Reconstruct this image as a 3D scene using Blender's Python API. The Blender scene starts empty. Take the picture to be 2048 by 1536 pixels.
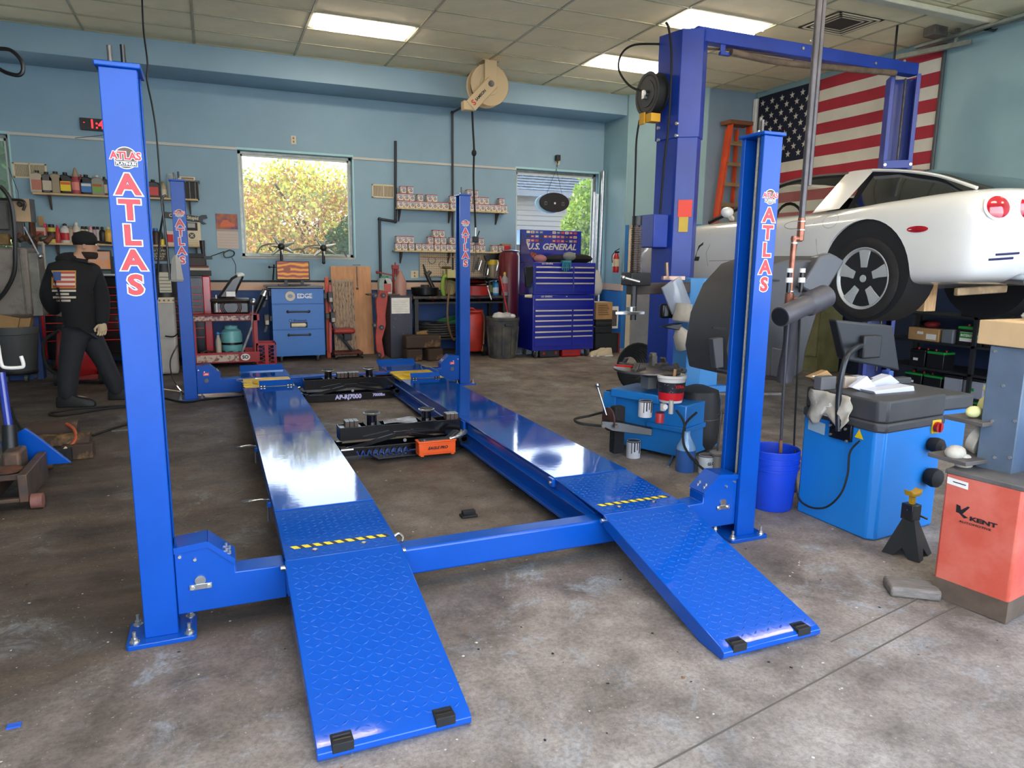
import bpy, bmesh, math, random
from mathutils import Vector, Matrix
EXPOSURE = 0.9
SKY = 4.4
SUN = 12.0
TUBE_E = 22.0
random.seed(7)
PI = math.pi
SC = bpy.context.scene
COL = SC.collection
R = math.radians

# ---------------------------------------------------------------- camera
F_PX = 1407.46
CAM = Vector((0.3285, -2.9697, 1.526))
YAW, PITCH, ROLL = 0.4006, 0.1713, 0.0124
cw = Vector((math.sin(YAW) * math.cos(PITCH), math.cos(YAW) * math.cos(PITCH), -math.sin(PITCH)))
_r = Vector((math.cos(YAW), -math.sin(YAW), 0)); _u = _r.cross(cw)
cr = _r * math.cos(ROLL) + _u * math.sin(ROLL)
cu = -_r * math.sin(ROLL) + _u * math.cos(ROLL)
cd = bpy.data.cameras.new('camera'); cam = bpy.data.objects.new('camera', cd); COL.objects.link(cam)
cd.sensor_width = 36.0; cd.lens = F_PX / 2048 * 36.0; cd.clip_start = 0.05; cd.clip_end = 200
mw = Matrix.Identity(4)
for i in range(3):
    mw[i][0] = cr[i]; mw[i][1] = cu[i]; mw[i][2] = -cw[i]; mw[i][3] = CAM[i]
cam.matrix_world = mw
SC.camera = cam

# ---------------------------------------------------------------- light and exposure
SC.view_settings.view_transform = 'Standard'; SC.view_settings.look = 'None'
SC.view_settings.gamma = 1.0; SC.view_settings.use_curve_mapping = False
SC.view_settings.exposure = EXPOSURE
SC.cycles.use_denoising = True
SC.cycles.max_bounces = 8; SC.cycles.diffuse_bounces = 5; SC.cycles.glossy_bounces = 3
SC.cycles.transmission_bounces = 4; SC.cycles.transparent_max_bounces = 8
SC.cycles.sample_clamp_indirect = 6.0
SC.cycles.caustics_reflective = False; SC.cycles.caustics_refractive = False
W = bpy.data.worlds.new('sky'); SC.world = W; W.use_nodes = True
wn = W.node_tree.nodes; wl = W.node_tree.links
bg = wn['Background']
tc = wn.new('ShaderNodeTexCoord'); sx = wn.new('ShaderNodeSeparateXYZ'); rmp = wn.new('ShaderNodeValToRGB')
wl.new(tc.outputs['Generated'], sx.inputs[0]); wl.new(sx.outputs['Z'], rmp.inputs[0])
rmp.color_ramp.elements[0].position = 0.0; rmp.color_ramp.elements[0].color = (0.86, 0.90, 0.95, 1)
rmp.color_ramp.elements[1].position = 0.8; rmp.color_ramp.elements[1].color = (0.36, 0.58, 0.95, 1)
wl.new(rmp.outputs[0], bg.inputs['Color']); bg.inputs['Strength'].default_value = SKY

def light(name, kind, loc, energy, color=(1, 1, 1), **kw):
    d = bpy.data.lights.new(name, kind); d.energy = energy; d.color = color
    o = bpy.data.objects.new(name, d); COL.objects.link(o); o.location = loc
    for k, v in kw.items():
        if k == 'rot': o.rotation_euler = v
        elif k == 'portal': d.cycles.is_portal = v
        else: setattr(d, k, v)
    return o
sun_dir = Vector((2.65, -2.85, -1.75)).normalized()
sun = light('sun', 'SUN', (-8, 16, 10), SUN, (1.0, 0.86, 0.66), angle=R(0.6))
sun.rotation_euler = sun_dir.to_track_quat('-Z', 'Y').to_euler()
# sky portals in the openings the building has (they add no light, they only guide the sampling)
light('portal_bay', 'AREA', (1.2, -3.35, 1.75), 1, shape='RECTANGLE', size=4.6, size_y=3.4, rot=(R(-90), 0, 0), portal=True)
light('portal_bay', 'AREA', (6.2, -3.35, 1.75), 1, shape='RECTANGLE', size=3.8, size_y=3.4, rot=(R(-90), 0, 0), portal=True)
light('portal_window', 'AREA', (1.54, 8.2, 2.29), 1, shape='RECTANGLE', size=1.6, size_y=1.5, rot=(R(-90), 0, PI), portal=True)
light('portal_window', 'AREA', (5.75, 8.2, 2.2), 1, shape='RECTANGLE', size=1.6, size_y=1.7, rot=(R(-90), 0, PI), portal=True)
light('portal_window', 'AREA', (-2.8, 8.2, 2.3), 1, shape='RECTANGLE', size=1.6, size_y=1.5, rot=(R(-90), 0, PI), portal=True)

# ---------------------------------------------------------------- placing: from a sight line to a real plane
SLOPE = 0.0167                                   # the floor falls gently towards the doors
def fz(y): return SLOPE * y
def sight(px, py): return cr * ((px - 1024) / F_PX) - cu * ((py - 768) / F_PX) + cw
def aty(px, py, Y):
    d = sight(px, py); return CAM + d * ((Y - CAM.y) / d.y)
def atx(px, py, X):
    d = sight(px, py); return CAM + d * ((X - CAM.x) / d.x)
def atz(px, py, Z):
    d = sight(px, py); return CAM + d * ((Z - CAM.z) / d.z)
def atf(px, py):
    d = sight(px, py); n = Vector((0, -SLOPE, 1)); return CAM + d * (-(CAM.dot(n)) / d.dot(n))

# ---------------------------------------------------------------- materials
def lin(h):
    if not isinstance(h, str): return tuple(h)
    c = [int(h[i:i + 2], 16) / 255 for i in (0, 2, 4)]
    return tuple(x / 12.92 if x <= 0.04045 else ((x + 0.055) / 1.055) ** 2.4 for x in c)
MATS = {}
def mat(name, color='808080', rough=0.5, metal=0.0, var=0.0, scale=8.0, bump=0.0, bscale=40.0, second=None,
        emit=None, estr=1.0, trans=0.0, alpha=1.0, coat=0.0, spec=0.5, lo=0.4, hi=0.65, stretch=None, rvar=0.0):
    """procedural surface: base colour broken up by noise, optional relief and a second (dirt, rust, wear) colour"""
    if name in MATS: return MATS[name]
    m = bpy.data.materials.new(name); m.use_nodes = True; MATS[name] = m
    n = m.node_tree.nodes; l = m.node_tree.links; b = n['Principled BSDF']
    c = lin(color); b.inputs['Base Color'].default_value = (*c, 1)
    b.inputs['Roughness'].default_value = rough; b.inputs['Metallic'].default_value = metal
    b.inputs['Specular IOR Level'].default_value = spec
    b.inputs['Coat Weight'].default_value = coat; b.inputs['Coat Roughness'].default_value = 0.08
    b.inputs['Transmission Weight'].default_value = trans; b.inputs['Alpha'].default_value = alpha
    if emit:
        b.inputs['Emission Color'].default_value = (*lin(emit), 1); b.inputs['Emission Strength'].default_value = estr
    if var or bump or second or rvar:
        t = n.new('ShaderNodeTexCoord'); src = t.outputs['Object']
        if stretch:
            mp = n.new('ShaderNodeMapping'); mp.inputs['Scale'].default_value = stretch
            l.new(src, mp.inputs[0]); src = mp.outputs[0]
    if var or second or rvar:
        nz = n.new('ShaderNodeTexNoise'); nz.inputs['Scale'].default_value = scale
        nz.inputs['Detail'].default_value = 5; nz.inputs['Roughness'].default_value = 0.6; l.new(src, nz.inputs['Vector'])
        rp = n.new('ShaderNodeValToRGB'); rp.color_ramp.elements[0].position = lo; rp.color_ramp.elements[1].position = hi
        c2 = lin(second) if second else tuple(min(1, x * (1 + var)) for x in c)
        c1 = c if second else tuple(x * (1 - var) for x in c)
        rp.color_ramp.elements[0].color = (*c1, 1); rp.color_ramp.elements[1].color = (*c2, 1)
        l.new(nz.outputs['Fac'], rp.inputs[0]); l.new(rp.outputs[0], b.inputs['Base Color'])
        if rvar:
            mr = n.new('ShaderNodeMapRange'); mr.inputs['To Min'].default_value = max(0, rough - rvar); mr.inputs['To Max'].default_value = min(1, rough + rvar)
            mr.inputs['From Min'].default_value = .3; mr.inputs['From Max'].default_value = .7
            l.new(nz.outputs['Fac'], mr.inputs['Value']); l.new(mr.outputs[0], b.inputs['Roughness'])
    if bump:
        n2 = n.new('ShaderNodeTexNoise'); n2.inputs['Scale'].default_value = bscale; n2.inputs['Detail'].default_value = 3
        l.new(src, n2.inputs['Vector']); bp = n.new('ShaderNodeBump'); bp.inputs['Strength'].default_value = bump
        bp.inputs['Distance'].default_value = 0.01; l.new(n2.outputs['Fac'], bp.inputs['Height']); l.new(bp.outputs[0], b.inputs['Normal'])
    return m

# ---------------------------------------------------------------- mesh building
class MB:
    def __init__(s): s.v = []; s.f = []; s.M = None
    def add(s, vs, fs):
        o = len(s.v)
        for p in vs:
            p = Vector(p); s.v.append(tuple(s.M @ p) if s.M else tuple(p))
        for f in fs: s.f.append(tuple(i + o for i in f))
        return s
    def box(s, x0, x1, y0, y1, z0, z1):
        return s.add([(x0, y0, z0), (x1, y0, z0), (x1, y1, z0), (x0, y1, z0), (x0, y0, z1), (x1, y0, z1), (x1, y1, z1), (x0, y1, z1)],
                     [(0, 3, 2, 1), (4, 5, 6, 7), (0, 1, 5, 4), (1, 2, 6, 5), (2, 3, 7, 6), (3, 0, 4, 7)])
    def bar(s, a, b, w, h=None, up=(0, 0, 1)):
        a = Vector(a); b = Vector(b); h = h or w; d = (b - a).normalized(); up = Vector(up)
        if abs(d.dot(up)) > 0.98: up = Vector((0, 1, 0))
        x = d.cross(up).normalized() * (w / 2); y = x.cross(d).normalized() * (h / 2)
        return s.add([a - x - y, a + x - y, a + x + y, a - x + y, b - x - y, b + x - y, b + x + y, b - x + y],
                     [(0, 3, 2, 1), (4, 5, 6, 7), (0, 1, 5, 4), (1, 2, 6, 5), (2, 3, 7, 6), (3, 0, 4, 7)])
    def cyl(s, a, b, r0, r1=None, n=16):
        a = Vector(a); b = Vector(b); r1 = r0 if r1 is None else r1; d = (b - a).normalized()
        up = Vector((0, 0, 1)) if abs(d.z) < 0.95 else Vector((1, 0, 0))
        x = d.cross(up).normalized(); y = x.cross(d)
        vs = [c + (x * math.cos(2 * PI * i / n) + y * math.sin(2 * PI * i / n)) * r for c, r in ((a, r0), (b, r1)) for i in range(n)]
        fs = [(i, (i + 1) % n, n + (i + 1) % n, n + i) for i in range(n)] + [tuple(range(n))[::-1], tuple(range(n, 2 * n))]
        return s.add(vs, fs)
    def tube(s, pts, r, n=8, closed=False):
        pts = [Vector(p) for p in pts]; m = len(pts); rr = r if isinstance(r, (list, tuple)) else [r] * m
        vs = []; px = None
        for i, p in enumerate(pts):
            if closed: d = pts[(i + 1) % m] - pts[i - 1]
            else: d = pts[min(i + 1, m - 1)] - pts[max(i - 1, 0)]
            d = d.normalized() if d.length > 1e-9 else Vector((0, 0, 1))
            if px is None:
                up = Vector((0, 0, 1)) if abs(d.z) < 0.9 else Vector((1, 0, 0)); px = d.cross(up).normalized()
            px = (px - d * px.dot(d)).normalized(); py = px.cross(d)
            vs += [p + (px * math.cos(2 * PI * k / n) + py * math.sin(2 * PI * k / n)) * rr[i] for k in range(n)]
        fs = []
        for i in range(m if closed else m - 1):
            a = i * n; b = ((i + 1) % m) * n
            fs += [(a + k, a + (k + 1) % n, b + (k + 1) % n, b + k) for k in range(n)]
        if not closed: fs += [tuple(range(n))[::-1], tuple(range((m - 1) * n, m * n))]
        return s.add(vs, fs)
    def lathe(s, prof, n=24, c=(0, 0, 0), axis='z', ring=False):
        c = Vector(c); vs = []
        for r, z in prof:
            for k in range(n):
                a = 2 * PI * k / n; x, y = r * math.cos(a), r * math.sin(a)
                vs.append(c + (Vector((x, y, z)) if axis == 'z' else Vector((z, x, y)) if axis == 'x' else Vector((x, z, y))))
        m = len(prof); fs = []
        for i in range(m if ring else m - 1):
            a = i * n; b = ((i + 1) % m) * n
            fs += [(a + k, a + (k + 1) % n, b + (k + 1) % n, b + k) for k in range(n)]
        if not ring: fs += [tuple(range(n))[::-1], tuple(range((m - 1) * n, m * n))]
        return s.add(vs, fs)
    def prism(s, poly, plane, a, b):
        def P(u, v, w):
            return (u, v, w) if plane == 'xy' else (u, w, v) if plane == 'xz' else (w, u, v)
        n = len(poly); vs = [P(u, v, a) for u, v in poly] + [P(u, v, b) for u, v in poly]
        fs = [tuple(range(n))[::-1], tuple(range(n, 2 * n))] + [(i, (i + 1) % n, n + (i + 1) % n, n + i) for i in range(n)]
        return s.add(vs, fs)
    def ball(s, c, r, n=12, sc=(1, 1, 1)):
        c = Vector(c); m = max(4, n // 2); prof = [(max(1e-4, r * math.sin(PI * i / m)), -r * math.cos(PI * i / m)) for i in range(m + 1)]
        vs = []
        for q, z in prof:
            for k in range(n): vs.append(c + Vector((q * math.cos(2 * PI * k / n) * sc[0], q * math.sin(2 * PI * k / n) * sc[1], z * sc[2])))
        fs = [(i * n + k, i * n + (k + 1) % n, (i + 1) * n + (k + 1) % n, (i + 1) * n + k) for i in range(m) for k in range(n)]
        return s.add(vs, fs)
    def loft(s, rings, cap=True, closed=True):
        n = len(rings[0]); vs = [p for rg in rings for p in rg]; fs = []
        for i in range(len(rings) - 1):
            for k in range(n if closed else n - 1): fs.append((i * n + k, i * n + (k + 1) % n, (i + 1) * n + (k + 1) % n, (i + 1) * n + k))
        if cap and closed: fs += [tuple(range(n))[::-1], tuple(range((len(rings) - 1) * n, len(rings) * n))]
        return s.add(vs, fs)
    def quad(s, a, b, c, d): return s.add([a, b, c, d], [(0, 1, 2, 3)])
    def obj(s, name, m, parent=None, bevel=0, smooth=35, seg=2, sub=0, world=False, fixn=True):
        me = bpy.data.meshes.new(name); me.from_pydata(s.v, [], s.f)
        if fixn:
            bm = bmesh.new(); bm.from_mesh(me); bmesh.ops.recalc_face_normals(bm, faces=bm.faces); bm.to_mesh(me); bm.free()
        me.materials.append(m)
        o = bpy.data.objects.new(name, me); COL.objects.link(o)
        if smooth is not None:
            for p in me.polygons: p.use_smooth = True
            me.set_sharp_from_angle(angle=R(smooth))
        if bevel:
            md = o.modifiers.new('bevel', 'BEVEL'); md.width = bevel; md.segments = seg; md.limit_method = 'ANGLE'; md.angle_limit = R(35)
        if sub:
            md = o.modifiers.new('sub', 'SUBSURF'); md.levels = sub; md.render_levels = sub
        if parent is not None:
            o.parent = parent
            if world:
                w = parent.matrix_basis.copy(); q = parent.parent
                while q is not None: w = q.matrix_basis @ w; q = q.parent
                o.matrix_basis = w.inverted()
        return o

def thing(name, label, cat, loc=(0, 0, 0), rz=0.0, group=None, rot=None):
    o = bpy.data.objects.new(name, None); COL.objects.link(o); o.empty_display_size = 0.05
    o.location = loc; o.rotation_euler = rot or (0, 0, rz); o['label'] = label; o['category'] = cat
    if group: o['group'] = group
    return o
def tag(o, label, cat, group=None):
    o['label'] = label; o['category'] = cat
    if group: o['group'] = group
    return o
def struct(o):
    o['kind'] = 'structure'; return o
def dup(root, loc=None, rz=None, label=None, group=None):
    kids = {}
    for q in bpy.data.objects:
        if q.parent: kids.setdefault(q.parent, []).append(q)
    def cp(o, par):
        c = o.copy(); COL.objects.link(c)
        if par is not None: c.parent = par
        for k in kids.get(o, []): cp(k, c)
        return c
    r = cp(root, None)
    if loc is not None: r.location = loc
    if rz is not None: r.rotation_euler = (0, 0, rz)
    if label: r['label'] = label
    if group: r['group'] = group
    return r
def child(o, parent, loc=None, rot=None):
    c = o.copy(); COL.objects.link(c); c.parent = parent
    if loc is not None: c.location = loc
    if rot is not None: c.rotation_euler = rot
    return c
def text(s, name, size, m, parent, loc, rot=(PI / 2, 0, 0), bold=0.0, ext=0.0008, sx=1.0, align='CENTER', shear=0.0, world=False):
    cv = bpy.data.curves.new(name, 'FONT'); cv.body = s; cv.size = size; cv.offset = bold * size; cv.extrude = ext
    cv.align_x = align; cv.align_y = 'CENTER'; cv.shear = shear; cv.resolution_u = 3; cv.space_line = .8
    t = bpy.data.objects.new(name, cv); COL.objects.link(t)
    dg = bpy.context.evaluated_depsgraph_get(); me = bpy.data.meshes.new_from_object(t.evaluated_get(dg))
    bpy.data.objects.remove(t); bpy.data.curves.remove(cv)
    me.materials.clear(); me.materials.append(m)
    o = bpy.data.objects.new(name, me); COL.objects.link(o); o.parent = parent
    mt = Matrix.Translation(loc) @ (rot if isinstance(rot, Matrix) else Matrix.Rotation(0, 4, 'X'))
    if not isinstance(rot, Matrix):
        from mathutils import Euler
        mt = Matrix.Translation(loc) @ Euler(rot).to_matrix().to_4x4()
    mt = mt @ Matrix.Diagonal((sx, 1, 1, 1))
    if world and parent is not None: mt = parent.matrix_basis.inverted() @ mt
    o.matrix_basis = mt
    return o
def arc(a, b, sag, n=12):
    a = Vector(a); b = Vector(b)
    return [a.lerp(b, i / n) + Vector((0, 0, -4 * sag * (i / n) * (1 - i / n))) for i in range(n + 1)]
def spline(pts, n=6):
    P = [Vector(p) for p in pts]; out = []
    for i in range(len(P) - 1):
        p0 = P[max(i - 1, 0)]; p1 = P[i]; p2 = P[i + 1]; p3 = P[min(i + 2, len(P) - 1)]
        for k in range(n):
            t = k / n
            out.append(0.5 * ((2 * p1) + (p2 - p0) * t + (2 * p0 - 5 * p1 + 4 * p2 - p3) * t * t + (3 * p1 - p0 - 3 * p2 + p3) * t ** 3))
    out.append(P[-1]); return out
def circ(r, n=16, ph=0): return [(r * math.cos(2 * PI * i / n + ph), r * math.sin(2 * PI * i / n + ph)) for i in range(n)]

# shared finishes
BLUE = mat('lift_blue_paint', '084AA6', 0.2, var=0.04, scale=3, coat=0.1, spec=.4, bump=0.02, bscale=90)
BLUE_M = mat('lift_blue_post_paint', '084AA6', 0.3, var=0.06, scale=4, coat=0.0, spec=.3, bump=0.015, bscale=60)
DBLUE = mat('older_blue_paint', '1E3C9A', 0.35, var=0.12, scale=3, bump=0.02)
STEEL = mat('bright_steel', 'C4C6C8', 0.28, 1.0, var=0.1, scale=20)
DSTEEL = mat('dull_steel', '6E6A66', 0.5, 0.8, var=0.25, scale=14)
BLACK = mat('black_paint', '0E0E10', 0.3, var=0.2, scale=10)
RUBBER = mat('black_rubber', '161616', 0.75, var=0.2, scale=12)
BPLAST = mat('black_plastic', '1A1B1D', 0.45, var=0.1, scale=20)
GPLAST = mat('grey_plastic', '4A4C4E', 0.6, var=0.12, scale=9, bump=0.05)
WHITE = mat('white_paint', 'E6E4DE', 0.5, var=0.04)
PAPER = mat('white_paper', 'E4E0D6', 0.8, var=0.05, scale=15)
RED = mat('red_paint', 'B01818', 0.35, var=0.1, scale=6)
DRED = mat('worn_dark_red_paint', '7A1C1A', 0.5, var=0.25, scale=9)
ORANGE = mat('orange_paint', 'E8591A', 0.45, var=0.05)
YEL = mat('yellow_paint', 'D8B414', 0.45, var=0.08, scale=10)
CARD = mat('brown_cardboard', 'B08A5C', 0.85, var=0.08, scale=6)
WOOD = mat('bare_wood', 'C29A6C', 0.75, var=0.18, scale=5, stretch=(8, 8, 1))
DWOOD = mat('oily_dark_wood', '3A2A20', 0.8, second='8A6A40', scale=7, lo=0.55, hi=0.75, bump=0.3, bscale=30)
RUST = mat('rusty_steel', '5A4234', 0.75, 0.3, second='7A4A34', scale=16)
INK = mat('black_ink', '141414', 0.6)
REDI = mat('red_print', 'D81E2C', 0.4)
CREAM = mat('cream_plastic', 'D8C8A8', 0.55, var=0.05)
# ================================================================ THE BUILDING
WY = 7.95; SX = 6.6; FX = 8.34; CZ = 4.17; XL = -4.6; YF = -3.3
WALL = mat('pale_blue_wall_paint', '8BA9B8', 0.62, var=0.05, scale=1.2, bump=0.12, bscale=12)
WALLR = mat('green_blue_wall_paint', '8AA9AE', 0.6, var=0.05, scale=1.0, bump=0.06, bscale=9)
WALLG = mat('shaded_bay_wall', '7E92A2', 0.6, var=0.05, scale=2)  # greyed: the shade on the bay wall is put into its colour
LOWW = mat('dark_blue_wall_paint', '34548C', 0.6, var=0.1, scale=3)
LOWS = mat('bright_blue_wall_paint', '2E74B4', 0.55, var=0.08, scale=3)
SOFF = mat('soffit_blue_paint', '8CA8B6', 0.6, var=0.04, scale=1.5)
TILE = mat('ceiling_tile', 'F0E0B8', 0.9, var=0.04, scale=3, bump=0.25, bscale=160)
GRID = mat('ceiling_grid_paint', 'B4AC8C', 0.6, var=0.08, scale=6)
ALU = mat('window_aluminium', '8C9088', 0.4, 0.6, var=0.15, scale=12)

def floor_material():
    m = bpy.data.materials.new('stained_concrete'); m.use_nodes = True; n = m.node_tree.nodes; l = m.node_tree.links; b = n['Principled BSDF']
    t = n.new('ShaderNodeTexCoord'); P = t.outputs['Object']
    def noise(s, d=6, r=0.6, vec=P, dist=0.0):
        z = n.new('ShaderNodeTexNoise'); z.inputs['Scale'].default_value = s; z.inputs['Detail'].default_value = d
        z.inputs['Roughness'].default_value = r; z.inputs['Distortion'].default_value = dist; l.new(vec, z.inputs['Vector']); return z.outputs['Fac']
    def ramp(src, stops):
        r = n.new('ShaderNodeValToRGB'); e = r.color_ramp.elements
        while len(e) < len(stops): e.new(0.5)
        for i, (p, c) in enumerate(stops): e[i].position = p; e[i].color = (*lin(c), 1) if isinstance(c, str) else (c, c, c, 1)
        l.new(src, r.inputs[0]); return r.outputs[0]
    def mix(f, a, c, mode='MIX'):
        x = n.new('ShaderNodeMix'); x.data_type = 'RGBA'; x.blend_type = mode
        if isinstance(f, float): x.inputs[0].default_value = f
        else: l.new(f, x.inputs[0])
        for k, s in ((6, a), (7, c)):
            if isinstance(s, str): x.inputs[k].default_value = (*lin(s), 1)
            else: l.new(s, x.inputs[k])
        return x.outputs[2]
    def math_(op, a, bb):
        x = n.new('ShaderNodeMath'); x.operation = op; x.use_clamp = op == 'MULTIPLY'
        for i, s in enumerate((a, bb)):
            if isinstance(s, (int, float)): x.inputs[i].default_value = s
            else: l.new(s, x.inputs[i])
        return x.outputs[0]
    mp = n.new('ShaderNodeMapping'); mp.inputs['Scale'].default_value = (0.5, 2.6, 1); l.new(P, mp.inputs[0]); PS = mp.outputs[0]
    sp = n.new('ShaderNodeSeparateXYZ'); l.new(P, sp.inputs[0])
    # worn bare concrete near the doors, oil-brown inside
    near = math_('ADD', math_('MULTIPLY', sp.outputs['Y'], -0.42), math_('ADD', math_('MULTIPLY', sp.outputs['X'], 0.12), noise(0.8, 5)))
    wear = ramp(near, [(0.42, 0.0), (1.0, 1.0)])
    oily = ramp(noise(1.6, 8, 0.65, PS), [(0.3, '2A221D'), (0.5, '463A31'), (0.72, '645341')])
    bare = ramp(noise(2.6, 9, 0.68), [(0.3, '5C5248'), (0.5, '8C8075'), (0.7, 'ACA094')])
    col = mix(wear, oily, bare)
    pale = ramp(noise(3.2, 9, 0.8, P, 0.6), [(0.53, 0.0), (0.64, 1.0)]); big = ramp(noise(0.9, 3), [(0.48, 0.0), (0.62, 1.0)])
    col = mix(math_('MULTIPLY', math_('MULTIPLY', pale, big), 0.6), col, 'A6B0B6')
    dark = ramp(noise(1.1, 5, 0.7, P, 0.4), [(0.58, 0.0), (0.72, 1.0)])
    col = mix(math_('MULTIPLY', dark, 0.55), col, '231F1D')
    col = mix(math_('MULTIPLY', ramp(noise(60, 3, 0.7), [(0.35, 1.0), (0.6, 0.0)]), 0.35), col, '2A2522')
    spk = ramp(noise(85, 2, 0.5), [(0.70, 0.0), (0.74, 1.0)])
    col = mix(math_('MULTIPLY', spk, 0.5), col, 'C4BCB0')
    l.new(col, b.inputs['Base Color'])
    rr = n.new('ShaderNodeMapRange'); l.new(noise(4, 5), rr.inputs[0]); rr.inputs[1].default_value = .3; rr.inputs[2].default_value = .7
    rr.inputs[3].default_value = 0.48; rr.inputs[4].default_value = 0.85; l.new(rr.outputs[0], b.inputs['Roughness'])
    bp = n.new('ShaderNodeBump'); bp.inputs['Strength'].default_value = 0.5; bp.inputs['Distance'].default_value = 0.012
    l.new(math_('ADD', noise(22, 8, 0.7), math_('MULTIPLY', noise(5, 4), 0.8)), bp.inputs['Height']); l.new(bp.outputs[0], b.inputs['Normal'])
    return m
FLOOR = floor_material()
fm = MB().add([(XL, YF - .6, fz(YF - .6)), (9, YF - .6, fz(YF - .6)), (9, 8.3, fz(8.3)), (XL, 8.3, fz(8.3)),
               (XL, YF - .6, -.5), (9, YF - .6, -.5), (9, 8.3, -.5), (XL, 8.3, -.5)],
              [(0, 1, 2, 3), (7, 6, 5, 4), (0, 4, 5, 1), (1, 5, 6, 2), (2, 6, 7, 3), (3, 7, 4, 0)])
floor = struct(fm.obj('floor', FLOOR, smooth=None))
# saw-cut joints, cracks
jm = MB()
for (a, b2) in (((2.62, -1.0), (4.6, -0.62)), ((1.5, -1.35), (3.2, -1.02)), ((3.2, -1.02), (5.2, -.7))):
    A = Vector((a[0], a[1], fz(a[1]) + .001)); B = Vector((b2[0], b2[1], fz(b2[1]) + .001)); jm.bar(A, B, 0.007, 0.002)
o = jm.obj('floor_joint', mat('joint_dirt', '5E554C', 0.9), floor)

# windows in the back wall: (x0, x1, z0, z1)
WIN = [(-3.55, -1.93, 1.5, 3.03), (0.745, 2.335, 1.565, 3.03), (4.98, 6.51, 1.2, 3.03)]
def wall_with_holes(name, x0, x1, z0, z1, y0, y1, holes, m, low=None):
    w = MB(); xs = sorted([x0, x1] + [v for h in holes for v in h[:2]])
    for a, b in zip(xs, xs[1:]):
        h = [q for q in holes if q[0] <= a + 1e-6 and q[1] >= b - 1e-6]
        if h: w.box(a, b, y0, y1, z0, h[0][2]); w.box(a, b, y0, y1, h[0][3], z1)
        else: w.box(a, b, y0, y1, z0, z1)
    return w.obj(name, m, smooth=None)
wb = struct(wall_with_holes('wall_back', XL, SX + .3, 1.1, CZ + .1, WY, WY + .22, WIN, WALL))
o = MB().box(XL, SX + .3, WY, WY + .22, -.3, 1.1).obj('lower_wall', LOWW, wb, smooth=None)
struct(MB().box(XL, SX, 7.24, WY, 3.865, CZ).obj('wall_soffit', SOFF, None, bevel=.004))
tr = MB().box(-1.93, .745, WY - .018, WY, 3.02, 3.055).box(2.335, 4.98, WY - .018, WY, 3.0, 3.035)
struct(tr.obj('trim_1', mat('trim_white', 'C9C4B8', 0.6), None, bevel=.003))
PEACH = mat('peach_chair_rail', 'D6B298', 0.6, var=0.05, scale=3)
struct(MB().box(XL, SX, WY - .022, WY, 1.08, 1.19).obj('trim_2', PEACH, None, bevel=.004))
cnd = MB().cyl((XL, WY - .02, 1.215), (SX - .02, WY - .02, 1.215), .012)
struct(cnd.obj('trim_3', BLACK))
# side wall, diagonal wall, bay wall, right wall
DA = Vector((6.62, 7.2, 0)); DB = Vector((7.46, 6.30, 0))
ws = struct(MB().box(SX, SX + .05, 7.2, WY, 1.19, CZ + .1).obj('wall_side', WALLR, smooth=None))
MB().box(SX, SX + .05, 7.2, WY, -.3, 1.08).obj('lower_wall', LOWS, ws, smooth=None)
MB().box(SX - .01, SX + .06, 7.2, WY, 1.08, 1.19).obj('chair_rail', PEACH, ws, smooth=None)
dn = (DB - DA).normalized(); dnn = Vector((-dn.y, dn.x, 0))     # outward, away from the room
def diag(m, s0, s1, z0, z1, t0=0.0, t1=0.15):
    p = [DA + dn * s0 + dnn * t0, DA + dn * s1 + dnn * t0, DA + dn * s1 + dnn * t1, DA + dn * s0 + dnn * t1]
    return m.add([(q.x, q.y, z0) for q in p] + [(q.x, q.y, z1) for q in p], [(0, 1, 2, 3), (4, 5, 6, 7), (0, 1, 5, 4), (1, 2, 6, 5), (2, 3, 7, 6), (3, 0, 4, 7)])
DL = (DB - DA).length
wd = struct(diag(MB(), 0, DL, 2.15, CZ + .1).obj('wall_diagonal', WALLR, smooth=None))
diag(diag(MB(), 0, .09, -.3, 2.15), DL - .12, DL, -.3, 2.15).obj('jamb_wall', LOWS, wd, smooth=None)
dr = struct(diag(MB(), .13, DL - .16, -.3, 2.1, .03, .08).obj('door_1', mat('grey_steel_door', '8A8C90', 0.5, var=0.08, scale=4)))
diag(diag(diag(MB(), .07, .14, -.3, 2.15, -.02, .1), DL - .17, DL - .1, -.3, 2.15, -.02, .1), .07, DL - .1, 2.08, 2.15, -.02, .1).obj('door_frame', CREAM, dr, smooth=None)
wy2 = struct(MB().box(7.46, FX + .2, 6.28, 6.45, -.3, CZ + .1).obj('wall_bay', WALLG, smooth=None))
wr = struct(MB().box(FX, FX + .2, YF, 6.28, 1.35, CZ + .1).obj('wall_right', WALLR, smooth=None))
MB().box(FX, FX + .2, YF, 6.28, -.3, 1.35).obj('lower_wall', mat('navy_wall_paint', '24324E', 0.6), wr, smooth=None)
struct(MB().box(FX - .06, FX, 6.2, 6.27, 0, 4.08).obj('trim_4', WHITE, None, bevel=.01))       # white corner pipe
wl_ = struct(MB().box(XL - .2, XL, YF, WY, -.4, CZ + .1).obj('wall_left', WALL, smooth=None))
wf = MB().box(XL, -1.15, YF - .2, YF, -.4, CZ + .1).box(3.5, 4.3, YF - .2, YF, -.4, CZ + .1).box(8.1, FX + .2, YF - .2, YF, -.4, CZ + .1).box(-1.15, 8.1, YF - .2, YF, 3.5, CZ + .1)
struct(wf.obj('wall_front', WALL, smooth=None))

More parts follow.
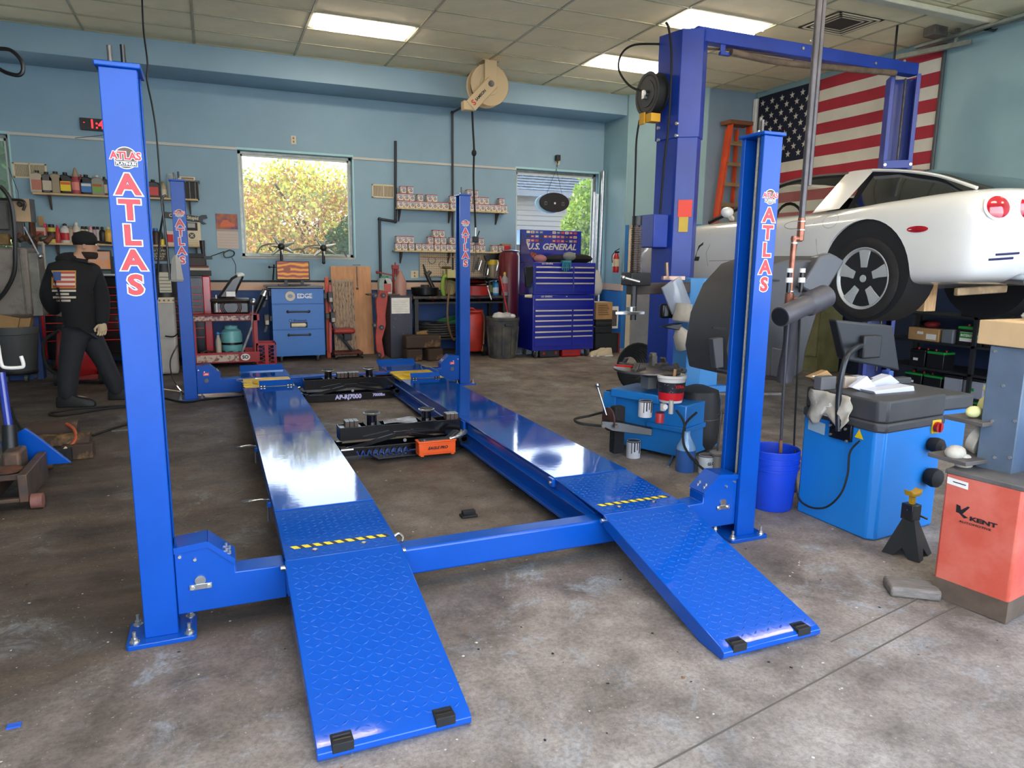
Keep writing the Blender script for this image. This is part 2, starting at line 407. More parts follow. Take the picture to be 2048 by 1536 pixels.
for i, (x0, x1, z0, z1) in enumerate(WIN):
    f = MB(); t = .045; y0, y1 = WY + .10, WY + .16
    f.box(x0, x0 + t, y0, y1, z0, z1).box(x1 - t, x1, y0, y1, z0, z1).box(x0, x1, y0, y1, z0, z0 + t).box(x0, x1, y0, y1, z1 - t, z1)
    w = f.obj('window_%d' % (i + 1), ALU, None, bevel=.004); struct(w)
    g = MB().box(x0 + t, x1 - t, WY + .128, WY + .134, z0 + t, z1 - t).obj('pane', GLASS_WIN if 'GLASS_WIN' in globals() else mat('window_glass', 'FFFFFF', 0.02, trans=0.0, alpha=0.06, spec=0.5), w, smooth=None)
    MB().box(x0 - .01, x1 + .01, WY - .012, WY + .1, z0 - .03, z0).obj('sill', mat('sill_paint', 'B8B4A4', 0.6, var=.1, scale=8), w, smooth=None)
    MB().box(x0 - .015, x1 + .015, WY - .006, WY + .02, z1, z1 + .03).box(x1, x1 + .02, WY - .006, WY + .02, z0, z1).obj('lit_reveal_strip', mat('lit_reveal_teal', 'A8D4D0', .5), w, smooth=None)  # pale teal strips: light on the window reveal put into colour
    b = MB().box(x0 + t, x1 - t, y0 - .004, y0 + .008, z1 - t - .03, z1 - t).box(x0 + t, x0 + t + .02, y0 - .004, y0 + .008, z0 + t, z1 - t).box(x1 - t - .02, x1 - t, y0 - .004, y0 + .008, z0 + t, z1 - t).obj('bead', mat('pale_frame', 'C8CCC0', .5), w, smooth=None)

# ceiling: slab, T-grid, 1.2 x 0.6 tiles each its own piece
ce = struct(MB().box(XL, FX + .2, YF, WY + .2, CZ + .05, CZ + .15).obj('ceiling', mat('ceiling_void', '6A6454', .9), smooth=None))
gx = [1.485 + 1.2 * k for k in range(-5, 7)]; gy = [7.235 - .602 * k for k in range(0, 18)]
g = MB()
for x in gx:
    if XL < x < FX: g.box(x - .012, x + .012, YF, 7.24, CZ - .004, CZ + .02)
for y in gy: g.box(XL, FX, y - .012, y + .012, CZ - .004, CZ + .02)
g.obj('ceiling_grid', GRID, ce, smooth=None)
fix = [atz(613, 57, CZ), atz(1355, 44, CZ), atz(1170, 134, CZ), atz(1640, 45, CZ)]
def cell(p): return (min(range(len(gx)), key=lambda i: abs(gx[i] - p.x)), min(range(len(gy)), key=lambda j: abs(gy[j] - p.y)))
LIGHTS = []
def ctr(px, py):
    p = atz(px, py, CZ); i = max(k for k in range(len(gx)) if gx[k] <= p.x); j = max(k for k in range(len(gy)) if gy[k] >= p.y); return (i, j)
LCELLS = [ctr(722, 58), ctr(1460, 45), ctr(1250, 135)]
VCELL = ctr(1655, 45)
LC = set(LCELLS); FILL_CELLS = [(i, j) for i in (2, 4, 6, 8, 10) for j in (12, 15)]  # further unseen ceiling lights added to brighten the room
LC |= set(FILL_CELLS); LCELLS += FILL_CELLS
tb = None
for i in range(len(gx) - 1):
    for j in range(len(gy) - 1):
        if (i, j) in LC or gx[i] > FX - .1: continue
        x0, x1, y1, y0 = gx[i] + .013, min(gx[i + 1], FX) - .013, gy[j] - .013, gy[j + 1] + .013
        wd_ = x1 - x0
        if tb is None:
            tb = MB().box(0, 1.174, 0, .576, 0, .015).obj('ceiling_tile', TILE, ce, smooth=None); c = tb
        else: c = child(tb, ce)
        c.location = (x0, y0, CZ + .004 + random.uniform(0, .004)); c.scale = (wd_ / 1.174, 1, 1)
struct(ce)
# recessed fluorescent troffers
TUBE = mat('fluorescent_tube', 'FFFFFF', .4, emit='FFF0DC', estr=TUBE_E)
lab = ['three-tube recessed ceiling light over the four-post lift', 'recessed ceiling light above the crossbeam of the two-post lift', 'recessed ceiling light beside the black hose reel']
for k, (i, j) in enumerate(LCELLS):
    x0, x1, y1, y0 = gx[i] + .014, gx[i + 1] - .014, gy[j] - .014, gy[j + 1] + .014
    L = thing('ceiling_light', lab[k] if k < 3 else 'added unseen fill light in the ceiling nearer the garage doors', 'ceiling light', (x0, y0, CZ + .005), group='recessed ceiling lights')
    a, b = x1 - x0, y1 - y0
    (MB().box(0, .03, 0, b, 0, .02).box(a - .03, a, 0, b, 0, .02).box(0, a, 0, .03, 0, .02).box(0, a, b - .03, b, 0, .02)).obj('frame', WHITE, L, bevel=.003)
    MB().add([(.03, .03, .004), (a - .03, .03, .004), (a - .03, b - .03, .004), (.03, b - .03, .004), (.1, .1, .04), (a - .1, .1, .04), (a - .1, b - .1, .04), (.1, b - .1, .04)],
             [(0, 1, 5, 4), (1, 2, 6, 5), (2, 3, 7, 6), (3, 0, 4, 7), (4, 5, 6, 7)]).obj('reflector', mat('reflector_beige', 'B4AA8E', .6), L, smooth=None)
    for q in range(3):
        MB().cyl((.06, .15 + q * .14, -.028), (a - .06, .15 + q * .14, -.028), .017, n=12).obj('tube', TUBE, L)
# ceiling air diffuser
i, j = VCELL
x0, x1, y1, y0 = gx[i] + .25, gx[i] + .95, gy[j] + .02, gy[j] - .62
V = thing('air_vent', 'square louvred air vent in the ceiling near the flag', 'vent', (x0, y0, CZ - .012))
a, b = x1 - x0, y1 - y0
for q in range(5):
    d = .05 + q * .06; z = .008 + .003 * q
    (MB().box(d, a - d, d * .85, d * .85 + .02, z - .008, z + .004).box(d, a - d, b - d * .85 - .02, b - d * .85, z - .008, z + .004)
     .box(d, d + .02, d * .85, b - d * .85, z - .008, z + .004).box(a - d - .02, a - d, d * .85, b - d * .85, z - .008, z + .004)).obj('louvre', CREAM, V, smooth=None)
MB().box(.02, a - .02, .02, b - .02, .008, .012).obj('backing', mat('vent_dark', '3A342C', .8), V, smooth=None)

# steel door track and opener fittings high on the right
TRK = mat('galvanised_track', '8E9288', .45, .6, var=.15, scale=9)
T = thing('door_track', 'grey galvanised overhead door track along the top of the right wall', 'door track', (FX - .2, 2.9, CZ - .2))
m = MB(); 
for dx in (0.0, .09): m.bar((FX - .12 - dx, 3.35, CZ - .09), (FX - .12 - dx, -2.8, CZ - .09), .05, .03)
m.obj('rail', TRK, T, world=True, smooth=None)
MB().bar((FX - .32, 3.55, CZ - .17), (FX - .1, 2.75, CZ - .17), .05, .05).bar((FX - .14, 2.9, CZ - .19), (FX - .14, 2.9, CZ), .05, .03).obj('bracket', TRK, T, world=True, smooth=None)
MB().cyl((FX - .16, 2.55, CZ - .07), (FX - .05, 2.55, CZ - .07), .05).obj('pulley', BLACK, T, world=True)
B_ = MB().box(5.4, FX - .05, 2.5, 2.62, CZ - .06, CZ - .004)
tag(B_.obj('ceiling_beam', mat('beam_cream', 'C4BFA6', .6, var=.06), bevel=.01), 'cream painted beam across the ceiling in the top right corner', 'beam')
MB().box(FX - .5, FX - .3, 2.9, 3.05, CZ - .1, CZ).obj('motor_box', DSTEEL, T, world=True, bevel=.005)
tag(MB().cyl((FX - .03, 3.12, .4), (FX - .03, 3.12, CZ - .02), .022).obj('wall_conduit', mat('grey_conduit', '3A3E42', .5)), 'dark conduit running down the right wall just past the flag', 'pipe')
c1 = atz(1795, 50, CZ)
tag(MB().cyl((c1.x, c1.y, CZ), (c1.x, c1.y, CZ - .45), .012).obj('hanging_rod', BLACK), 'thin dark rod hanging from the ceiling above the flag', 'rod')

# ================================================================ OUTSIDE
ASPH = mat('pale_concrete_apron', 'C8C4BC', .9, var=.15, scale=3, bump=.2)
struct(MB().box(-40, 40, -40, YF - .6, -.5, -.09).box(-40, XL - .2, YF - .6, 40, -.5, -.09).box(FX + .2, 40, YF - .6, 40, -.5, -.09).box(XL - .2, FX + .2, 8.3, 40, -.5, -.09).obj('ground', ASPH, smooth=None))
def leafy(name, c, rad, n, m, parent, size=.07, inner=.55):
    b = MB()
    for _ in range(n):
        d = Vector((random.gauss(0, 1), random.gauss(0, 1), random.gauss(0, 1))).normalized(); q = inner + (1 - inner) * random.random() ** .6
        q *= 1 + .13 * math.sin(d.x * 7 + c[0]) * math.cos(d.z * 6 + d.y * 3)
        p = Vector((c[0] + d.x * rad[0] * q, c[1] + d.y * rad[1] * q, c[2] + d.z * rad[2] * q))
        u = Vector((random.gauss(0, 1), random.gauss(0, 1), random.gauss(0, 1))).normalized() * size * random.uniform(.6, 1.2)
        v = u.cross(Vector((random.random(), random.random(), random.random()))).normalized() * size * .5
        b.quad(p - u, p - v * .9, p + u, p + v * .9)
    o = b.obj(name, m, parent, smooth=None, fixn=False, world=parent is not None); o['kind'] = 'stuff'; return o
def leafmat(n, c):
    m = bpy.data.materials.new(n); m.use_nodes = True; nd = m.node_tree.nodes; l = m.node_tree.links; b = nd['Principled BSDF']
    b.inputs['Base Color'].default_value = (*lin(c), 1); b.inputs['Roughness'].default_value = .6
    t = nd.new('ShaderNodeBsdfTranslucent'); t.inputs[0].default_value = (*lin(c), 1); mx = nd.new('ShaderNodeMixShader'); mx.inputs[0].default_value = .5
    l.new(b.outputs[0], mx.inputs[1]); l.new(t.outputs[0], mx.inputs[2]); l.new(mx.outputs[0], nd['Material Output'].inputs[0]); return m
LY = leafmat('yellow_leaves', 'D2C45C'); LO = leafmat('russet_leaves', 'BA8C5C'); LG = leafmat('olive_leaves', '929A54'); LD = leafmat('dark_green_leaves', '3E5A30')
BARK = mat('bark', '5A4638', .9, var=.2, scale=9, bump=.4)
def trunk(x, y, h, r, parent, spread=1.2):
    b = MB().tube([(x, y, -.1), (x + .05, y, h * .4), (x, y + .05, h * .75)], [r, r * .8, r * .5], 8)
    for k in range(9):
        a = k * 2.4; b.tube(spline([(x, y, h * (.25 + .05 * k)), (x + math.cos(a) * spread * .5, y + math.sin(a) * spread * .4, h * (.45 + .05 * k)), (x + math.cos(a) * spread, y + math.sin(a) * spread * .8, h * (.6 + .05 * k))], 3), r * .22, 5)
    return b.obj('trunk', BARK, parent, world=True)
t1 = thing('autumn_tree', 'round tree with yellow and russet autumn leaves outside the middle window', 'tree', (2.3, 13.6, -.1))
trunk(2.3, 13.6, 3.2, .12, t1, 1.5)
for nm, m, n, rr, cz in (('foliage', LO, 15000, (2.2, 1.5, 1.65), 1.7), ('foliage', LY, 13000, (2.25, 1.55, 1.98), 1.75), ('foliage', LG, 4500, (2.2, 1.5, 1.95), 1.72)):
    leafy(nm, (2.3, 13.6, cz), rr, n, m, t1, .06, .62)
def bush(name, label, c, rad, n, m, size=.07):
    o = leafy(name, c, rad, n, m, None, size, .75)
    del o['kind']; tag(o, label, 'tree')
    core = MB().ball(c, .74, 14, rad).obj('core', mat('hedge_core', '2C4024', .9), o); return o
bush('green_shrub', 'dark green clipped shrub low at the right of the middle window', (3.15, 12.2, 1.35), (.75, .6, 1.0), 5000, LD, .05)
bush('green_tree', 'bright green pointed evergreen outside the right window', (10.2, 14.6, 1.1), (1.0, 1.0, 2.7), 9000, leafmat('bright_green_leaves', '66802C'), .08)
bush('sun_block_evergreen', 'added sun-blocking evergreen beyond the left window', (-4.6, 14.2, 4.6), (2.5, 1.6, 5.2), 9000, LD, .14)  # this evergreen and the next are added to keep sun out of the windows
bush('sun_block_evergreen', 'added sun-blocking evergreen left of the neighbouring house', (-.6, 15.2, 6.6), (2.9, 1.6, 2.2), 8000, LD, .14)
bush('sun_block_evergreen', 'added sun-blocking tree crown above the left window', (-8.3, 14.4, 8.6), (2.6, 1.6, 2.9), 5000, LD, .14)  # crown added to cut off a stray sun patch on the floor
bush('hedge', 'distant green hedge behind the autumn tree', (-.5, 19, .8), (5.4, 1.2, 2.0), 9000, LG, .14)
H = thing('neighbour_house', 'grey-brown sided house with shingle roof outside the right window', 'building', (10, 18, -.25))
hs = MB()
for k in range(22): hs.add([(2 - 0, -.02 - 0, .15 + k * .16), (9, -.02, .15 + k * .16), (9, .03, .15 + (k + 1) * .16), (2, .03, .15 + (k + 1) * .16)], [(0, 1, 2, 3)])
hs.M = None
o = MB().box(-4, 6, 0, 6, 0, 4.0).obj('wall', mat('house_wall', '6A645C', .8), H, smooth=None)
sd = MB()
for k in range(26): sd.add([(-4, -.03, k * .155), (6, -.03, k * .155), (6, 0, (k + 1) * .155), (-4, 0, (k + 1) * .155)], [(0, 1, 2, 3)])
q = sd.obj('siding', mat('house_siding', '6E685E', .8), H, smooth=None); q['kind'] = 'stuff'
SHG = mat('roof_shingles', '565A5C', .9, var=.2, scale=7)
rf = MB()
for k in range(16):
    for c in range(24):
        x = -4.4 + c * .45 + (k % 2) * .2; y = -.4 + k * .22; z = 4.0 + k * .11
        rf.box(x, x + .43, y, y + .25, z + random.uniform(0, .012), z + .03)
q = rf.obj('roof_shingles', SHG, H, smooth=None); q['kind'] = 'stuff'
MB().add([(-4.4, -.45, 3.95), (6.4, -.45, 3.95), (6.4, 3.2, 5.75), (-4.4, 3.2, 5.75), (-4.4, -.45, 3.85), (6.4, -.45, 3.85), (6.4, 6, 3.85), (-4.4, 6, 3.85)], [(0, 1, 2, 3), (4, 5, 6, 7), (0, 1, 5, 4), (2, 3, 7, 6)]).obj('roof', SHG, H, smooth=None)
MB().box(-4.5, 6.5, -.52, -.45, 3.8, 3.98).obj('gutter', MATS['grey_plastic'], H, smooth=None)
MB().add([(-1.6, -1.2, 2.3), (4, -1.2, 2.3), (4, 0, 2.8), (-1.6, 0, 2.8)], [(0, 1, 2, 3)]).obj('porch_roof', mat('porch_roof', '708090', .6), H, smooth=None)
MB().box(-.05, 1.2, -.06, 0, 1.0, 2.2).box(2.4, 3.2, -.06, 0, 2.9, 3.6).obj('window', WHITE, H, bevel=.01)
# ================================================================ FOUR-POST LIFT
BOLT = mat('zinc_bolt', 'D6D2C6', .3, .9)
DECALW = mat('decal_white', 'F0EEEA', .4); DECALR = mat('decal_red', 'BE1422', .35); DECALK = mat('decal_black', '17181A', .4)
GOLD = mat('decal_brown', '5A4438', .5)
lift = thing('four_post_lift', 'large bright blue four-post drive-on car lift in the middle of the floor', 'car lift', (0, 0, 0))
PXL, PXR, PW, PD, YB = 0.0, 2.972, 0.123, 0.17, 4.85
def decal_column(par, cx, y, base):
    for s, z in zip('ATLAS', (1.783, 1.693, 1.603, 1.513, 1.423)):
        for m, b, d in ((DECALW, .085, .0006), (DECALK, .045, .001), (DECALR, .033, .0014)):
            text(s, 'letter', .098, m, par, (cx, y - d, base + z), bold=b, ext=.0002, sx=1.12)
    zc = base + 1.879
    for m, r, d in ((DECALW, .039, .0004), (GOLD, .036, .0008)):
        b = MB(); b.prism(circ(r, 28), 'xz', 0, -.0004); o = b.obj('logo_disc', m, par, smooth=None); o.location = (cx, y - d, zc)
    for m, b, d in ((DECALW, .09, .0016), (REDI, .04, .002)):
        text('ATLAS', 'logo_text', .036, m, par, (cx, y - d, zc + .006), bold=b, ext=.0002, sx=.95)
    MB().box(-.037, .037, -.0004, 0, -.009, .009).obj('logo_band', DECALW, par, smooth=None).location = (cx, y - .0014, zc - .021)
    MB().box(-.035, .035, -.0004, 0, -.007, .007).obj('logo_band', DECALK, par, smooth=None).location = (cx, y - .002, zc - .021)
    text('PLATINUM', 'logo_text', .0135, DECALW, par, (cx, y - .0026, zc - .021), bold=.03, ext=.0002, sx=1.0)
def post(x, y, inward):
    z0 = fz(y)
    p = MB(); t = .008; xa, xb = x, x + PW; xi = xb if inward > 0 else xa; xo = xa if inward > 0 else xb
    # C channel: two flanges, a web, returned lips
    prof = []
    s = inward
    pts = [(xo, 0), (xi, 0), (xi, .028), (xi - s * t, .028), (xi - s * t, t), (xo + s * t, t), (xo + s * t, PD - t), (xi - s * t, PD - t), (xi - s * t, PD - .028), (xi, PD - .028), (xi, PD), (xo, PD)]
    p.prism([(a, y + b) for a, b in pts], 'xy', z0 + .018, z0 + 2.185)
    o = p.obj('post', BLUE_M, lift, bevel=.0035)
    MB().box(x - .012, x + PW + .012, y - .012, y + PD + .012, z0 + 2.185, z0 + 2.203).obj('top_plate', BLUE_M, o, bevel=.004)
    bp = MB().prism([(x - .065, y - .035), (x - .055, y - .045), (x + .18, y - .045), (x + .19, y - .035), (x + .19, y + .155), (x + .18, y + .165), (x - .055, y + .165), (x - .065, y + .155)] if s > 0 else
                    [(x + PW + .065 - a, y + b) for a, b in ((0, -.035), (.01, -.045), (.245, -.045), (.255, -.035), (.255, .155), (.245, .165), (.01, .165), (0, .155))], 'xy', z0 - .002, z0 + .019)
    bp.obj('base_plate', BLUE, o, bevel=.003)
    bx = [x - .035, x + .163] if s > 0 else [x - .04, x + PW + .035]
    for a in bx:
        for b in (y - .015, y + .135):
            m = MB().cyl((a, b, z0 + .018), (a, b, z0 + .022), .019, n=14).cyl((a, b, z0 + .022), (a, b, z0 + .036), .013, n=6).cyl((a, b, z0 + .036), (a, b, z0 + .062), .007, n=10)
            m.obj('anchor_bolt', BOLT, o, smooth=30)
    MB().cyl((x + .035, y + .06, z0 + 2.2), (x + .035, y + .06, z0 + 2.27), .0085, n=12).obj('threaded_rod', DSTEEL, o)
    cx = x + (.075 if s > 0 else .045)
    MB().cyl((cx, y + .09, z0 + 2.2), (cx, y + .09, z0 + 2.222), .016, n=6).obj('nut', BOLT, o, smooth=30)
    MB().cyl((cx, y + .09, z0 + 2.22), (cx, y + .09, z0 + 2.285), .009, n=12).obj('cable_stud', BLACK if x < 1 else DSTEEL, o)
    MB().tube([(cx, y + .09, z0 + 2.19), (cx, y + .09, z0 + .36)], .0085, 10).obj('lift_cable', mat('steel_cable', 'B8BAB0', .45, .7, bump=.6, bscale=160), o)
    MB().box(x + .05, x + .062, y + .03, y + .05, z0 + .3, z0 + 2.17).obj('lock_ladder', BLUE_M, o)
    decal_column(o, x + PW * .5 + .004, y, z0)
    return o
for (x, y, s) in ((PXL, 0, 1), (PXR, 0, -1), (PXL, YB, 1), (PXR, YB, -1)): post(x, y, s)
def crossbeam(y, zo):
    b = MB()
    b.box(.15, PXR - .03, y + .03, y + .135, zo + .09, zo + .222)
    o = b.obj('crossbeam', BLUE, lift, bevel=.012, seg=3)
    for side in (0, 1):
        pr = [(.124, .085), (.55, .085), (.55, .232), (.352, .235), (.352, .285), (.25, .378), (.124, .366)]
        if side: pr = [(3.095 - a, z) for a, z in pr]
        cw_ = MB().prism([(a, zo + z) for a, z in pr], 'xz', y + .024, y + .145)
        cc = cw_.obj('carriage', BLUE, lift, bevel=.004)
        fx = (lambda a: a) if not side else (lambda a: 3.095 - a)
        # folded cover plates on top
        for (a1, z1, a2, z2) in ((.124, .372, .25, .384), (.25, .384, .352, .291)):
            d = Vector((fx(a2) - fx(a1), 0, z2 - z1)); up = Vector((0, -1, 0)).cross(d).normalized(); up = up if up.z > 0 else -up
            A = Vector((fx(a1), 0, zo + z1)); B = Vector((fx(a2), 0, zo + z2))
            m = MB(); vs = []
            for p in (A, B):
                for yy in (y + .016, y + .152): vs += [(p + Vector((0, yy, 0))), (p + Vector((0, yy, 0)) + up * .004)]
            m.add(vs, [(0, 2, 6, 4), (1, 5, 7, 3), (0, 1, 3, 2), (4, 6, 7, 5), (0, 4, 5, 1), (2, 3, 7, 6)])
            m.obj('cover', BLUE, cc, smooth=None)
            q = MB(); q.add([A + Vector((0, y + .016, 0)), B + Vector((0, y + .016, 0)), B + Vector((0, y + .016, -.022)), A + Vector((0, y + .016, -.022)),
                             A + Vector((0, y + .02, 0)), B + Vector((0, y + .02, 0)), B + Vector((0, y + .02, -.022)), A + Vector((0, y + .02, -.022))],
                            [(0, 1, 2, 3), (4, 5, 6, 7), (0, 1, 5, 4), (2, 3, 7, 6), (0, 3, 7, 4), (1, 2, 6, 5)]).obj('cover_lip', BLUE, cc, smooth=None)
        MB().cyl((fx(.215), y + .018, zo + .222), (fx(.215), y + .024, zo + .222), .021, n=24).obj('pulley_pin', DSTEEL if y > 1 else STEEL, cc)
        if y < 1:
            MB().box(min(fx(.173), fx(.258)), max(fx(.173), fx(.258)), y + .016, y + .022, zo + .185, zo + .208).obj('keeper_plate', STEEL, cc, bevel=.001)
            for a in (.185, .246): MB().cyl((fx(a), y + .008, zo + .196), (fx(a), y + .016, zo + .196), .008, n=6).obj('keeper_bolt', BOLT, cc, smooth=30)
        else:
            MB().box(fx(.215) - .028, fx(.215) + .028, y + .021, y + .0235, zo + .275, zo + .305).obj('warning_sticker', mat('sticker_red', 'D0403C', .5), cc, smooth=None)
            MB().box(fx(.215) - .02, fx(.215) + .02, y + .0195, y + .0215, zo + .283, zo + .287).box(fx(.215) - .012, fx(.215) + .02, y + .0195, y + .0215, zo + .292, zo + .296).obj('sticker_print', DECALW, cc, smooth=None)
        for a, z in ((.145, .335), (.2, .315)): MB().cyl((fx(a), y + .016, zo + z), (fx(a), y + .024, zo + z), .0065, n=10).obj('bolt', BOLT, cc)
        for a, z in ((.32, .325), (.333, .312)):
            for yy in (.045, .1): MB().cyl((fx(a), y + yy, zo + z - .004), (fx(a), y + yy, zo + z + .012), .006, n=8).obj('bolt', BOLT, cc)
    return o
crossbeam(0, 0); crossbeam(YB, fz(YB) - .025)
PLT = mat('runway_blue_gloss', '084AA6', .06, var=.03, scale=2, coat=.0, bump=.012, bscale=28, spec=.5)
def diamond(par, x0, x1, ya, za, yb, zb, name='diamond_lugs'):
    """raised lens-shaped lugs of a chequer plate between (ya,za) and (yb,zb)"""
    b = MB(); L = math.hypot(yb - ya, zb - za); dy = (yb - ya) / L; dz = (zb - za) / L; nv = Vector((0, -dz, dy)) if dy > 0 else Vector((0, dz, -dy))
    ey = Vector((0, dy, dz)); p = .0335; nx = int((x1 - x0 - .01) / p); ny = int((L - .01) / p)
    for i in range(nx):
        for j in range(ny):
            c = Vector((x0 + .012 + (i + .5) * p, ya, za)) + ey * ((j + .5) * p + .005); a = R(35 if (i + j) % 2 else -35)
            u = Vector((math.cos(a), 0, 0)) + ey * math.sin(a); v = Vector((-math.sin(a), 0, 0)) + ey * math.cos(a)
            h = .0145; w = .0046; t = nv * .0022
            b.add([c - u * h, c - v * w, c + u * h, c + v * w, c - u * h * .5 + t, c + u * h * .5 + t], [(0, 1, 4), (1, 5, 4), (1, 2, 5), (2, 3, 5), (3, 4, 5), (3, 0, 4)])
    o = b.obj(name, PLT, par, smooth=60, fixn=False); o['kind'] = 'stuff'; return o
HAZ = mat('hazard_yellow', 'E4D21E', .45); HAZK = mat('hazard_black', '1A1A1A', .5)
def runway(x0, x1, inner):
    rw = MB(); zt = .29
    ia, ib = (x1, 1) if inner > 0 else (x0, -1)
    # hollow box section body with sloping nose
    sh = [(.06, .10), (.06, .215), (.57, .268), (5.32, .268), (5.32, .12), (5.2, .10)]
    rw.prism(sh, 'yz', x0 + .02, x1 - .02)
    body = rw.obj('runway', BLUE_M, lift, bevel=.003)
    # deck plates
    dk = MB().box(x0, x1, .575, 2.216, zt - .010, zt).obj('slip_plate', PLT, body, bevel=.002)
    MB().box(x0, x1, 2.222, 4.235, zt - .022, zt - .001).box(x0, x1, 4.235, 4.9, zt - .05, zt - .03).box(x0, x1, 4.9, 5.34, zt - .022, zt - .001).obj('deck', PLT, body, bevel=.002)
    dm = MB().prism([(.0, .262), (.565, .287), (.565, .279), (.0, .254)], 'yz', x0, x1)
    d = dm.obj('diamond_plate', PLT, body, bevel=.0015)
    diamond(body, x0, x1, .003, .2625, .565, .2875)
    # side flanges and inner jack rail
    s = ib
    for yy0, yy1, dx in ((.58, 2.2, .012), (2.22, 5.3, .0)):
        MB().box(min(ia - s * dx, ia - s * (dx + .006)), max(ia - s * dx, ia - s * (dx + .006)), yy0, yy1, .17 if dx == 0 else .245, .268 + (0 if dx else .0)).obj('side_flange', BLUE, body, smooth=None)
    rl = MB().prism([(ia - s * .02, .215), (ia + s * .012, .205), (ia + s * .012, .2), (ia - s * .02, .205)], 'xz', .1, 5.25)
    rl.obj('upper_lip', BLUE, body, smooth=None)
    MB().box(min(ia - s * .03, ia + s * .04), max(ia - s * .03, ia + s * .04), .12, 5.25, .098, .104).box(min(ia + s * .034, ia + s * .04), max(ia + s * .034, ia + s * .04), .12, 5.25, .098, .122).obj('jack_rail', BLUE, body, bevel=.001)
    # hazard tape and screws
    tz = lambda y: .262 + (y / .565) * .025
    n = 9; a, b = x0 + .03, x1 - .035; st = (b - a) / n
    m1 = MB(); m2 = MB()
    for k in range(n):
        xa = a + k * st
        for (m, f0, f1) in ((m1, .0, .58), (m2, .58, 1.0)):
            sk = st * .35
            m.add([(xa + st * f0 + sk, .098, tz(.098) + .0022), (xa + st * f1 + sk, .098, tz(.098) + .0022), (xa + st * f1, .13, tz(.13) + .0022), (xa + st * f0, .13, tz(.13) + .0022)], [(0, 1, 2, 3)])
    m1.obj('hazard_tape', HAZ, body, smooth=None); m2.obj('hazard_tape_stripe', HAZK, body, smooth=None)
    for xx in (x0 + .13, x1 - .15):
        MB().cyl((xx, .068, tz(.068) + .0005), (xx, .068, tz(.068) + .002), .015, n=16).obj('screw_recess', BLACK, body); MB().cyl((xx, .068, tz(.068) + .001), (xx, .068, tz(.068) + .0045), .009, n=12).obj('screw', BOLT, body)
    # ramp hinged at the nose
    yr, zr = -.955, .006
    rm = MB().prism([(0, .262), (0, .20), (-.12, .165), (-.80, fz(-.8) + .004), (-.94, fz(-.94) + .001), (yr, zr - .004), (yr, zr + .016), (-.93, .036)], 'yz', x0 - .005, x1 + .005)
    r_ = rm.obj('ramp', PLT, lift, bevel=.003)
    diamond(r_, x0, x1, -.925, .0375, -.004, .262)
    for xx in (x0 + .075, x1 - .085):
        MB().cyl((xx - .027, -.925, .018), (xx + .027, -.925, .018), .0295, n=20).obj('ramp_roller', BLACK, r_)
        MB().box(xx - .034, xx + .034, -.957, -.9, .012, .0445).obj('roller_recess', RUBBER, r_, bevel=.003)
    for xx in (x0 - .012, x1 + .012): MB().cyl((xx - .01, -.01, .235), (xx + .01, -.01, .235), .011, n=14).obj('hinge_pin', STEEL, r_)
    # front wheel stop
    MB().add([(x0 + .01, 5.35, .262), (x1 - .02, 5.35, .262), (x1 - .02, 5.5, .335), (x0 + .01, 5.5, .335), (x0 + .01, 5.356, .258), (x1 - .02, 5.356, .258), (x1 - .02, 5.506, .331), (x0 + .01, 5.506, .331)],
             [(0, 1, 2, 3), (4, 5, 6, 7), (0, 1, 5, 4), (1, 2, 6, 5), (2, 3, 7, 6), (3, 0, 4, 7)]).obj('wheel_stop', BLUE, body, smooth=None)
    return body
rw1 = runway(.55, 1.045, 1); rw2 = runway(2.105, 2.6, -1)
# little corner brackets and the four pins with wire loops on the outer side of the left runway
for (px, py) in ((2.10, 2.05), ): pass
for y in (.62,): MB().box(2.085, 2.105, .56, .62, .238, .285).obj('plate_bracket', BLUE, rw2, bevel=.002); MB().cyl((2.078, .585, .26), (2.09, .585, .26), .009, n=10).obj('bracket_bolt', BOLT, rw2)
MB().box(2.085, 2.105, 2.15, 2.23, .215, .285).obj('plate_bracket', BLUE, rw2, bevel=.002)
for (y, q) in ((2.0, 0), (.82, 0)):
    pts = spline([(.545, y, .26), (.50, y - .03, .285), (.43, y - .03, .28), (.405, y + .04, .26), (.44, y + .10, .245), (.51, y + .07, .25), (.548, y + .01, .26)], 5)
    MB().tube(pts, .0035, 6).obj('wire_loop', STEEL, rw1); MB().cyl((.535, y, .272), (.535, y, .15), .0055, n=10).obj('lock_pin', STEEL, rw1)
    MB().box(.53, .55, y - .03, y + .04, .235, .26).obj('pin_bracket', BLUE, rw1, bevel=.002)
MB().tube(spline([(1.045, .12, .255), (1.07, .13, .262), (1.085, .11, .25), (1.075, .09, .235)], 4), .007, 8).obj('hinge_handle', STEEL, rw1)
MB().tube(spline([(.545, 4.3, .2), (.4, 4.6, .14), (.2, 4.68, .12), (0.0, 4.7, .10), (-.2, 4.8, .14)], 6), .012, 8).obj('hydraulic_hose', BLACK, lift)

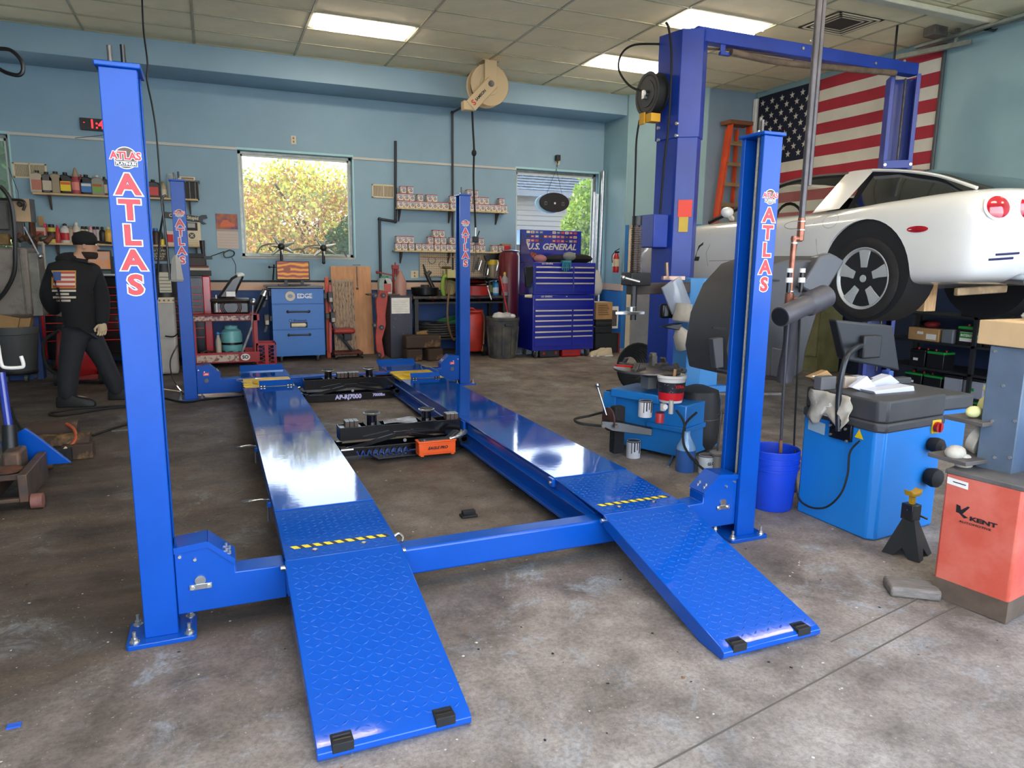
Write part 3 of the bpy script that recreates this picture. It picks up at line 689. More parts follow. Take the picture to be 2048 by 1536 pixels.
# turnplates in the front pockets
for k, (x0, x1, lb) in enumerate(((.565, 1.03, 'yellow wheel-alignment turnplate set in the left runway'), (2.12, 2.59, 'yellow wheel-alignment turnplate set in the right runway'))):
    t = thing('turnplate', lb, 'turnplate', ((x0 + x1) / 2, 4.56, .26), group='yellow turnplates')
    w = (x1 - x0) / 2
    MB().prism([(-w, -.3), (w, -.3), (w, .27), (w - .03, .3), (-w + .03, .3), (-w, .27)], 'xy', 0, .026).obj('plate', YEL, t, bevel=.004)
    MB().lathe([(.001, .026), (.17, .026), (.172, .034), (.165, .038), (.001, .038)], 36, (0.02, -.02, 0)).obj('turntable', YEL, t)
    MB().tube(spline([(-w + .02, -.1, .04), (-w - .06, .0, .055), (-w - .04, .16, .04), (-w + .1, .18, .04), (-w + .16, .05, .045)], 6) if k == 0 else spline([(w - .12, .1, .04), (w - .1, .26, .08), (w - .0, .24, .06), (w + .03, .0, .045), (w - .04, -.1, .04)], 6), .004, 6).obj('wire_loop', STEEL, t)
    for yy in (-.24, -.13, .0): MB().box(-w - .01, -w + .06, yy, yy + .05, .026, .032).obj('lock_tab', YEL, t)
    s = thing('rollback_stop', ('left' if k == 0 else 'right') + ' blue rollback stop plate standing in front of the yellow turnplate', 'wheel stop', ((x0 + x1) / 2, 4.24, .29), group='blue rollback stops')
    s2 = -w + .13 if k == 0 else -w + .1
    MB().add([(s2, .0, .005), (s2 + .32, 0, .005), (s2 + .32, .05, .055), (s2, .05, .055), (s2, .006, .003), (s2 + .32, .006, .003), (s2 + .32, .056, .053), (s2, .056, .053)],
             [(0, 1, 2, 3), (4, 5, 6, 7), (0, 1, 5, 4), (1, 2, 6, 5), (2, 3, 7, 6), (3, 0, 4, 7)]).obj('plate', BLUE, s, smooth=None)
    for a in (s2 + .005, s2 + .255):
        MB().box(a, a + .055, -.02, .002, .0, .018).obj('hinge', BLACK, s, bevel=.002)
        for q in (.012, .042): MB().cyl((a + q, -.022, .01), (a + q, -.018, .01), .0045, n=8).obj('bolt', BOLT, s)

# rolling bridge jacks
JB = mat('jack_black_paint', '0B0B0E', .18, coat=.4); PADT = mat('pad_rubber', '3A3F42', .8, bump=.5, bscale=60)
BRK = mat('rubber_block_brown', '4A3E3A', .8, var=.12, scale=12)
def jack(name, lb, cx, y, z):
    j = thing(name, lb, 'jack', (cx, y, z), group='black rolling bridge jacks')
    MB().box(-.47, .47, -.05, .09, .0, .012).box(-.47, .47, -.055, -.045, .0, .1).box(-.47, .47, .085, .095, 0, .1).box(-.47, -.46, -.05, .09, .0, .1).box(.46, .47, -.05, .09, 0, .1).obj('upper_beam', JB, j, bevel=.002).location = (0, 0, .115)
    MB().box(-.475, .475, .1, .11, .0, .06).box(-.475, .475, -.075, -.065, .0, .06).box(-.475, .475, -.07, .105, .0, .006).obj('lower_beam', JB, j, bevel=.002).location = (0, 0, .0)
    for s in (-1, 1):
        MB().box(s * .475 - .03, s * .475 + .045, -.09, -.05, .02, .075).box(s * .475 - .03, s * .475 + .045, .09, .13, .02, .075).obj('end_carriage', JB, j, bevel=.003)
        for yy in (-.07, .11): MB().cyl((s * .49, yy - .02, .062), (s * .49, yy + .02, .062), .022, n=14).obj('roller', JB, j)
        MB().bar((s * .42, -.06, .05), (s * .05, -.06, .13), .012, .03).bar((s * .3, -.062, .135), (s * .1, -.062, .165), .006, .008).obj('scissor_arm', JB, j)
        MB().box(s * .215 - .06, s * .215 + .06, -.06, .1, .214, .22).obj('pad_base', JB, j, bevel=.002)
        MB().cyl((s * .215, .02, .21), (s * .215, .02, .285), .038, n=20).obj('pad_post', JB, j)
        MB().lathe([(.03, .283), (.062, .293), (.064, .3), (.058, .304), (.001, .304)], 28, (s * .215, .02, 0)).obj('pad_dish', STEEL, j)
        q = MB()
        for i in range(3):
            for kx in range(5 + i * 4):
                a = 2 * PI * kx / (5 + i * 4); rr = .012 + .018 * i
                q.box(s * .215 + rr * math.cos(a) - .005, s * .215 + rr * math.cos(a) + .005, .02 + rr * math.sin(a) - .004, .02 + rr * math.sin(a) + .004, .303, .308)
        q.lathe([(.053, .303), (.055, .307), (.001, .307)], 24, (s * .215, .02, -.002)); q.obj('pad_rubber', PADT, j)
    MB().cyl((0.02, -.066, .085), (.02, -.06, .085), .013, n=16).obj('pivot', STEEL, j)
    MB().box(-.07, .07, -.062, -.055, .12, .16).obj('ram_cover', JB, j, bevel=.003)
    return j
def blocks(par, xs, y, z, n=3, w=.1):
    for x in xs:
        for q in range(n):
            MB().box(x + q * w / n, x + (q + 1) * w / n - .003, y - .035, y + .045, z, z + .052).obj('rubber_block', BRK, par, bevel=.003)
            MB().box(x + q * w / n, x + (q + 1) * w / n - .003, y - .035, y + .045, z + .05, z + .055).obj('block_top', mat('block_top', '8FA0A6', .5), par, bevel=.002)
j1 = jack('bridge_jack', 'near black bridge jack carrying the orange pump between the runways', 1.605, 2.25, .085)
blocks(j1, (-.42, .37), .02, .2)
MB().box(-.46, -.3, -.05, .08, .2, .203).obj('tray_shine_strip', mat('tray_shine', 'A9BCC4', .3), j1)  # thin pale strip: shine on the tray put into colour
j2 = jack('bridge_jack', 'far black bridge jack lettered AP-RJ7000 between the runways', 1.605, 4.45, .09)
blocks(j2, (-.13, -.01), .0, .22, 3, .11)
MB().box(-.5, .5, -.088, -.078, -.01, .062).obj('front_plate', JB, j2, bevel=.002)
text('AP-RJ7000', 'lettering', .062, mat('print_lilac', 'C9C2F0', .5), j2, (-.03, -.0895, .026), bold=.045, sx=1.0)
text('7000lbs', 'lettering', .04, MATS['print_lilac'], j2, (.29, -.0895, .03), bold=.04, sx=1.05)
MB().tube(spline([(-.43, -.02, .03), (-.5, -.0, .08), (-.54, .02, .11), (-.5, .05, .13)], 5), .012, 8).obj('hose', STEEL, j2)
# tray, pump, hoses, manual
MB().prism([(-.22, -.2), (.42, -.16), (.5, -.08), (-.26, -.06)], 'xy', -.01, -.003).obj('tray', mat('tray_black', '1A1C22', .3), j1, bevel=.002)
sl = MB()
for q in range(4): sl.box(-.12 + q * .07, -.09 + q * .07, -.14, -.13, -.003, -.0015)
sl.obj('tray_slot', RUBBER, j1)
MB().tube([(-.47, -.09, .055), (-.38, -.09, .055)], .011, 10).obj('hose_end', STEEL, j1)
pm = thing('air_hydraulic_pump', 'small orange air-hydraulic pump with black foot pedal on the near jack tray', 'pump', (1.83, 2.055, .082))
MB().box(-.145, .145, -.05, .05, 0, .105).box(-.15, .15, -.055, .055, .095, .108).obj('tank', ORANGE, pm, bevel=.006)
for a in (-.12, .12): MB().box(a - .012, a + .012, -.052, -.04, -.006, .004).obj('foot', ORANGE, pm)
MB().prism([(-.13, .115), (.09, .115), (.15, .165), (.19, .16), (.17, .145), (.1, .105), (.08, .10), (-.13, .10)], 'xz', -.035, .035).obj('pedal', BPLAST, pm, bevel=.006)
MB().cyl((-.1, -.04, .108), (-.1, -.04, .122), .01).cyl((.1, -.035, .11), (.14, -.035, .12), .014).obj('valve', STEEL, pm)
text('EAGLE PRO', 'brand_lettering', .03, INK, pm, (0, -.0562, .055), bold=.03, shear=.35)
MB().box(-.12, .12, -.0565, -.0555, .018, .0195).box(-.12, .12, -.0565, -.0555, .084, .0855).obj('panel_line', mat('dark_orange', 'B0400E', .5), pm)
tag(MB().tube(spline([(1.96, 2.05, .19), (2.02, 2.06, .205), (2.09, 2.12, .21), (2.11, 2.2, .2), (2.07, 2.22, .19)], 6), .017, 10).obj('braided_hose', mat('braided_silver', 'B8BAB4', .35, .7, bump=.8, bscale=120)), 'silver braided hose curling behind the orange pump', 'hose')
pts = [(1.25 + t * .40 / 60, 2.16 + .012 * math.sin(t * .9), .10 + .022 * math.cos(t * .9)) for t in range(60)]
tag(MB().tube(pts + spline([(1.65, 2.14, .1), (1.72, 2.1, .12), (1.76, 2.07, .16)], 5), .004, 6).obj('coiled_air_line', mat('blue_air_line', '2A4A9C', .3)), 'thin coiled blue air line along the front of the near jack', 'hose')
tag(MB().add([(1.47 + .26 * u + .02 * v, 2.2 + .17 * v, .305 + .006 * math.sin(u * 6 + v * 3)) for u in [i / 8 for i in range(9)] for v in [k / 5 for k in range(6)]],
             [(i * 6 + k, i * 6 + k + 1, (i + 1) * 6 + k + 1, (i + 1) * 6 + k) for i in range(8) for k in range(5)]).obj('manual_in_bag', mat('clear_bag_manual', 'A8AEBC', .15, var=.3, scale=14, coat=.6)), 'instruction manual in a clear plastic bag lying across the near jack', 'manual')
tag(MB().box(-.05, .05, -.03, .03, 0, .016).box(-.04, .04, -.02, .02, .016, .04).obj('rubber_pad', RUBBER, bevel=.004), 'small black rubber pad lying alone on the floor between the runways', 'pad').location = atf(937, 1033)
# ================================================================ TWO-POST LIFT
tp = thing('two_post_lift', 'older blue two-post lift with overhead beam holding up the white sports car', 'car lift', (6.1, 2.95, fz(2.95)))
A = [(4.47, 3.24), (4.53, 2.95), (4.70, 2.835), (4.84, 2.96), (4.76, 3.30)]
def inset(poly, d):
    cx = sum(p[0] for p in poly) / len(poly); cy = sum(p[1] for p in poly) / len(poly)
    return [(cx + (x - cx) * (1 - d), cy + (y - cy) * (1 - d)) for x, y in poly]
lp_ = MB().prism(inset(A, .07), 'xy', fz(3), 2.8).obj('post', DBLUE, tp, bevel=.006, world=True)
MB().prism(A, 'xy', 2.73, 3.71).obj('post_extension', DBLUE, lp_, bevel=.006, world=True)
def on_left(px, py): return atx(px, py, 4.5)
for px, py in ((1317, 256), (1317, 280), (1354, 247), (1353, 271)):
    p = aty(px, py, 2.95) if px > 1340 else atx(px, py, 4.47)
    if px > 1340: p = atx(px, py, 4.525)
    MB().cyl(p + Vector((.01, 0, 0)), p + Vector((-.012, 0, 0)), .016, n=12).obj('bolt', BOLT, lp_, world=True)
# carriage cover box on the near face
c = aty(1320, 462, 3.0)
MB().box(4.33, 4.5, 2.98, 3.28, c.z - .16, c.z + .16).obj('carriage_cover', DBLUE, lp_, bevel=.008, world=True)
dA = (Vector((4.70, 2.835, 0)) - Vector((4.53, 2.95, 0))).normalized()
def face(px, py):   # on the slanted front face of the left post
    n = Vector((dA.y, -dA.x, 0)); P0 = Vector((4.53, 2.95, 0)) + n * -.004; d = sight(px, py); return CAM + d * ((P0 - CAM).dot(n) / d.dot(n))
fn = Vector((dA.y, -dA.x, 0)); fn = fn if fn.y < 0 else -fn
def plate(name, pa, pb, m, parent, t=.003):
    a = face(*pa); b = face(*pb); u = dA * (b - a).dot(dA); h = b.z - a.z
    q = [a, a + u, a + u + Vector((0, 0, h)), a + Vector((0, 0, h))]
    return MB().add([p + fn * .006 for p in q] + [p + fn * (.006 + t) for p in q], [(0, 1, 2, 3), (4, 5, 6, 7), (0, 1, 5, 4), (1, 2, 6, 5), (2, 3, 7, 6), (3, 0, 4, 7)]).obj(name, m, parent, world=True, smooth=None)
plate('warning_sign', (1357, 400), (1383, 434), mat('sign_red_orange', 'E8402A', .5), lp_)
plate('instruction_label', (1358, 434), (1375, 464), mat('label_yellow', 'C8A830', .5), lp_)
rot = Matrix(((dA.x, 0, fn.x, 0), (dA.y, 0, fn.y, 0), (0, 1, 0, 0), (0, 0, 0, 1)))
for s, py, sz in (('CAPACITY', 406, .018), ('11000 LBS', 413, .026), ('DO NOT EXCEED', 421, .015), ('THIS WEIGHT', 428, .015)):
    text(s, 'sign_lettering', sz, mat('sign_ink', 'F2C8A8', .5), lp_, face(1370, py) + fn * .0095, Matrix(rot), bold=.02, world=True)
# top beam
bm_ = MB().box(4.66, 7.62, 2.88, 3.0, 3.61, 3.735).obj('overhead_beam', DBLUE, tp, bevel=.006, world=True)
for px, py in ((1622, 82), (1605, 97), (1628, 101), (1808, 122), (1750, 127)):
    p = aty(px, py, 2.88); MB().cyl(p, p + Vector((0, -.014, 0)), .015, n=12).obj('bolt', BOLT, bm_, world=True)
p = aty(1450, 80, 2.88); MB().box(p.x - .03, p.x + .03, 2.9, 2.91, p.z - .11, p.z).box(p.x - .03, p.x + .09, 2.89, 2.93, p.z - .13, p.z - .1).obj('bar_bracket', DBLUE, bm_, world=True, bevel=.003)
p1 = aty(1462, 104, 2.88); p2 = aty(1545, 122, 2.88); p3 = aty(1640, 133, 2.88); p4 = aty(1790, 146, 2.88)
tag(MB().tube(spline([p1, p2, p3, p4], 8), .032, 12).obj('padded_bar', mat('worn_foam', '6A5848', .85, var=.25, scale=10, bump=.5), None), 'brown foam-padded bar slung below the overhead lift beam', 'padded bar')
tag(MB().tube(spline([aty(1408, 97, 2.95), aty(1500, 103, 2.95), aty(1640, 121, 2.95), aty(1790, 152, 2.95)], 8), .012, 8).obj('hydraulic_line', mat('brown_hose', '4A3A30', .6), None), 'thin brown hydraulic line running under the overhead lift beam', 'hose')
# right post: channel turned towards the camera
def chan(w, d, t):
    return [(-w / 2, 0), (-w / 2 + .045, 0), (-w / 2 + .045, t), (-w / 2 + t, t), (-w / 2 + t, d - t), (w / 2 - t, d - t), (w / 2 - t, t), (w / 2 - .045, t), (w / 2 - .045, 0), (w / 2, 0), (w / 2, d), (-w / 2, d)]
a = R(-38); ca, sa = math.cos(a), math.sin(a)
rp = [(7.50 + x * ca - y * sa, 2.93 + x * sa + y * ca) for x, y in chan(.30, .24, .012)]
rpo = MB().prism(rp, 'xy', fz(3), 3.62).obj('post', DBLUE, tp, bevel=.004, world=True)
for z in (2.62, 2.3):
    q = [(7.50 + x * ca - y * sa, 2.93 + x * sa + y * ca) for x, y in ((-.15, -.012), (.15, -.012), (.15, 0), (-.15, 0))]
    MB().prism(q, 'xy', z, z + .09).obj('carriage', DBLUE, rpo, bevel=.004, world=True)
for z in (2.66, 2.34, 2.5):
    for x in (-.13, .13):
        b = Vector((7.50 + x * ca, 2.93 + x * sa, z)); dd = Vector((sa, -ca, 0)); MB().cyl(b + dd * .0, b + dd * .025, .016, n=12).obj('bolt', BOLT, rpo, world=True)
MB().tube([(7.58, 3.0, .3), (7.58, 3.0, 3.6)], .012, 8).obj('lift_cable', DSTEEL, rpo, world=True)
for (x0, y0, x1, y1) in ((4.75, 3.05, 5.45, 2.1), (4.75, 3.1, 5.4, 3.6), (7.45, 2.9, 6.75, 1.9), (7.45, 3.0, 6.8, 3.5)):
    MB().bar((x0, y0, 1.17), (x1, y1, 1.17), .1, .08).cyl((x1, y1, 1.2), (x1, y1, 1.31), .05).obj('lift_arm', mat('arm_yellow_black', '2A2A2C', .5), tp, world=True, smooth=None)
# cord taped to the left post
pts = [atx(1338, 60, 4.46), atx(1343, 120, 4.46), atx(1337, 250, 4.45), atx(1329, 320, 4.45), atx(1320, 430, 4.44)]
tag(MB().tube(spline([atx(1332, 45, 4.44)] + pts, 6), .011, 8).obj('black_cable', RUBBER, None), 'black cable tied down the face of the left blue lift post', 'cable')

# hose reel on the post
def reel(name, label, c, r, m, cat='hose reel'):
    t = thing(name, label, cat, c)
    for s in (-.055, .055): MB().lathe([(.03, s - .003), (r * .6, s - .003), (r * .65, s + (.02 if s < 0 else -.02)), (r * .95, s - .0), (r, s + .002), (r, s + .006), (r * .6, s + .004), (.03, s + .004)], 40, axis='x').obj('side_disc', m, t)
    MB().lathe([(r * .5, -.05), (r * .86, -.05), (r * .86, .05), (r * .5, .05)], 32, axis='x').obj('wound_hose', RUBBER, t)
    return t
rc = atx(1303, 189, 4.40)
rl = reel('hose_reel', 'black air hose reel mounted on the left blue lift post', rc, .205, mat('reel_black', '1E2022', .5, var=.2, scale=8))
MB().cyl((-.09, 0, 0), (-.055, 0, 0), .035).box(-.1, -.06, -.02, .02, -.05, .03).obj('hub', STEEL, rl)
MB().box(-.06, .05, -.1, .0, -.27, -.19).box(-.075, -.055, .0, .09, -.28, -.17).obj('hose_guide', mat('guide_yellow', 'D8A018', .5), rl, bevel=.004)
MB().bar((0.05, 0, .05), (.12, 0, .05), .06, .2).obj('mount', BPLAST, rl)
tag(MB().tube(spline([atx(1295, 186, 4.33), atx(1260, 172, 4.33), atx(1238, 140, 4.35), atx(1243, 108, 4.38), atx(1268, 90, 4.4), atx(1318, 88, 4.45)], 8), .011, 8).obj('reel_feed_hose', RUBBER, None), 'black feed hose looping out to the left above the black reel', 'hose')
hb = atf(1250, 620); 
tag(MB().tube(spline([atx(1279, 240, 4.36), atx(1273, 280, 4.36), atx(1271, 340, 4.36), atx(1268, 430, 4.36), atx(1262, 560, 4.36)], 6), .010, 8).obj('hanging_hose', RUBBER, None), 'black hose hanging straight down from the yellow guide of the black reel', 'hose')

# ================================================================ FLAG, PIPES, LADDER
fl_ = thing('flag', 'large wall flag with red and white stripes and starred navy canton above the car', 'flag', (FX - .02, 6.17, 4.09))
FL, FH = 3.03, 1.93; sh_ = FH / 13
FR = mat('flag_red', 'A42A38', .85, var=.06, scale=3, bump=.1); FW = mat('flag_cream', 'D2CEC0', .85, var=.05, scale=3, bump=.1); FB = mat('flag_navy', '141A30', .85, bump=.1)
def cloth(y0, y1, z0, z1, m, name, off=0.0):
    n = max(2, int(abs(y1 - y0) / .12)); vs = []; 
    for i in range(n + 1):
        y = y0 + (y1 - y0) * i / n
        for z in (z0, z1): vs.append((-.012 - off - .008 * math.sin(y * 5 + z * 2.5), -y, -z))
    return MB().add(vs, [(i * 2, i * 2 + 1, i * 2 + 3, i * 2 + 2) for i in range(n)]).obj(name, m, fl_, smooth=60, fixn=False)
for k in range(13): cloth(0 if k > 6 else FL * .4, FL, k * sh_, (k + 1) * sh_, FR if k % 2 == 0 else FW, 'stripe')
cloth(0, FL * .4, 0, 7 * sh_, FB, 'canton')
sp_ = [(math.sin(i * PI / 5) * (.052 if i % 2 == 0 else .021), math.cos(i * PI / 5) * (.052 if i % 2 == 0 else .021)) for i in range(10)]
sm = MB().add([(0, a, b) for a, b in sp_] + [(0, 0, 0)], [(i, (i + 1) % 10, 10) for i in range(10)]); st0 = None
for r_i in range(9):
    for c_i in range(6 if r_i % 2 == 0 else 5):
        y = FL * .4 * ((c_i * 2 + 1 + (r_i % 2)) / 12); z = 7 * sh_ * (r_i + 1) / 10
        if st0 is None: st0 = sm.obj('star', FW, fl_, smooth=None, fixn=False); s_ = st0
        else: s_ = child(st0, fl_)
        s_.location = (-.026, -y, -z)
ld = thing('step_ladder', 'orange fibreglass step ladder leaning folded in the corner behind the car', 'ladder', (7.8, 6.1, fz(6.1)))
LO_ = mat('ladder_orange', 'D04A1C', .5, var=.1, scale=5); LT = mat('ladder_tread', '8A7050', .6, var=.15)
zt_ = 3.62
for s, xb, xt in ((-1, 7.28, 7.66), (1, 8.02, 8.02)):
    MB().bar((xb, 6.02, .12), (xt + .03, 6.05, zt_), .035, .10, up=(0, 1, 0)).obj('rail', LO_, ld, world=True, smooth=None)
    MB().bar((xb + .09 * -s, 6.17, .12), (xt + .09 * -s, 6.19, zt_ - .03), .03, .06, up=(0, 1, 0)).obj('rear_rail', LO_, ld, world=True, smooth=None)
for k in range(11):
    z = .35 + k * .3; f = (z - .12) / (zt_ - .12); xa = 7.28 + (7.68 - 7.28) * f; MB().box(xa, 8.02, 5.98, 6.08, z - .015, z + .015).box(xa, 8.02, 5.975, 5.985, z - .04, z + .015).obj('tread', LT, ld, world=True, smooth=None)
MB().box(7.62, 8.06, 5.97, 6.2, zt_, zt_ + .06).obj('top_cap', mat('ladder_cap', '7A4A30', .6), ld, world=True, bevel=.01)

PX, PY = 3.62, .36
pipe = thing('air_drop_pipe', 'tall steel pipe pair hanging from the ceiling above the blue bucket', 'pipe', (PX, PY, CZ))
STP = mat('grey_steel_pipe', '5A5658', .4, .6, var=.15, scale=9); COP = mat('copper_pipe', '9A6450', .4, .7, var=.25, scale=14)
zf = aty(1612, 440, PY).z
MB().cyl((PX, PY, zf), (PX, PY, CZ), .019, n=14).cyl((PX + .036, PY, zf + .2), (PX + .036, PY, CZ), .015, n=12).obj('steel_pipe', STP, pipe, world=True)
q1 = aty(1606, 478, PY); q2 = aty(1588, 478, PY); q3 = aty(1583, 600, PY)
MB().cyl((PX, PY, zf + .01), (PX, PY, q1.z - .01), .022, n=12).cyl((PX + .01, PY, q1.z), (q2.x - .01, PY, q1.z), .017, n=12).cyl((q2.x, PY, q1.z + .015), (q2.x, PY, q3.z), .017, n=12).obj('copper_pipe', COP, pipe, world=True)
for z in (q1.z + .05, q1.z + .1): MB().cyl((PX, PY, z), (PX, PY, z + .006), .026, n=12).obj('coupling', BOLT, pipe, world=True)
MB().cyl((q2.x, PY, q1.z - .03), (q2.x, PY, q1.z - .02), .024, n=12).cyl((q2.x, PY, q3.z + .05), (q2.x, PY, q3.z + .056), .024, n=12).obj('coupling', BOLT, pipe, world=True)
MB().cyl((q2.x, PY, q3.z - .03), (q2.x, PY, q3.z + .04), .026, n=10).cyl((q2.x, PY, q3.z), (q2.x + .05, PY, q3.z + .01), .012, n=8).obj('valve', COP, pipe, world=True)
for px in (1577, 1602):
    a = aty(px, 545, PY); MB().cyl((a.x, PY - .01, a.z), (a.x, PY - .01, a.z + .025), .018, n=12).cyl((a.x, PY - .01, a.z - .06), (a.x, PY - .01, a.z - .03), .021, n=12).obj('white_ring', WHITE, pipe, world=True)
    MB().cyl((a.x, PY - .01, a.z - .12), (a.x, PY - .01, a.z + .0), .014, n=12).obj('filter_body', BLACK, pipe, world=True)
tag(MB().tube([aty(1581, 590, PY - .01), aty(1573, 690, PY - .005), aty(1566, 800, PY), aty(1562, 885, PY)], .009, 8).obj('air_hose', mat('dark_hose', '3A3A40', .5), None), 'dark air hose hanging down into the blue bucket', 'hose')
nz = MB().cyl(aty(1562, 880, PY), aty(1561, 905, PY), .012, n=10); o = nz.obj('hose_coupler', mat('brass', 'A8765A', .4, .6), None)
MB().cyl(aty(1561, 905, PY), aty(1560, 922, PY), .008, n=10).obj('plug', STEEL, o); tag(o, 'copper-coloured quick coupler on the hose end in the blue bucket', 'coupler')
tag(MB().tube(spline([aty(1602, 590, .37), aty(1597, 700, .37), aty(1592, 800, .37), aty(1588, 900, .36), aty(1590, 985, .33)], 5), .006, 6).obj('thin_cord', RUBBER, None), 'thin black cord hanging between the blue bucket and the wheel balancer', 'cord')
tag(MB().tube(spline([aty(1640, 130, .42), aty(1618, 330, .4), aty(1606, 400, .38), aty(1594, 478, .37), aty(1580, 560, .36)], 5), .006, 6).obj('thin_cord', RUBBER, None), 'thin dark cord running down beside the tall steel pipe past the flag', 'cord')

# ================================================================ THE CAR
CX, CY, Z0 = 6.10, 1.25, 1.145
car = thing('sports_car', 'white two-door sports coupe raised on the two-post lift, tail towards the camera', 'car', (CX, CY, Z0))
CW = mat('car_white', 'E4E4E0', .22, coat=.8, var=.02, scale=2); CG = mat('car_dark_glass', '10141A', .05, coat=.5, spec=.8); CK = mat('car_black_trim', '121212', .5)
ST = [(-.945, .66, .50, .82, .855), (-.93, .76, .42, .87, .905), (-.88, .845, .33, .915, .948), (-.78, .90, .27, .935, .965), (-.5, .932, .25, .93, .97), (0, .94, .22, .905, .94), (.5, .925, .17, .86, .89), (1.0, .915, .16, .845, .865),
      (2.0, .915, .16, .83, .85), (2.65, .925, .18, .81, .83), (3.1, .91, .2, .72, .76), (3.45, .83, .22, .60, .64), (3.64, .66, .28, .47, .5)]
def sect(y, w, zb, zs, zt):
    h = [(0, zt), (.5 * w, zt - .004), (.78 * w, zs + .004), (.93 * w, zs - .035), (.992 * w, zs - .12), (w, (zs + zb) / 2 + .03), (.985 * w, zb + .13), (.95 * w, zb + .035), (.84 * w, zb), (.4 * w, zb)]
    full = h + [(0, zb)] + [(-a, b) for a, b in h[:0:-1]]
    return [Vector((a, y, b)) for a, b in full]
bd = MB().loft([sect(*s) for s in ST]).obj('body', CW, None, sub=2, smooth=60)
ct = MB()
for yy, rr in ((0, .415), (2.655, .375)):
    for s in (-1, 1): ct.cyl((s * .60, yy, .35), (s * 1.1, yy, .335), rr, n=40)
cut = ct.obj('cutter', CK, None)
md = bd.modifiers.new('arch', 'BOOLEAN'); md.operation = 'DIFFERENCE'; md.object = cut; md.solver = 'EXACT'
dg = bpy.context.evaluated_depsgraph_get(); me = bpy.data.meshes.new_from_object(bd.evaluated_get(dg)); bpy.data.objects.remove(bd); bpy.data.objects.remove(cut)
me.materials.clear(); me.materials.append(CW)
for p in me.polygons: p.use_smooth = True; p.material_index = 0
me.set_sharp_from_angle(angle=R(40))
body = bpy.data.objects.new('body', me); COL.objects.link(body); body.parent = car
for yy, rr in ((0, .414), (2.655, .374)):
    for s in (-1, 1): MB().lathe([(rr, s * .60), (rr, s * .90)], 40, (0, yy, .35), axis='x').lathe([(.05, s * .601), (rr, s * .601)], 40, (0, yy, .35), axis='x').obj('wheel_arch_liner', CK, body)
TYR = mat('tyre_rubber', '201E1E', .8, var=.25, scale=9, bump=.2); RIM = mat('rim_silver', 'B4B8B8', .4, .25, var=.05)
def wheel(x, y, s):
    w = bpy.data.objects.new('wheel', None); COL.objects.link(w); w.parent = car; w.location = (x, y, .285)
    r = .335; prof = [(.24, -.12), (.26, -.128), (.30, -.128), (.322, -.118), (r, -.095), (r, .095), (.322, .118), (.30, .128), (.26, .128), (.24, .12)]
    MB().lathe(prof, 56, axis='x', ring=True).obj('tyre', TYR, w)
    g = MB()
    for q in (-.06, -.02, .02, .06): g.lathe([(r + .0005, q - .004), (r - .006, q), (r + .0005, q + .004)], 56, axis='x')
    for kk in range(64):
        a_ = 2 * PI * kk / 64
        for sd in (-1, 1):
            p0 = Vector((sd * .065, (r - .0) * math.cos(a_), (r - .0) * math.sin(a_))); p1 = Vector((sd * .112, (r - .012) * math.cos(a_ + .05), (r - .012) * math.sin(a_ + .05))); g.bar(p0, p1, .006, .006)
    q_ = g.obj('tread', mat('tread_grey', '4A3E3C', .9), w, smooth=None); q_['kind'] = 'stuff'
    o_ = s * .105
    rim = MB().lathe([(.24, -s * .11), (.215, -s * .08), (.215, s * .07), (.235, s * .10), (.252, s * .124), (.246, s * .132), (.23, s * .118), (.21, s * .09), (.19, s * .0), (.185, -s * .1)], 48, axis='x')
    for k in range(5):
        a_ = 2 * PI * k / 5 + .3; c_, s_2 = math.cos(a_), math.sin(a_)
        def P(rad, t, xx): return (xx, rad * c_ - t * s_2, rad * s_2 + t * c_)
        x1 = s * .118; x0_ = s * .085
        vs = [P(.03, -.03, x1 - s * .015), P(.03, .03, x1 - s * .015), P(.14, .036, x1 - s * .002), P(.23, .056, x1), P(.23, -.056, x1), P(.14, -.036, x1 - s * .002)]
        vb = [(v[0] - s * .04, v[1], v[2]) for v in vs]
        rim.add(vs + vb, [(0, 1, 2, 5), (5, 2, 3, 4), (6, 7, 8, 11), (11, 8, 9, 10), (0, 6, 7, 1), (1, 7, 8, 2), (2, 8, 9, 3), (3, 9, 10, 4), (4, 10, 11, 5), (5, 11, 6, 0)])
    rim.obj('rim', RIM, w, bevel=.004)
    MB().lathe([(.001, s * .118), (.028, s * .116), (.036, s * .10), (.036, s * .06)], 20, axis='x').obj('hub_cap', RIM, w)
    for k in range(5):
        a_ = 2 * PI * k / 5 + .3 + PI / 5; MB().cyl((s * .08, .052 * math.cos(a_), .052 * math.sin(a_)), (s * .108, .052 * math.cos(a_), .052 * math.sin(a_)), .01, n=6).obj('wheel_nut', STEEL, w)
    MB().lathe([(.02, s * .01), (.15, s * .01), (.155, s * .03), (.15, s * .035), (.02, s * .035)], 30, axis='x').obj('brake_disc', DSTEEL, w)
wheel(-.79, 0, -1); wheel(.79, 0, 1); wheel(-.78, 2.655, -1); wheel(.78, 2.655, 1)
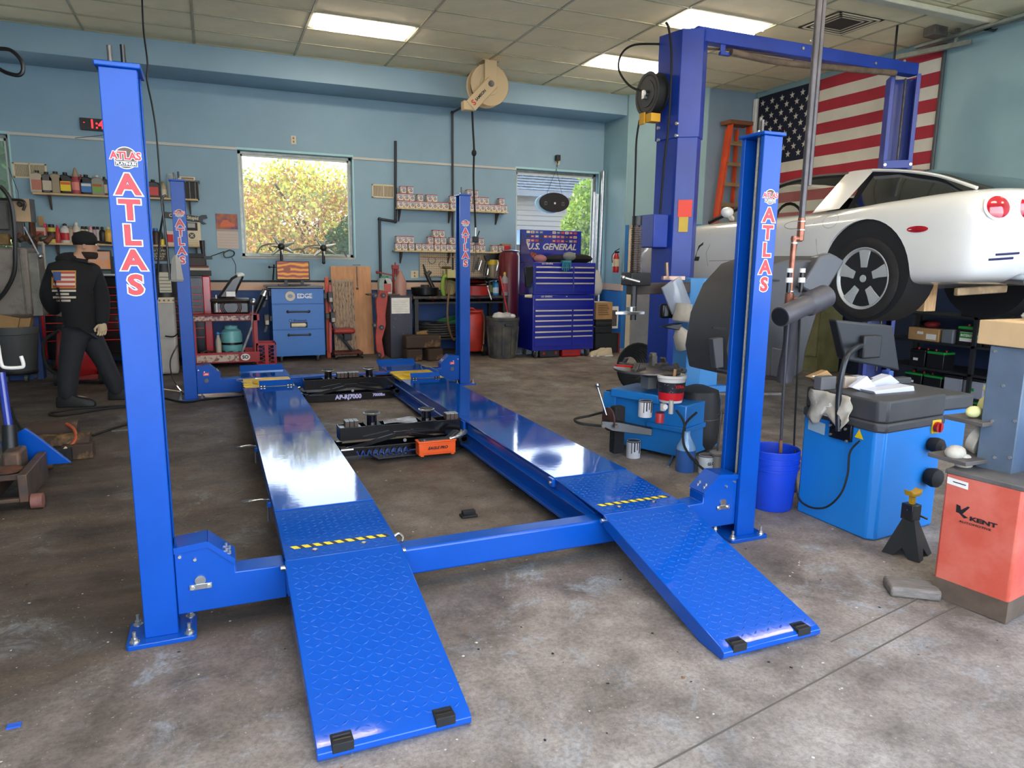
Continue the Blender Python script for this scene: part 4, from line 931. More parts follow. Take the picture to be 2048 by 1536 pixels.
# greenhouse
GS = [(-.74, .62, .965, .80, .80), (-.4, .655, 1.095, .88, .80), (0.0, .635, 1.18, .88, .78), (.3, .605, 1.215, .86, .78)]
def gsec(y, w, z, wb, zb): return [Vector((a, y + dy, b)) for a, b, dy in ((-wb, zb, 0), (-w, z - .035, 0), (-.85 * w, z - .015, 0), (-.4 * w, z, 0), (.4 * w, z, 0), (.85 * w, z - .015, 0), (w, z - .035, 0), (wb, zb, 0))]
MB().loft([gsec(*g) for g in GS], cap=False, closed=False).obj('hatch_glass', CG, car, smooth=70, fixn=False)
HS = [(.24, .614, 1.213, .87, .86), (.36, .612, 1.224, .88, .85), (.52, .606, 1.226, .88, .84)]
MB().loft([[p + Vector((0, (.09 if abs(p.x) > .7 else .0), 0)) for p in gsec(*g)] for g in HS], cap=False, closed=False).obj('roof_hoop', CW, car, smooth=70, fixn=False)
for s in (-1, 1):
    MB().tube(spline([(s * .70, -.72, .945), (s * .67, -.4, 1.062), (s * .65, -.1, 1.13), (s * .62, .25, 1.178)], 5), .013, 6).obj('glass_frame', CW, car)
    MB().tube(spline([(s * .60, .5, 1.17), (s * .60, .9, 1.185), (s * .61, 1.3, 1.15), (s * .68, 1.75, .98), (s * .78, 2.15, .83)], 5), .022, 6).obj('windscreen_pillar', CK, car)
    # mirror
    MB().ball((s * .98, 1.62, .90), .085, 14, (.8, .7, .62)).bar((s * .86, 1.68, .84), (s * .95, 1.63, .88), .04, .03).obj('wing_mirror', CW, car, smooth=60)
MB().loft([[Vector((a * w, y, z - abs(a) ** 3 * .05)) for a in (-1, -.6, 0, .6, 1)] for y, w, z in ((.5, .6, 1.22), (.9, .59, 1.235), (1.35, .6, 1.19))], cap=False, closed=False).obj('roof_panel', CK, car, smooth=70, fixn=False)
MB().loft([[Vector((a * w, y, z)) for a in (-1, -.5, 0, .5, 1)] for y, w, z in ((1.35, .6, 1.16), (1.75, .68, 1.0), (2.15, .78, .83))], cap=False, closed=False).obj('windscreen', mat('windscreen_glass', '88A098', .05, alpha=.35), car, smooth=70, fixn=False)
for s in (-1, 1): MB().box(s * .38 - .2, s * .38 + .2, .65, .78, .45, 1.0).box(s * .38 - .2, s * .38 + .2, .75, 1.3, .45, .6).obj('seat', CK, car, bevel=.05)
MB().box(-.75, .75, 1.5, 1.9, .5, .83).obj('dashboard', CK, car, bevel=.04); MB().lathe([(.16, 0), (.175, .01), (.19, 0), (.175, -.01)], 20, (-.38, 1.4, .82), axis='y', ring=True).obj('steering_wheel', CK, car)
# tail lamps, markers, vents, door lines
TL = mat('tail_lamp_red', 'B01424', .12, coat=1.0, var=.2, scale=12)
def shell_y(x, z):    # distance of the rear skin, found by a ray
    ok, loc, n_, _ = body.ray_cast(Vector((x, -3, z)), Vector((0, 1, 0))); return (loc, n_) if ok else (Vector((x, -.93, z)), Vector((0, -1, 0)))
def shell_x(y, z, s=-1):
    ok, loc, n_, _ = body.ray_cast(Vector((s * 3, y, z)), Vector((-s, 0, 0))); return (loc, n_) if ok else (Vector((s * .93, y, z)), Vector((s, 0, 0)))
bpy.context.view_layer.update()
for x in (-.74, -.47, .47, .74):
    loc, n_ = shell_y(x, .80)
    t = MB().lathe([(.001, .014), (.05, .010), (.078, -.004), (.084, -.03)], 28); o = t.obj('tail_lamp', TL, car)
    q = n_.to_track_quat('Z', 'Y'); o.rotation_mode = 'QUATERNION'; o.rotation_quaternion = q; o.location = loc; o.scale = (1.12, 1, 1)
    t = MB().lathe([(.084, -.01), (.09, .0015), (.098, -.004)], 28); o2 = t.obj('lamp_ring', CW, car); o2.rotation_mode = 'QUATERNION'; o2.rotation_quaternion = q; o2.location = loc; o2.scale = (1.12, 1, 1)
loc, n_ = shell_x(-.46, .66); o = MB().ball((0, 0, 0), .07, 20, (1.5, .42, .12)).obj('side_marker', TL, car); o.rotation_mode = 'QUATERNION'; o.rotation_quaternion = n_.to_track_quat('Z', 'X'); o.location = loc
pts = [(-.46 + .085 * math.cos(a_), .66 + .024 * math.sin(a_)) for a_ in [i * PI / 10 for i in range(20)]]
bpy.data.objects.remove(o)
mk = MB(); V_ = [shell_x(y, z)[0] + Vector((-.004, 0, 0)) for y, z in pts]; cc_ = shell_x(-.46, .66)[0] + Vector((-.014, 0, 0)); mk.add(V_ + [cc_], [(i, (i + 1) % 20, 20) for i in range(20)]); mk.obj('side_marker', TL, car, smooth=80)
def line(pts, name='panel_gap', r=.004, m=CK):
    P = [shell_x(y, z)[0] + Vector((.001, 0, 0)) for y, z in pts]; MB().tube(P, r, 5).obj(name, m, car)
GAP = mat('panel_gap_grey', '77776E', .7)
line([(.62, .84), (.56, .75), (.50, .6), (.47, .45), (.5, .3), (.58, .22)], m=GAP, r=.003)
line([(1.92, .82), (1.97, .7), (1.95, .58), (2.0, .5), (1.97, .38), (1.9, .24)], m=GAP, r=.003)
line([(.6, .42), (1.0, .435), (1.5, .43), (1.95, .42)], m=GAP, r=.003)
line([(.38 + .085 * math.cos(a_), .76 + .06 * math.sin(a_)) for a_ in [i * PI / 10 for i in range(21)]], 'fuel_flap', .002, GAP)
line([(.80 + .12 * math.cos(a_), .745 + .035 * math.sin(a_)) for a_ in [i * PI / 10 for i in range(21)]], 'door_handle_recess', .003, GAP)
for y0, y1, z in ((2.02, 2.2, .50),): 
    V_ = [shell_x(a, b)[0] + Vector((-.002, 0, 0)) for a, b in ((2.05, .62), (2.13, .58), (2.2, .42), (2.12, .42))]; MB().add(V_, [(0, 1, 2, 3)]).obj('fender_vent', CK, car, smooth=None)
for z, x0, x1 in ((.475, -.72, -.5), (.44, -.76, -.55)):
    MB().tube([shell_y(x0 + (x1 - x0) * k / 8, z + .014 * k / 8)[0] + Vector((0, -.001, 0)) for k in range(9)], .009, 6).obj('bumper_vent', mat('vent_navy', '1C2050', .5), car)
for x in (-.35, -.25, .25, .35): MB().tube([(x, -.93, .30), (x, -.6, .32)], .04, 12).obj('exhaust_tip', STEEL, car)
MB().bar((-.6, -.2, .26), (.6, -.2, .28), .09, .05).bar((-.55, -.55, .2), (.1, -.5, .22), .04, .06).bar((-.62, .1, .15), (-.62, .1, .5), .05, .05).obj('rear_subframe', mat('aluminium_frame', 'B09470', .6, .3, var=.2), car, bevel=.01)
wb_ = thing('wood_block', 'pale wooden block wedged under the rear of the raised car', 'wood block', tuple(aty(1845, 592, 1.0)))
MB().box(-.03, .10, -.05, .05, -.12, .13).obj('timber', WOOD, wb_, bevel=.004)
MB().bar((-.06, 0, .14), (.16, 0, .17), .05, .03).obj('shim', WOOD, wb_)
# ================================================================ ALONG THE BACK WALL
def rect(px0, py0, px1, py1, Y):
    a = aty(px0, py1, Y); b = aty(px1, py1, Y); c = aty((px0 + px1) / 2, py0, Y); d = aty((px0 + px1) / 2, py1, Y)
    return a.x, b.x, d.z, c.z
def cmat(h, rough=.5, **k): return mat('c_' + h + str(rough), h, rough, **k)
def pxbox(name, label, cat, px0, py0, px1, py1, Y, dep, m, group=None, bevel=.006, rz=0):
    x0, x1, z0, z1 = rect(px0, py0, px1, py1, Y); w = (x1 - x0) / 2
    t = thing(name, label, cat, ((x0 + x1) / 2, Y + dep / 2, z0), rz, group)
    MB().box(-w, w, -dep / 2, dep / 2, 0, z1 - z0).obj('body', m, t, bevel=bevel)
    return t, w, z1 - z0, dep / 2
# wall fittings
def outlet(px, py, lb, Y=WY, w=.035, h=.058):
    p = aty(px, py, Y); t = thing('outlet_plate', lb, 'outlet', (p.x, Y - .004, p.z))
    MB().box(-w, w, -.004, .004, -h, h).obj('cover', CREAM, t, bevel=.002)
    for s in (-1, 1): MB().box(-.012, .012, -.006, -.003, s * .024 - .014, s * .024 + .014).obj('socket', mat('socket_brown', '8A7A5C', .6), t, bevel=.002)
outlet(587, 280, 'cream outlet plate high on the wall above the middle window')
outlet(829, 549, 'cream double outlet plate behind the bench by the pegboard', w=.06)
def vent(px0, py0, px1, py1, lb):
    x0, x1, z0, z1 = rect(px0, py0, px1, py1, WY - .02); w = (x1 - x0) / 2; h = (z1 - z0) / 2
    t = thing('wall_vent', lb, 'vent', ((x0 + x1) / 2, WY - .012, (z0 + z1) / 2), group='cream wall registers')
    f = .022; MB().box(-w, w, -.008, .006, -h, -h + f).box(-w, w, -.008, .006, h - f, h).box(-w, -w + f, -.008, .006, -h, h).box(w - f, w, -.008, .006, -h, h).box(-.008, .008, -.008, .006, -h, h).obj('frame', CREAM, t, bevel=.002)
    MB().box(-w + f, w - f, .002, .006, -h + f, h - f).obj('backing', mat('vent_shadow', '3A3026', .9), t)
    b = MB(); n = 34
    for k in range(n):
        x = -w + f + (2 * w - 2 * f) * (k + .5) / n; b.box(x - .0022, x + .0022, -.004, .002, -h + f, h - f)
    o = b.obj('fins', CREAM, t, smooth=None); o['kind'] = 'stuff'
vent(27, 326, 95, 357, 'cream wall register left of the upper left shelf'); vent(744, 369, 790, 396, 'cream wall register right of the middle window')
# digital clock
x0, x1, z0, z1 = rect(161, 238, 240, 262, WY - .05)
t = thing('digital_clock', 'black digital wall clock with red numerals beside the near left lift post', 'clock', ((x0 + x1) / 2, WY - .03, (z0 + z1) / 2))
w, h = (x1 - x0) / 2, (z1 - z0) / 2; MB().box(-w, w, -.02, .02, -h, h).obj('case', BPLAST, t, bevel=.004)
LED = mat('led_red', 'FF2A2A', .4, emit='FF1E28', estr=2.0)
text('1:45', 'digits', .15, LED, t, (.0, -.0215, 0), bold=.02, sx=.95)
MB().box(-w + .04, -w + .055, -.022, -.02, .015, .022).obj('indicator', LED, t)
tag(MB().tube(spline([aty(225, 262, WY - .02), aty(205, 270, WY - .02), aty(160, 275, WY - .02), aty(150, 276, WY - .02)], 5), .004, 5).obj('clock_cable', BLACK, None), 'thin cable trailing from the digital clock along the white trim', 'cable')

def shelf(px0, py0, px1, py1, brs, lb, dep=.21, m=None):
    Y = WY - dep; a = aty(px0, py0, Y); b = aty(px1, py1, Y); z = (a.z + b.z) / 2
    t = thing('wall_shelf', lb, 'shelf', ((a.x + b.x) / 2, WY, z)); w = (b.x - a.x) / 2
    MB().box(-w, w, -dep, 0, -.024, 0).obj('board', m or mat('shelf_board', 'C8AC80', .7, var=.08, scale=3), t, bevel=.002)
    for px in brs:
        x = aty(px, py0, Y + .06).x - t.location.x
        MB().prism([(-.17, -.025), (-.005, -.025), (-.005, -.20), (-.02, -.20)], 'yz', x - .009, x + .009).obj('bracket', mat('bracket_brown', '5A4A40', .6), t, bevel=.002)
    return t, z
SH1, zS1 = shelf(65, 384, 396, 398, (96, 378), 'upper left wall shelf holding oil bottles')
SH2, zS2 = shelf(75, 482, 402, 494, (112, 392), 'lower left wall shelf holding sprays and cans')
PSH = mat('filter_shelf_edge', 'BFA66A', .7, second='D8CCB0', scale=30)
SH3, zS3 = shelf(795, 415, 1017, 423, (801, 902, 997), 'upper right wall shelf stacked with filter boxes', .2, PSH)
SH4, zS4 = shelf(790, 498, 1017, 506, (804, 900, 996), 'lower right wall shelf stacked with filter boxes', .2, PSH)

def bottle(px, Y, zb, h, w, kind, body, cap, lab, label, cat='bottle', group=None, lab2=None, rz=0):
    x = aty(px, 400 if zb > 2 else 480, Y).x
    t = thing({'jug': 'oil_jug', 'can': 'spray_can', 'round': 'bottle', 'tri': 'grease_bottle', 'box': 'carton'}[kind], label, cat, (x, Y, zb), rz, group)
    bm, cm = cmat(body, .45), cmat(cap, .45)
    if kind == 'jug':
        d = .05; MB().prism([(-w / 2, 0), (w / 2, 0), (w / 2, h * .68), (w * .30, h * .86), (-w * .05, h * .90), (-w * .35, h * .86), (-w / 2, h * .70)], 'xz', -d, d).obj('body', bm, t, bevel=.012)
        MB().cyl((-w * .02, 0, h * .88), (-w * .02, 0, h), w * .17, n=14).obj('cap', cm, t)
        MB().tube(spline([(w * .33, 0, h * .84), (w * .46, 0, h * .76), (w * .44, 0, h * .6), (w * .36, 0, h * .55)], 4), .009, 6).obj('handle', bm, t)
        if lab: MB().box(-w * .38, w * .38, -d - .002, -d, h * .12, h * .58).obj('label', cmat(lab, .5), t)
        if lab2: MB().box(-w * .36, w * .36, -d - .003, -d - .001, h * .42, h * .54).obj('label_band', cmat(lab2, .5), t)
    elif kind == 'can':
        MB().lathe([(w * .46, 0), (w * .5, h * .02), (w * .5, h * .76), (w * .40, h * .82), (w * .3, h * .84)], 18).obj('body', bm, t)
        MB().lathe([(w * .34, h * .82), (w * .34, h * .98), (w * .28, h)], 16).obj('cap', cm, t)
        if lab: MB().lathe([(w * .502, h * .2), (w * .505, h * .2), (w * .505, h * .6), (w * .502, h * .6)], 18, ring=True).obj('label', cmat(lab, .5), t)
    elif kind == 'round':
        MB().lathe([(w * .46, 0), (w * .5, h * .03), (w * .5, h * .62), (w * .42, h * .74), (w * .18, h * .84), (w * .16, h * .9)], 18).obj('body', bm, t)
        MB().lathe([(w * .2, h * .88), (w * .2, h * .96), (w * .1, h)], 14).obj('cap', cm, t)
        if lab: MB().lathe([(w * .502, h * .15), (w * .506, h * .15), (w * .506, h * .52), (w * .502, h * .52)], 18, ring=True).obj('label', cmat(lab, .5), t)
    elif kind == 'tri':
        MB().lathe([(w * .46, 0), (w * .5, h * .03), (w * .5, h * .52), (w * .36, h * .6), (w * .3, h * .66)], 16).obj('body', bm, t)
        MB().lathe([(w * .3, h * .64), (w * .26, h * .74), (w * .06, h)], 14).obj('nozzle', cm, t)
        if lab: MB().lathe([(w * .502, h * .15), (w * .506, h * .15), (w * .506, h * .45), (w * .502, h * .45)], 16, ring=True).obj('label', cmat(lab, .5), t)
    else:
        MB().box(-w / 2, w / 2, -.05, .05, 0, h).obj('body', bm, t, bevel=.003)
        if lab: MB().box(-w * .38, w * .38, -.053, -.05, h * .2, h * .75).obj('label', cmat(lab, .6), t)
    return t
US = 'on the upper left shelf'
Yb = WY - .11
for a in [
    (79, .27, .15, 'jug', 'B8A890', '1A1A1A', 'B4705A', 'first bottle ' + US + ', beige jug with faded red label', None),
    (98, .26, .14, 'jug', '5A5450', '161616', 'C0B49C', 'grey jug with cream label, second ' + US, None),
    (116, .27, .16, 'jug', '9A8A70', '141414', None, 'tan unlabelled jug with black cap, third ' + US, None),
    (135, .265, .15, 'jug', '18181A', '101010', 'E8C818', 'black jug with bright yellow label ' + US, 'D05A20'),
    (155, .33, .13, 'tri', 'A8444A', 'A08A6A', 'D88070', 'red bottle with tall conical brown nozzle ' + US, None),
    (166, .25, .06, 'jug', '6A1418', 'A81C28', None, 'narrow dark red bottle squeezed between jugs ' + US, None),
    (176, .25, .15, 'jug', '1C1A1C', '101010', '3A78B8', 'black jug with blue and white label ' + US, 'D8D0C0'),
    (186, .24, .07, 'jug', '9A8E78', 'B8AE98', None, 'small beige jug behind the black one ' + US, None),
    (198, .25, .145, 'jug', '8E8A82', 'B8C0C4', '7AA040', 'grey jug with green label and white cap ' + US, 'B05030'),
    (212, .24, .09, 'jug', '26221E', '181818', 'B8A890', 'dark narrow jug beside the green-labelled one ' + US, None),
    (309, .235, .15, 'jug', '1A181A', '101010', 'C83A34', 'black jug with red label right of the near left post ' + US, None),
    (328, .22, .09, 'round', 'A89878', '8A7A60', 'C8BCA0', 'dirty cream bottle next to the far left post ' + US, None)]:
    bottle(a[0], Yb - (.02 if a[1] > .24 else -.02), zS1, a[1], a[2], a[3], a[4], a[5], a[6], a[7], lab2=a[8])
LS = 'on the lower left shelf'
for a in [
    (82, .19, .13, 'box', 'C8BCA8', 'B8A890', 'B04038', 'dirty white carton at the left end ' + LS),
    (93, .24, .06, 'can', 'B03038', 'C82838', None, 'red can with round cap ' + LS + ', third item'),
    (105, .235, .10, 'can', 'C8B84A', '1C1C1C', '2A2A2A', 'yellow and black can ' + LS),
    (117, .23, .08, 'tri', 'C04848', 'C8283C', None, 'small pink bottle with red nozzle ' + LS),
    (132, .25, .12, 'round', 'D0CCC4', '1E1E1E', 'B82830', 'white bottle with red label and black cap ' + LS),
    (143, .22, .08, 'can', 'A89C84', '8A8070', None, 'dull beige can ' + LS),
    (155, .27, .10, 'round', 'C8C0B4', 'D8D0C0', 'B02028', 'clear bottle with red and white label above the cap of the man'),
    (167, .22, .05, 'can', 'C8B890', '141414', None, 'thin can with black cap, first of a pair ' + LS),
    (174, .22, .05, 'can', 'D0C098', '141414', None, 'thin can with black cap, second of a pair ' + LS),
    (183, .22, .06, 'can', 'B8A8A0', 'C88888', None, 'pale pink aerosol can ' + LS),
    (190, .22, .05, 'can', 'B09098', '141414', None, 'mauve can with black top ' + LS),
    (197, .22, .05, 'can', 'C0B8B0', '101010', None, 'silver can with black top ' + LS),
    (206, .22, .09, 'round', '1C1A1A', '101010', None, 'black bottle left of the yellow one ' + LS),
    (218, .22, .10, 'round', 'D8A840', 'D8C8A0', None, 'amber yellow bottle next to the near left post ' + LS),
    (312, .22, .09, 'can', '3A2018', '2468B0', None, 'brown can with blue cap ' + LS),
    (322, .20, .05, 'can', '181818', '181818', None, 'slim black can right of the blue-capped one'),
    (324, .10, .06, 'round', 'D8C028', 'D8C028', None, 'short yellow bottle at the front ' + LS),
    (341, .19, .10, 'box', 'C8B8B0', 'C8B8B0', 'C02020', 'red and white carton beside the far left post ' + LS)]:
    bottle(a[0], Yb, zS2, a[1], a[2], a[3], a[4], a[5], a[6], a[7], cat='bottle' if a[3] != 'box' else 'box')
tall = pxbox('bottle_carton', 'tall tan card with dark spots standing at the left end of the lower left shelf', 'box', 77, 432, 88, 452, Yb + .03, .02, CARD)
bin_ = thing('wire_bin', 'black slatted parts bin at the right end of the upper left shelf', 'bin', (aty(383, 380, Yb).x, Yb, zS1))
MB().box(-.09, .09, -.09, .09, 0, .22).obj('body', mat('dark_mesh', '3A3632', .8, var=.2, scale=40), bin_, bevel=.005)
for x in (-.09, -.02, .05, .09): MB().box(x - .006, x + .006, -.1, -.09, 0, .23).obj('slat', BLACK, bin_)
MB().box(-.1, .11, -.1, .1, .22, .24).obj('rim', BLACK, bin_, bevel=.003)
x0, x1, z0, z1 = rect(356, 346, 392, 357, Yb - .05)
pp = thing('letter_sign', 'small cream sign with raised letters on top of the black parts bin', 'sign', ((x0 + x1) / 2, Yb - .03, zS1 + .242))
MB().box(-.10, .10, -.02, .02, 0, .05).obj('board', CREAM, pp, bevel=.004); MB().box(-.07, .08, -.023, -.02, .014, .036).obj('lettering_band', mat('sign_brown', '8A7050', .6), pp)
gl = thing('glass_jar', 'clear crumpled plastic cup above the far left lift post', 'cup', (aty(342, 350, Yb).x, Yb, zS1)); MB().lathe([(.05, 0), (.06, .2), (.058, .3), (.045, .32), (.04, .31)], 14).obj('cup', mat('clear_plastic', 'C8D0D4', .1, alpha=.35), gl)

# signs and papers
x0, x1, z0, z1 = rect(369, 428, 412, 443, WY - .03); sg = thing('novelty_sign', 'black wrench-shaped novelty sign reading about fixing stupid beside the far left post', 'sign', ((x0 + x1) / 2 - .06, WY - .03, (z0 + z1) / 2), rot=(0, R(5), 0))
MB().prism([(-.32, -.035), (.12, -.045), (.16, -.075), (.21, -.06), (.15, -.03), (.165, .0), (.22, .02), (.2, .06), (.14, .05), (.11, .03), (-.32, .04)], 'xz', -.008, .008).obj('board', BPLAST, sg, bevel=.003)
text("Can't Fix Stupid", 'lettering', .062, mat('sign_cream', 'D8CCA8', .6), sg, (-.08, -.0095, -.002), bold=.03, sx=.92)
x0, x1, z0, z1 = rect(373, 441, 403, 488, WY - .14); cab = thing('sign_board', 'cream notice board with cross emblem standing at the end of the lower left shelf', 'sign', ((x0 + x1) / 2, WY - .1, zS2))
w = (x1 - x0) / 2; h = z1 - z0
MB().box(-w, w, -.01, .01, 0, h).obj('board', CREAM, cab, bevel=.003); MB().box(-w, w * .6, -.014, -.01, h * .64, h * .98).obj('photo_strip', INK, cab); MB().box(-w * .7, w * .3, -.016, -.014, h * .76, h * .95).obj('photo', mat('photo_grey', 'A8A8A0', .6), cab)
MB().prism([(a_ - .02, b_ + h * .42) for a_, b_ in circ(.042, 24)], 'xz', -.014, -.012).obj('emblem', mat('emblem_grey', '4A4A44', .6), cab)
MB().bar((-.04, -.016, h * .42 - .02), (0, -.016, h * .42 + .02), .002, .01).bar((0, -.016, h * .42 - .02), (-.04, -.016, h * .42 + .02), .002, .01).obj('cross', CREAM, cab)
for k in (.22, .13, .05): MB().box(-w * .85, w * .55, -.013, -.011, h * k, h * k + .004).obj('rule', mat('rule_brown', '8A7A60', .6), cab)
x0, x1, z0, z1 = rect(435, 428, 478, 497, WY - .01); cl = thing('calendar', 'wall calendar with a picture of an orange car left of the middle window', 'calendar', ((x0 + x1) / 2, WY - .006, z0))
w = (x1 - x0) / 2; h = z1 - z0
MB().box(-w, w, -.002, .002, 0, h * .55).obj('date_page', mat('calendar_page', 'C8B8AC', .8), cl)
MB().box(-w, w, -.003, .002, h * .56, h).obj('picture', mat('sunset_print', 'B86A34', .6, second='6A4A6A', scale=9), cl)
MB().prism([(-w * .6, h * .62), (w * .7, h * .64), (w * .75, h * .72), (w * .3, h * .76), (w * .1, h * .83), (-w * .3, h * .82), (-w * .6, h * .72)], 'xz', -.005, -.003).obj('printed_car', mat('print_orange', 'D0602C', .5), cl)
MB().box(-w, w, -.004, -.002, h * .50, h * .545).obj('header', mat('header_print', 'A89890', .7), cl)
for k in range(5): MB().box(-w * .9, w * .9, -.003, -.002, h * (.08 + .08 * k), h * (.08 + .08 * k) + .003).obj('grid_line', mat('grid_grey', 'A09488', .7), cl)
x0, x1, z0, z1 = rect(315, 494, 340, 522, WY - .02); cs = thing('slogan_sign', 'dark brown slogan sign under the lower left shelf', 'sign', ((x0 + x1) / 2 - .05, WY - .02, z0))
MB().box(-.13, .11, -.01, .01, 0, .2).obj('board', mat('sign_dark_brown', '3A2E28', .6), cs, bevel=.003)
for s, z in (("I CAN'T", .17), ('FIX STUPID', .14), ('BUT I CAN', .095), ('CHARGE', .06), ('FOR IT', .025)): text(s, 'lettering', .036, mat('sign_cream', 'D8CCA8', .6), cs, (0, -.0115, z), bold=.02, sx=.9)
o = MB().tube(spline([aty(459, 500, WY - .04), aty(448, 506, WY - .08), aty(451, 515, WY - .09), aty(466, 512, WY - .08), aty(468, 504, WY - .05), aty(459, 500, WY - .04)], 4), .009, 8).obj('magnifier_ring', BLACK, None); tag(o, 'black rectangular ring lamp hung on the wall below the calendar', 'lamp')
tag(MB().tube([aty(418, 514, WY - .1), aty(432, 509, WY - .09), aty(448, 503, WY - .06)], .006, 6).tube(spline([aty(464, 515, WY - .02), aty(471, 530, WY - .02), aty(471, 548, WY - .02)], 5), .004, 5).obj('lamp_arm', BLACK, None), 'thin lamp arm and wire reaching from the black stand to the ring lamp', 'lamp arm')
pr = thing('black_stand', 'slim upright black light bar standing at the right end of the red tool chest', 'stand', tuple(aty(413, 565, 7.55)))
a_ = aty(409, 481, 7.55).z - pr.location.z; MB().cyl((0, 0, 0), (-.02, 0, a_ - .12), .028).cyl((-.02, 0, a_ - .12), (-.022, 0, a_), .032, .036).box(-.05, .09, -.04, .04, a_ * .55, a_ * .63).obj('bar', BPLAST, pr); MB().cyl((-.0, -.03, .1), (0, -.03, .2), .018).obj('red_band', RED, pr)

# long red and black tool chest
x0 = aty(78, 640, 7.2).x; x1 = aty(417, 640, 7.2).x; zf_ = fz(7.2); zt = aty(240, 555, 7.2).z
tcst = thing('tool_chest', 'wide red-framed tool chest with black drawers behind the man', 'tool chest', ((x0 + x1) / 2, 7.5, zf_)); w = (x1 - x0) / 2; h = zt - zf_
TR_ = mat('tool_red', 'B81418', .25, coat=.6); TD = mat('drawer_black', '101012', .2, coat=.4, var=.2, scale=3)
MB().box(-w, w, -.26, .3, .14, h).obj('cabinet', TD, tcst, bevel=.004)
for s in (-1, 1): MB().box(s * w - .05, s * w + .05, -.31, -.24, .14, h + .02).obj('side_frame', TR_, tcst, bevel=.012)
MB().box(-.05, .05, -.30, -.25, .14, h).obj('centre_frame', TR_, tcst, bevel=.004); MB().box(-w, w, -.3, .3, h, h + .02).obj('top', TD, tcst, bevel=.004)
for s in (-1, 1):
    zz = .2; ca_ = s * w / 2
    for k, dh in enumerate((.19, .12, .10, .10, .08, .08, .08, .10)):
        if zz + dh > h: break
        d = MB().box(ca_ - w / 2 + .06, ca_ + w / 2 - .06, -.275, -.25, zz, zz + dh - .012).obj('drawer', TD, tcst, bevel=.003)
        MB().box(ca_ - w / 2 + .06, ca_ + w / 2 - .06, -.295, -.27, zz + dh - .022, zz + dh - .010).obj('drawer_pull', TR_, d, bevel=.003); zz += dh
MB().lathe([(.05, -.02), (.055, -.01), (.055, .01), (.05, .02)], 18, (-w + .1, -.2, .055), axis='x').lathe([(.05, -.02), (.055, -.01), (.055, .01), (.05, .02)], 18, (w - .1, -.2, .055), axis='x').box(-w + .07, -w + .13, -.24, -.1, .08, .14).box(w - .13, w - .07, -.24, -.1, .08, .14).obj('caster', RUBBER, tcst)
sc_ = thing('desktop_screen', 'monitor showing an orange picture on the tool chest right of the man', 'monitor', (aty(197, 555, 7.55).x, 7.55, zt + .02))
MB().box(-.17, .17, -.015, .015, .06, .32).obj('case', BPLAST, sc_, bevel=.006); MB().box(-.15, .15, -.0165, -.015, .08, .3).obj('display', mat('orange_screen', 'B07038', .4, second='6A8A9A', scale=11, emit='B07038', estr=.25), sc_); MB().box(-.08, .08, -.06, .06, 0, .015).box(-.02, .02, -.01, .01, 0, .08).obj('stand', BPLAST, sc_)
lt = thing('laptop', 'white-edged laptop on the tool chest just left of the near left post', 'laptop', (aty(224, 553, 7.4).x, 7.42, zt + .02)); MB().box(-.19, .15, -.12, .12, 0, .02).obj('base', mat('laptop_silver', 'C8CCD0', .4), lt, bevel=.004); MB().box(-.02, .15, .1, .12, .02, .24).obj('screen', BPLAST, lt, bevel=.004)
bx_ = MB()
st_ = thing('paper_stack', 'untidy stack of papers and magazines on the left end of the tool chest', 'papers', (aty(90, 552, 7.5).x, 7.5, zt + .02))
for k in range(5): MB().box(-.16 + .01 * (k % 3), .14 + .012 * (k % 2), -.1, .1, k * .018, k * .018 + .015).obj('magazine', cmat(['C8BCA4', 'B09A80', 'D0C8B8', 'A88A70', 'C8BCA4'][k], .7), st_, bevel=.002)
bk = thing('book_stack', 'stack of boxes and books on the right end of the tool chest', 'boxes', (aty(396, 560, 7.4).x, 7.4, zt + .02))
for k, (c, w_, h_) in enumerate((('2A2A2C', .17, .07), ('B8B0A0', .15, .04), ('6A2A20', .14, .025), ('3A3430', .1, .10), ('1E1C1A', .09, .06))): MB().box(-w_, w_, -.1, .1, sum(q[2] for q in (('', 0, .07), ('', 0, .04), ('', 0, .025), ('', 0, .10), ('', 0, .06))[:k]), sum(q[2] for q in (('', 0, .07), ('', 0, .04), ('', 0, .025), ('', 0, .10), ('', 0, .06))[:k + 1]) - .002).obj('box', cmat(c, .6), bk, bevel=.004)
tag(MB().cyl(aty(86, 486, 7.6), aty(90, 545, 7.6), .018).obj('white_tube', mat('tube_white', 'B8B4AC', .5), None), 'pale tube leaning behind the man left of the lower shelf bracket', 'tube')
# battery tester machine
x0, x1, z0, z1 = rect(320, 595, 355, 707, 6.5)
ac = thing('fluid_machine', 'tall pale grey service machine with a black canister on top', 'machine', ((x0 + x1) / 2, 6.65, fz(6.6)))
w = (x1 - x0) / 2; gz = z0 - fz(6.6)
MB().box(-w - .03, w, -.14, .16, .01, z1 - fz(6.6)).obj('body', mat('machine_pale_grey', 'A8A49C', .45, var=.05), ac, bevel=.03, seg=3)
zc = z1 - fz(6.6); MB().box(-w - .03, w, -.15, .12, zc - .07, zc).obj('control_panel', CREAM, ac, bevel=.006); MB().cyl((-.0, 0, zc), (0, 0, zc + .34), .14, n=24).cyl((0, 0, zc + .34), (0, 0, zc + .40), .10, n=20).obj('canister', BPLAST, ac)
MB().box(-.05, .08, -.148, -.135, zc + .06, zc + .30).obj('canister_label', mat('label_cream', 'C8C0A8', .6), ac)
for k in range(5): MB().box(-.045, .075, -.151, -.148, zc + .08 + k * .04, zc + .086 + k * .04).obj('print_line', INK, ac)
for k in range(4): MB().cyl((-.06 + k * .05, -.152, zc - .035), (-.06 + k * .05, -.16, zc - .035), .012).obj('knob', DSTEEL, ac)
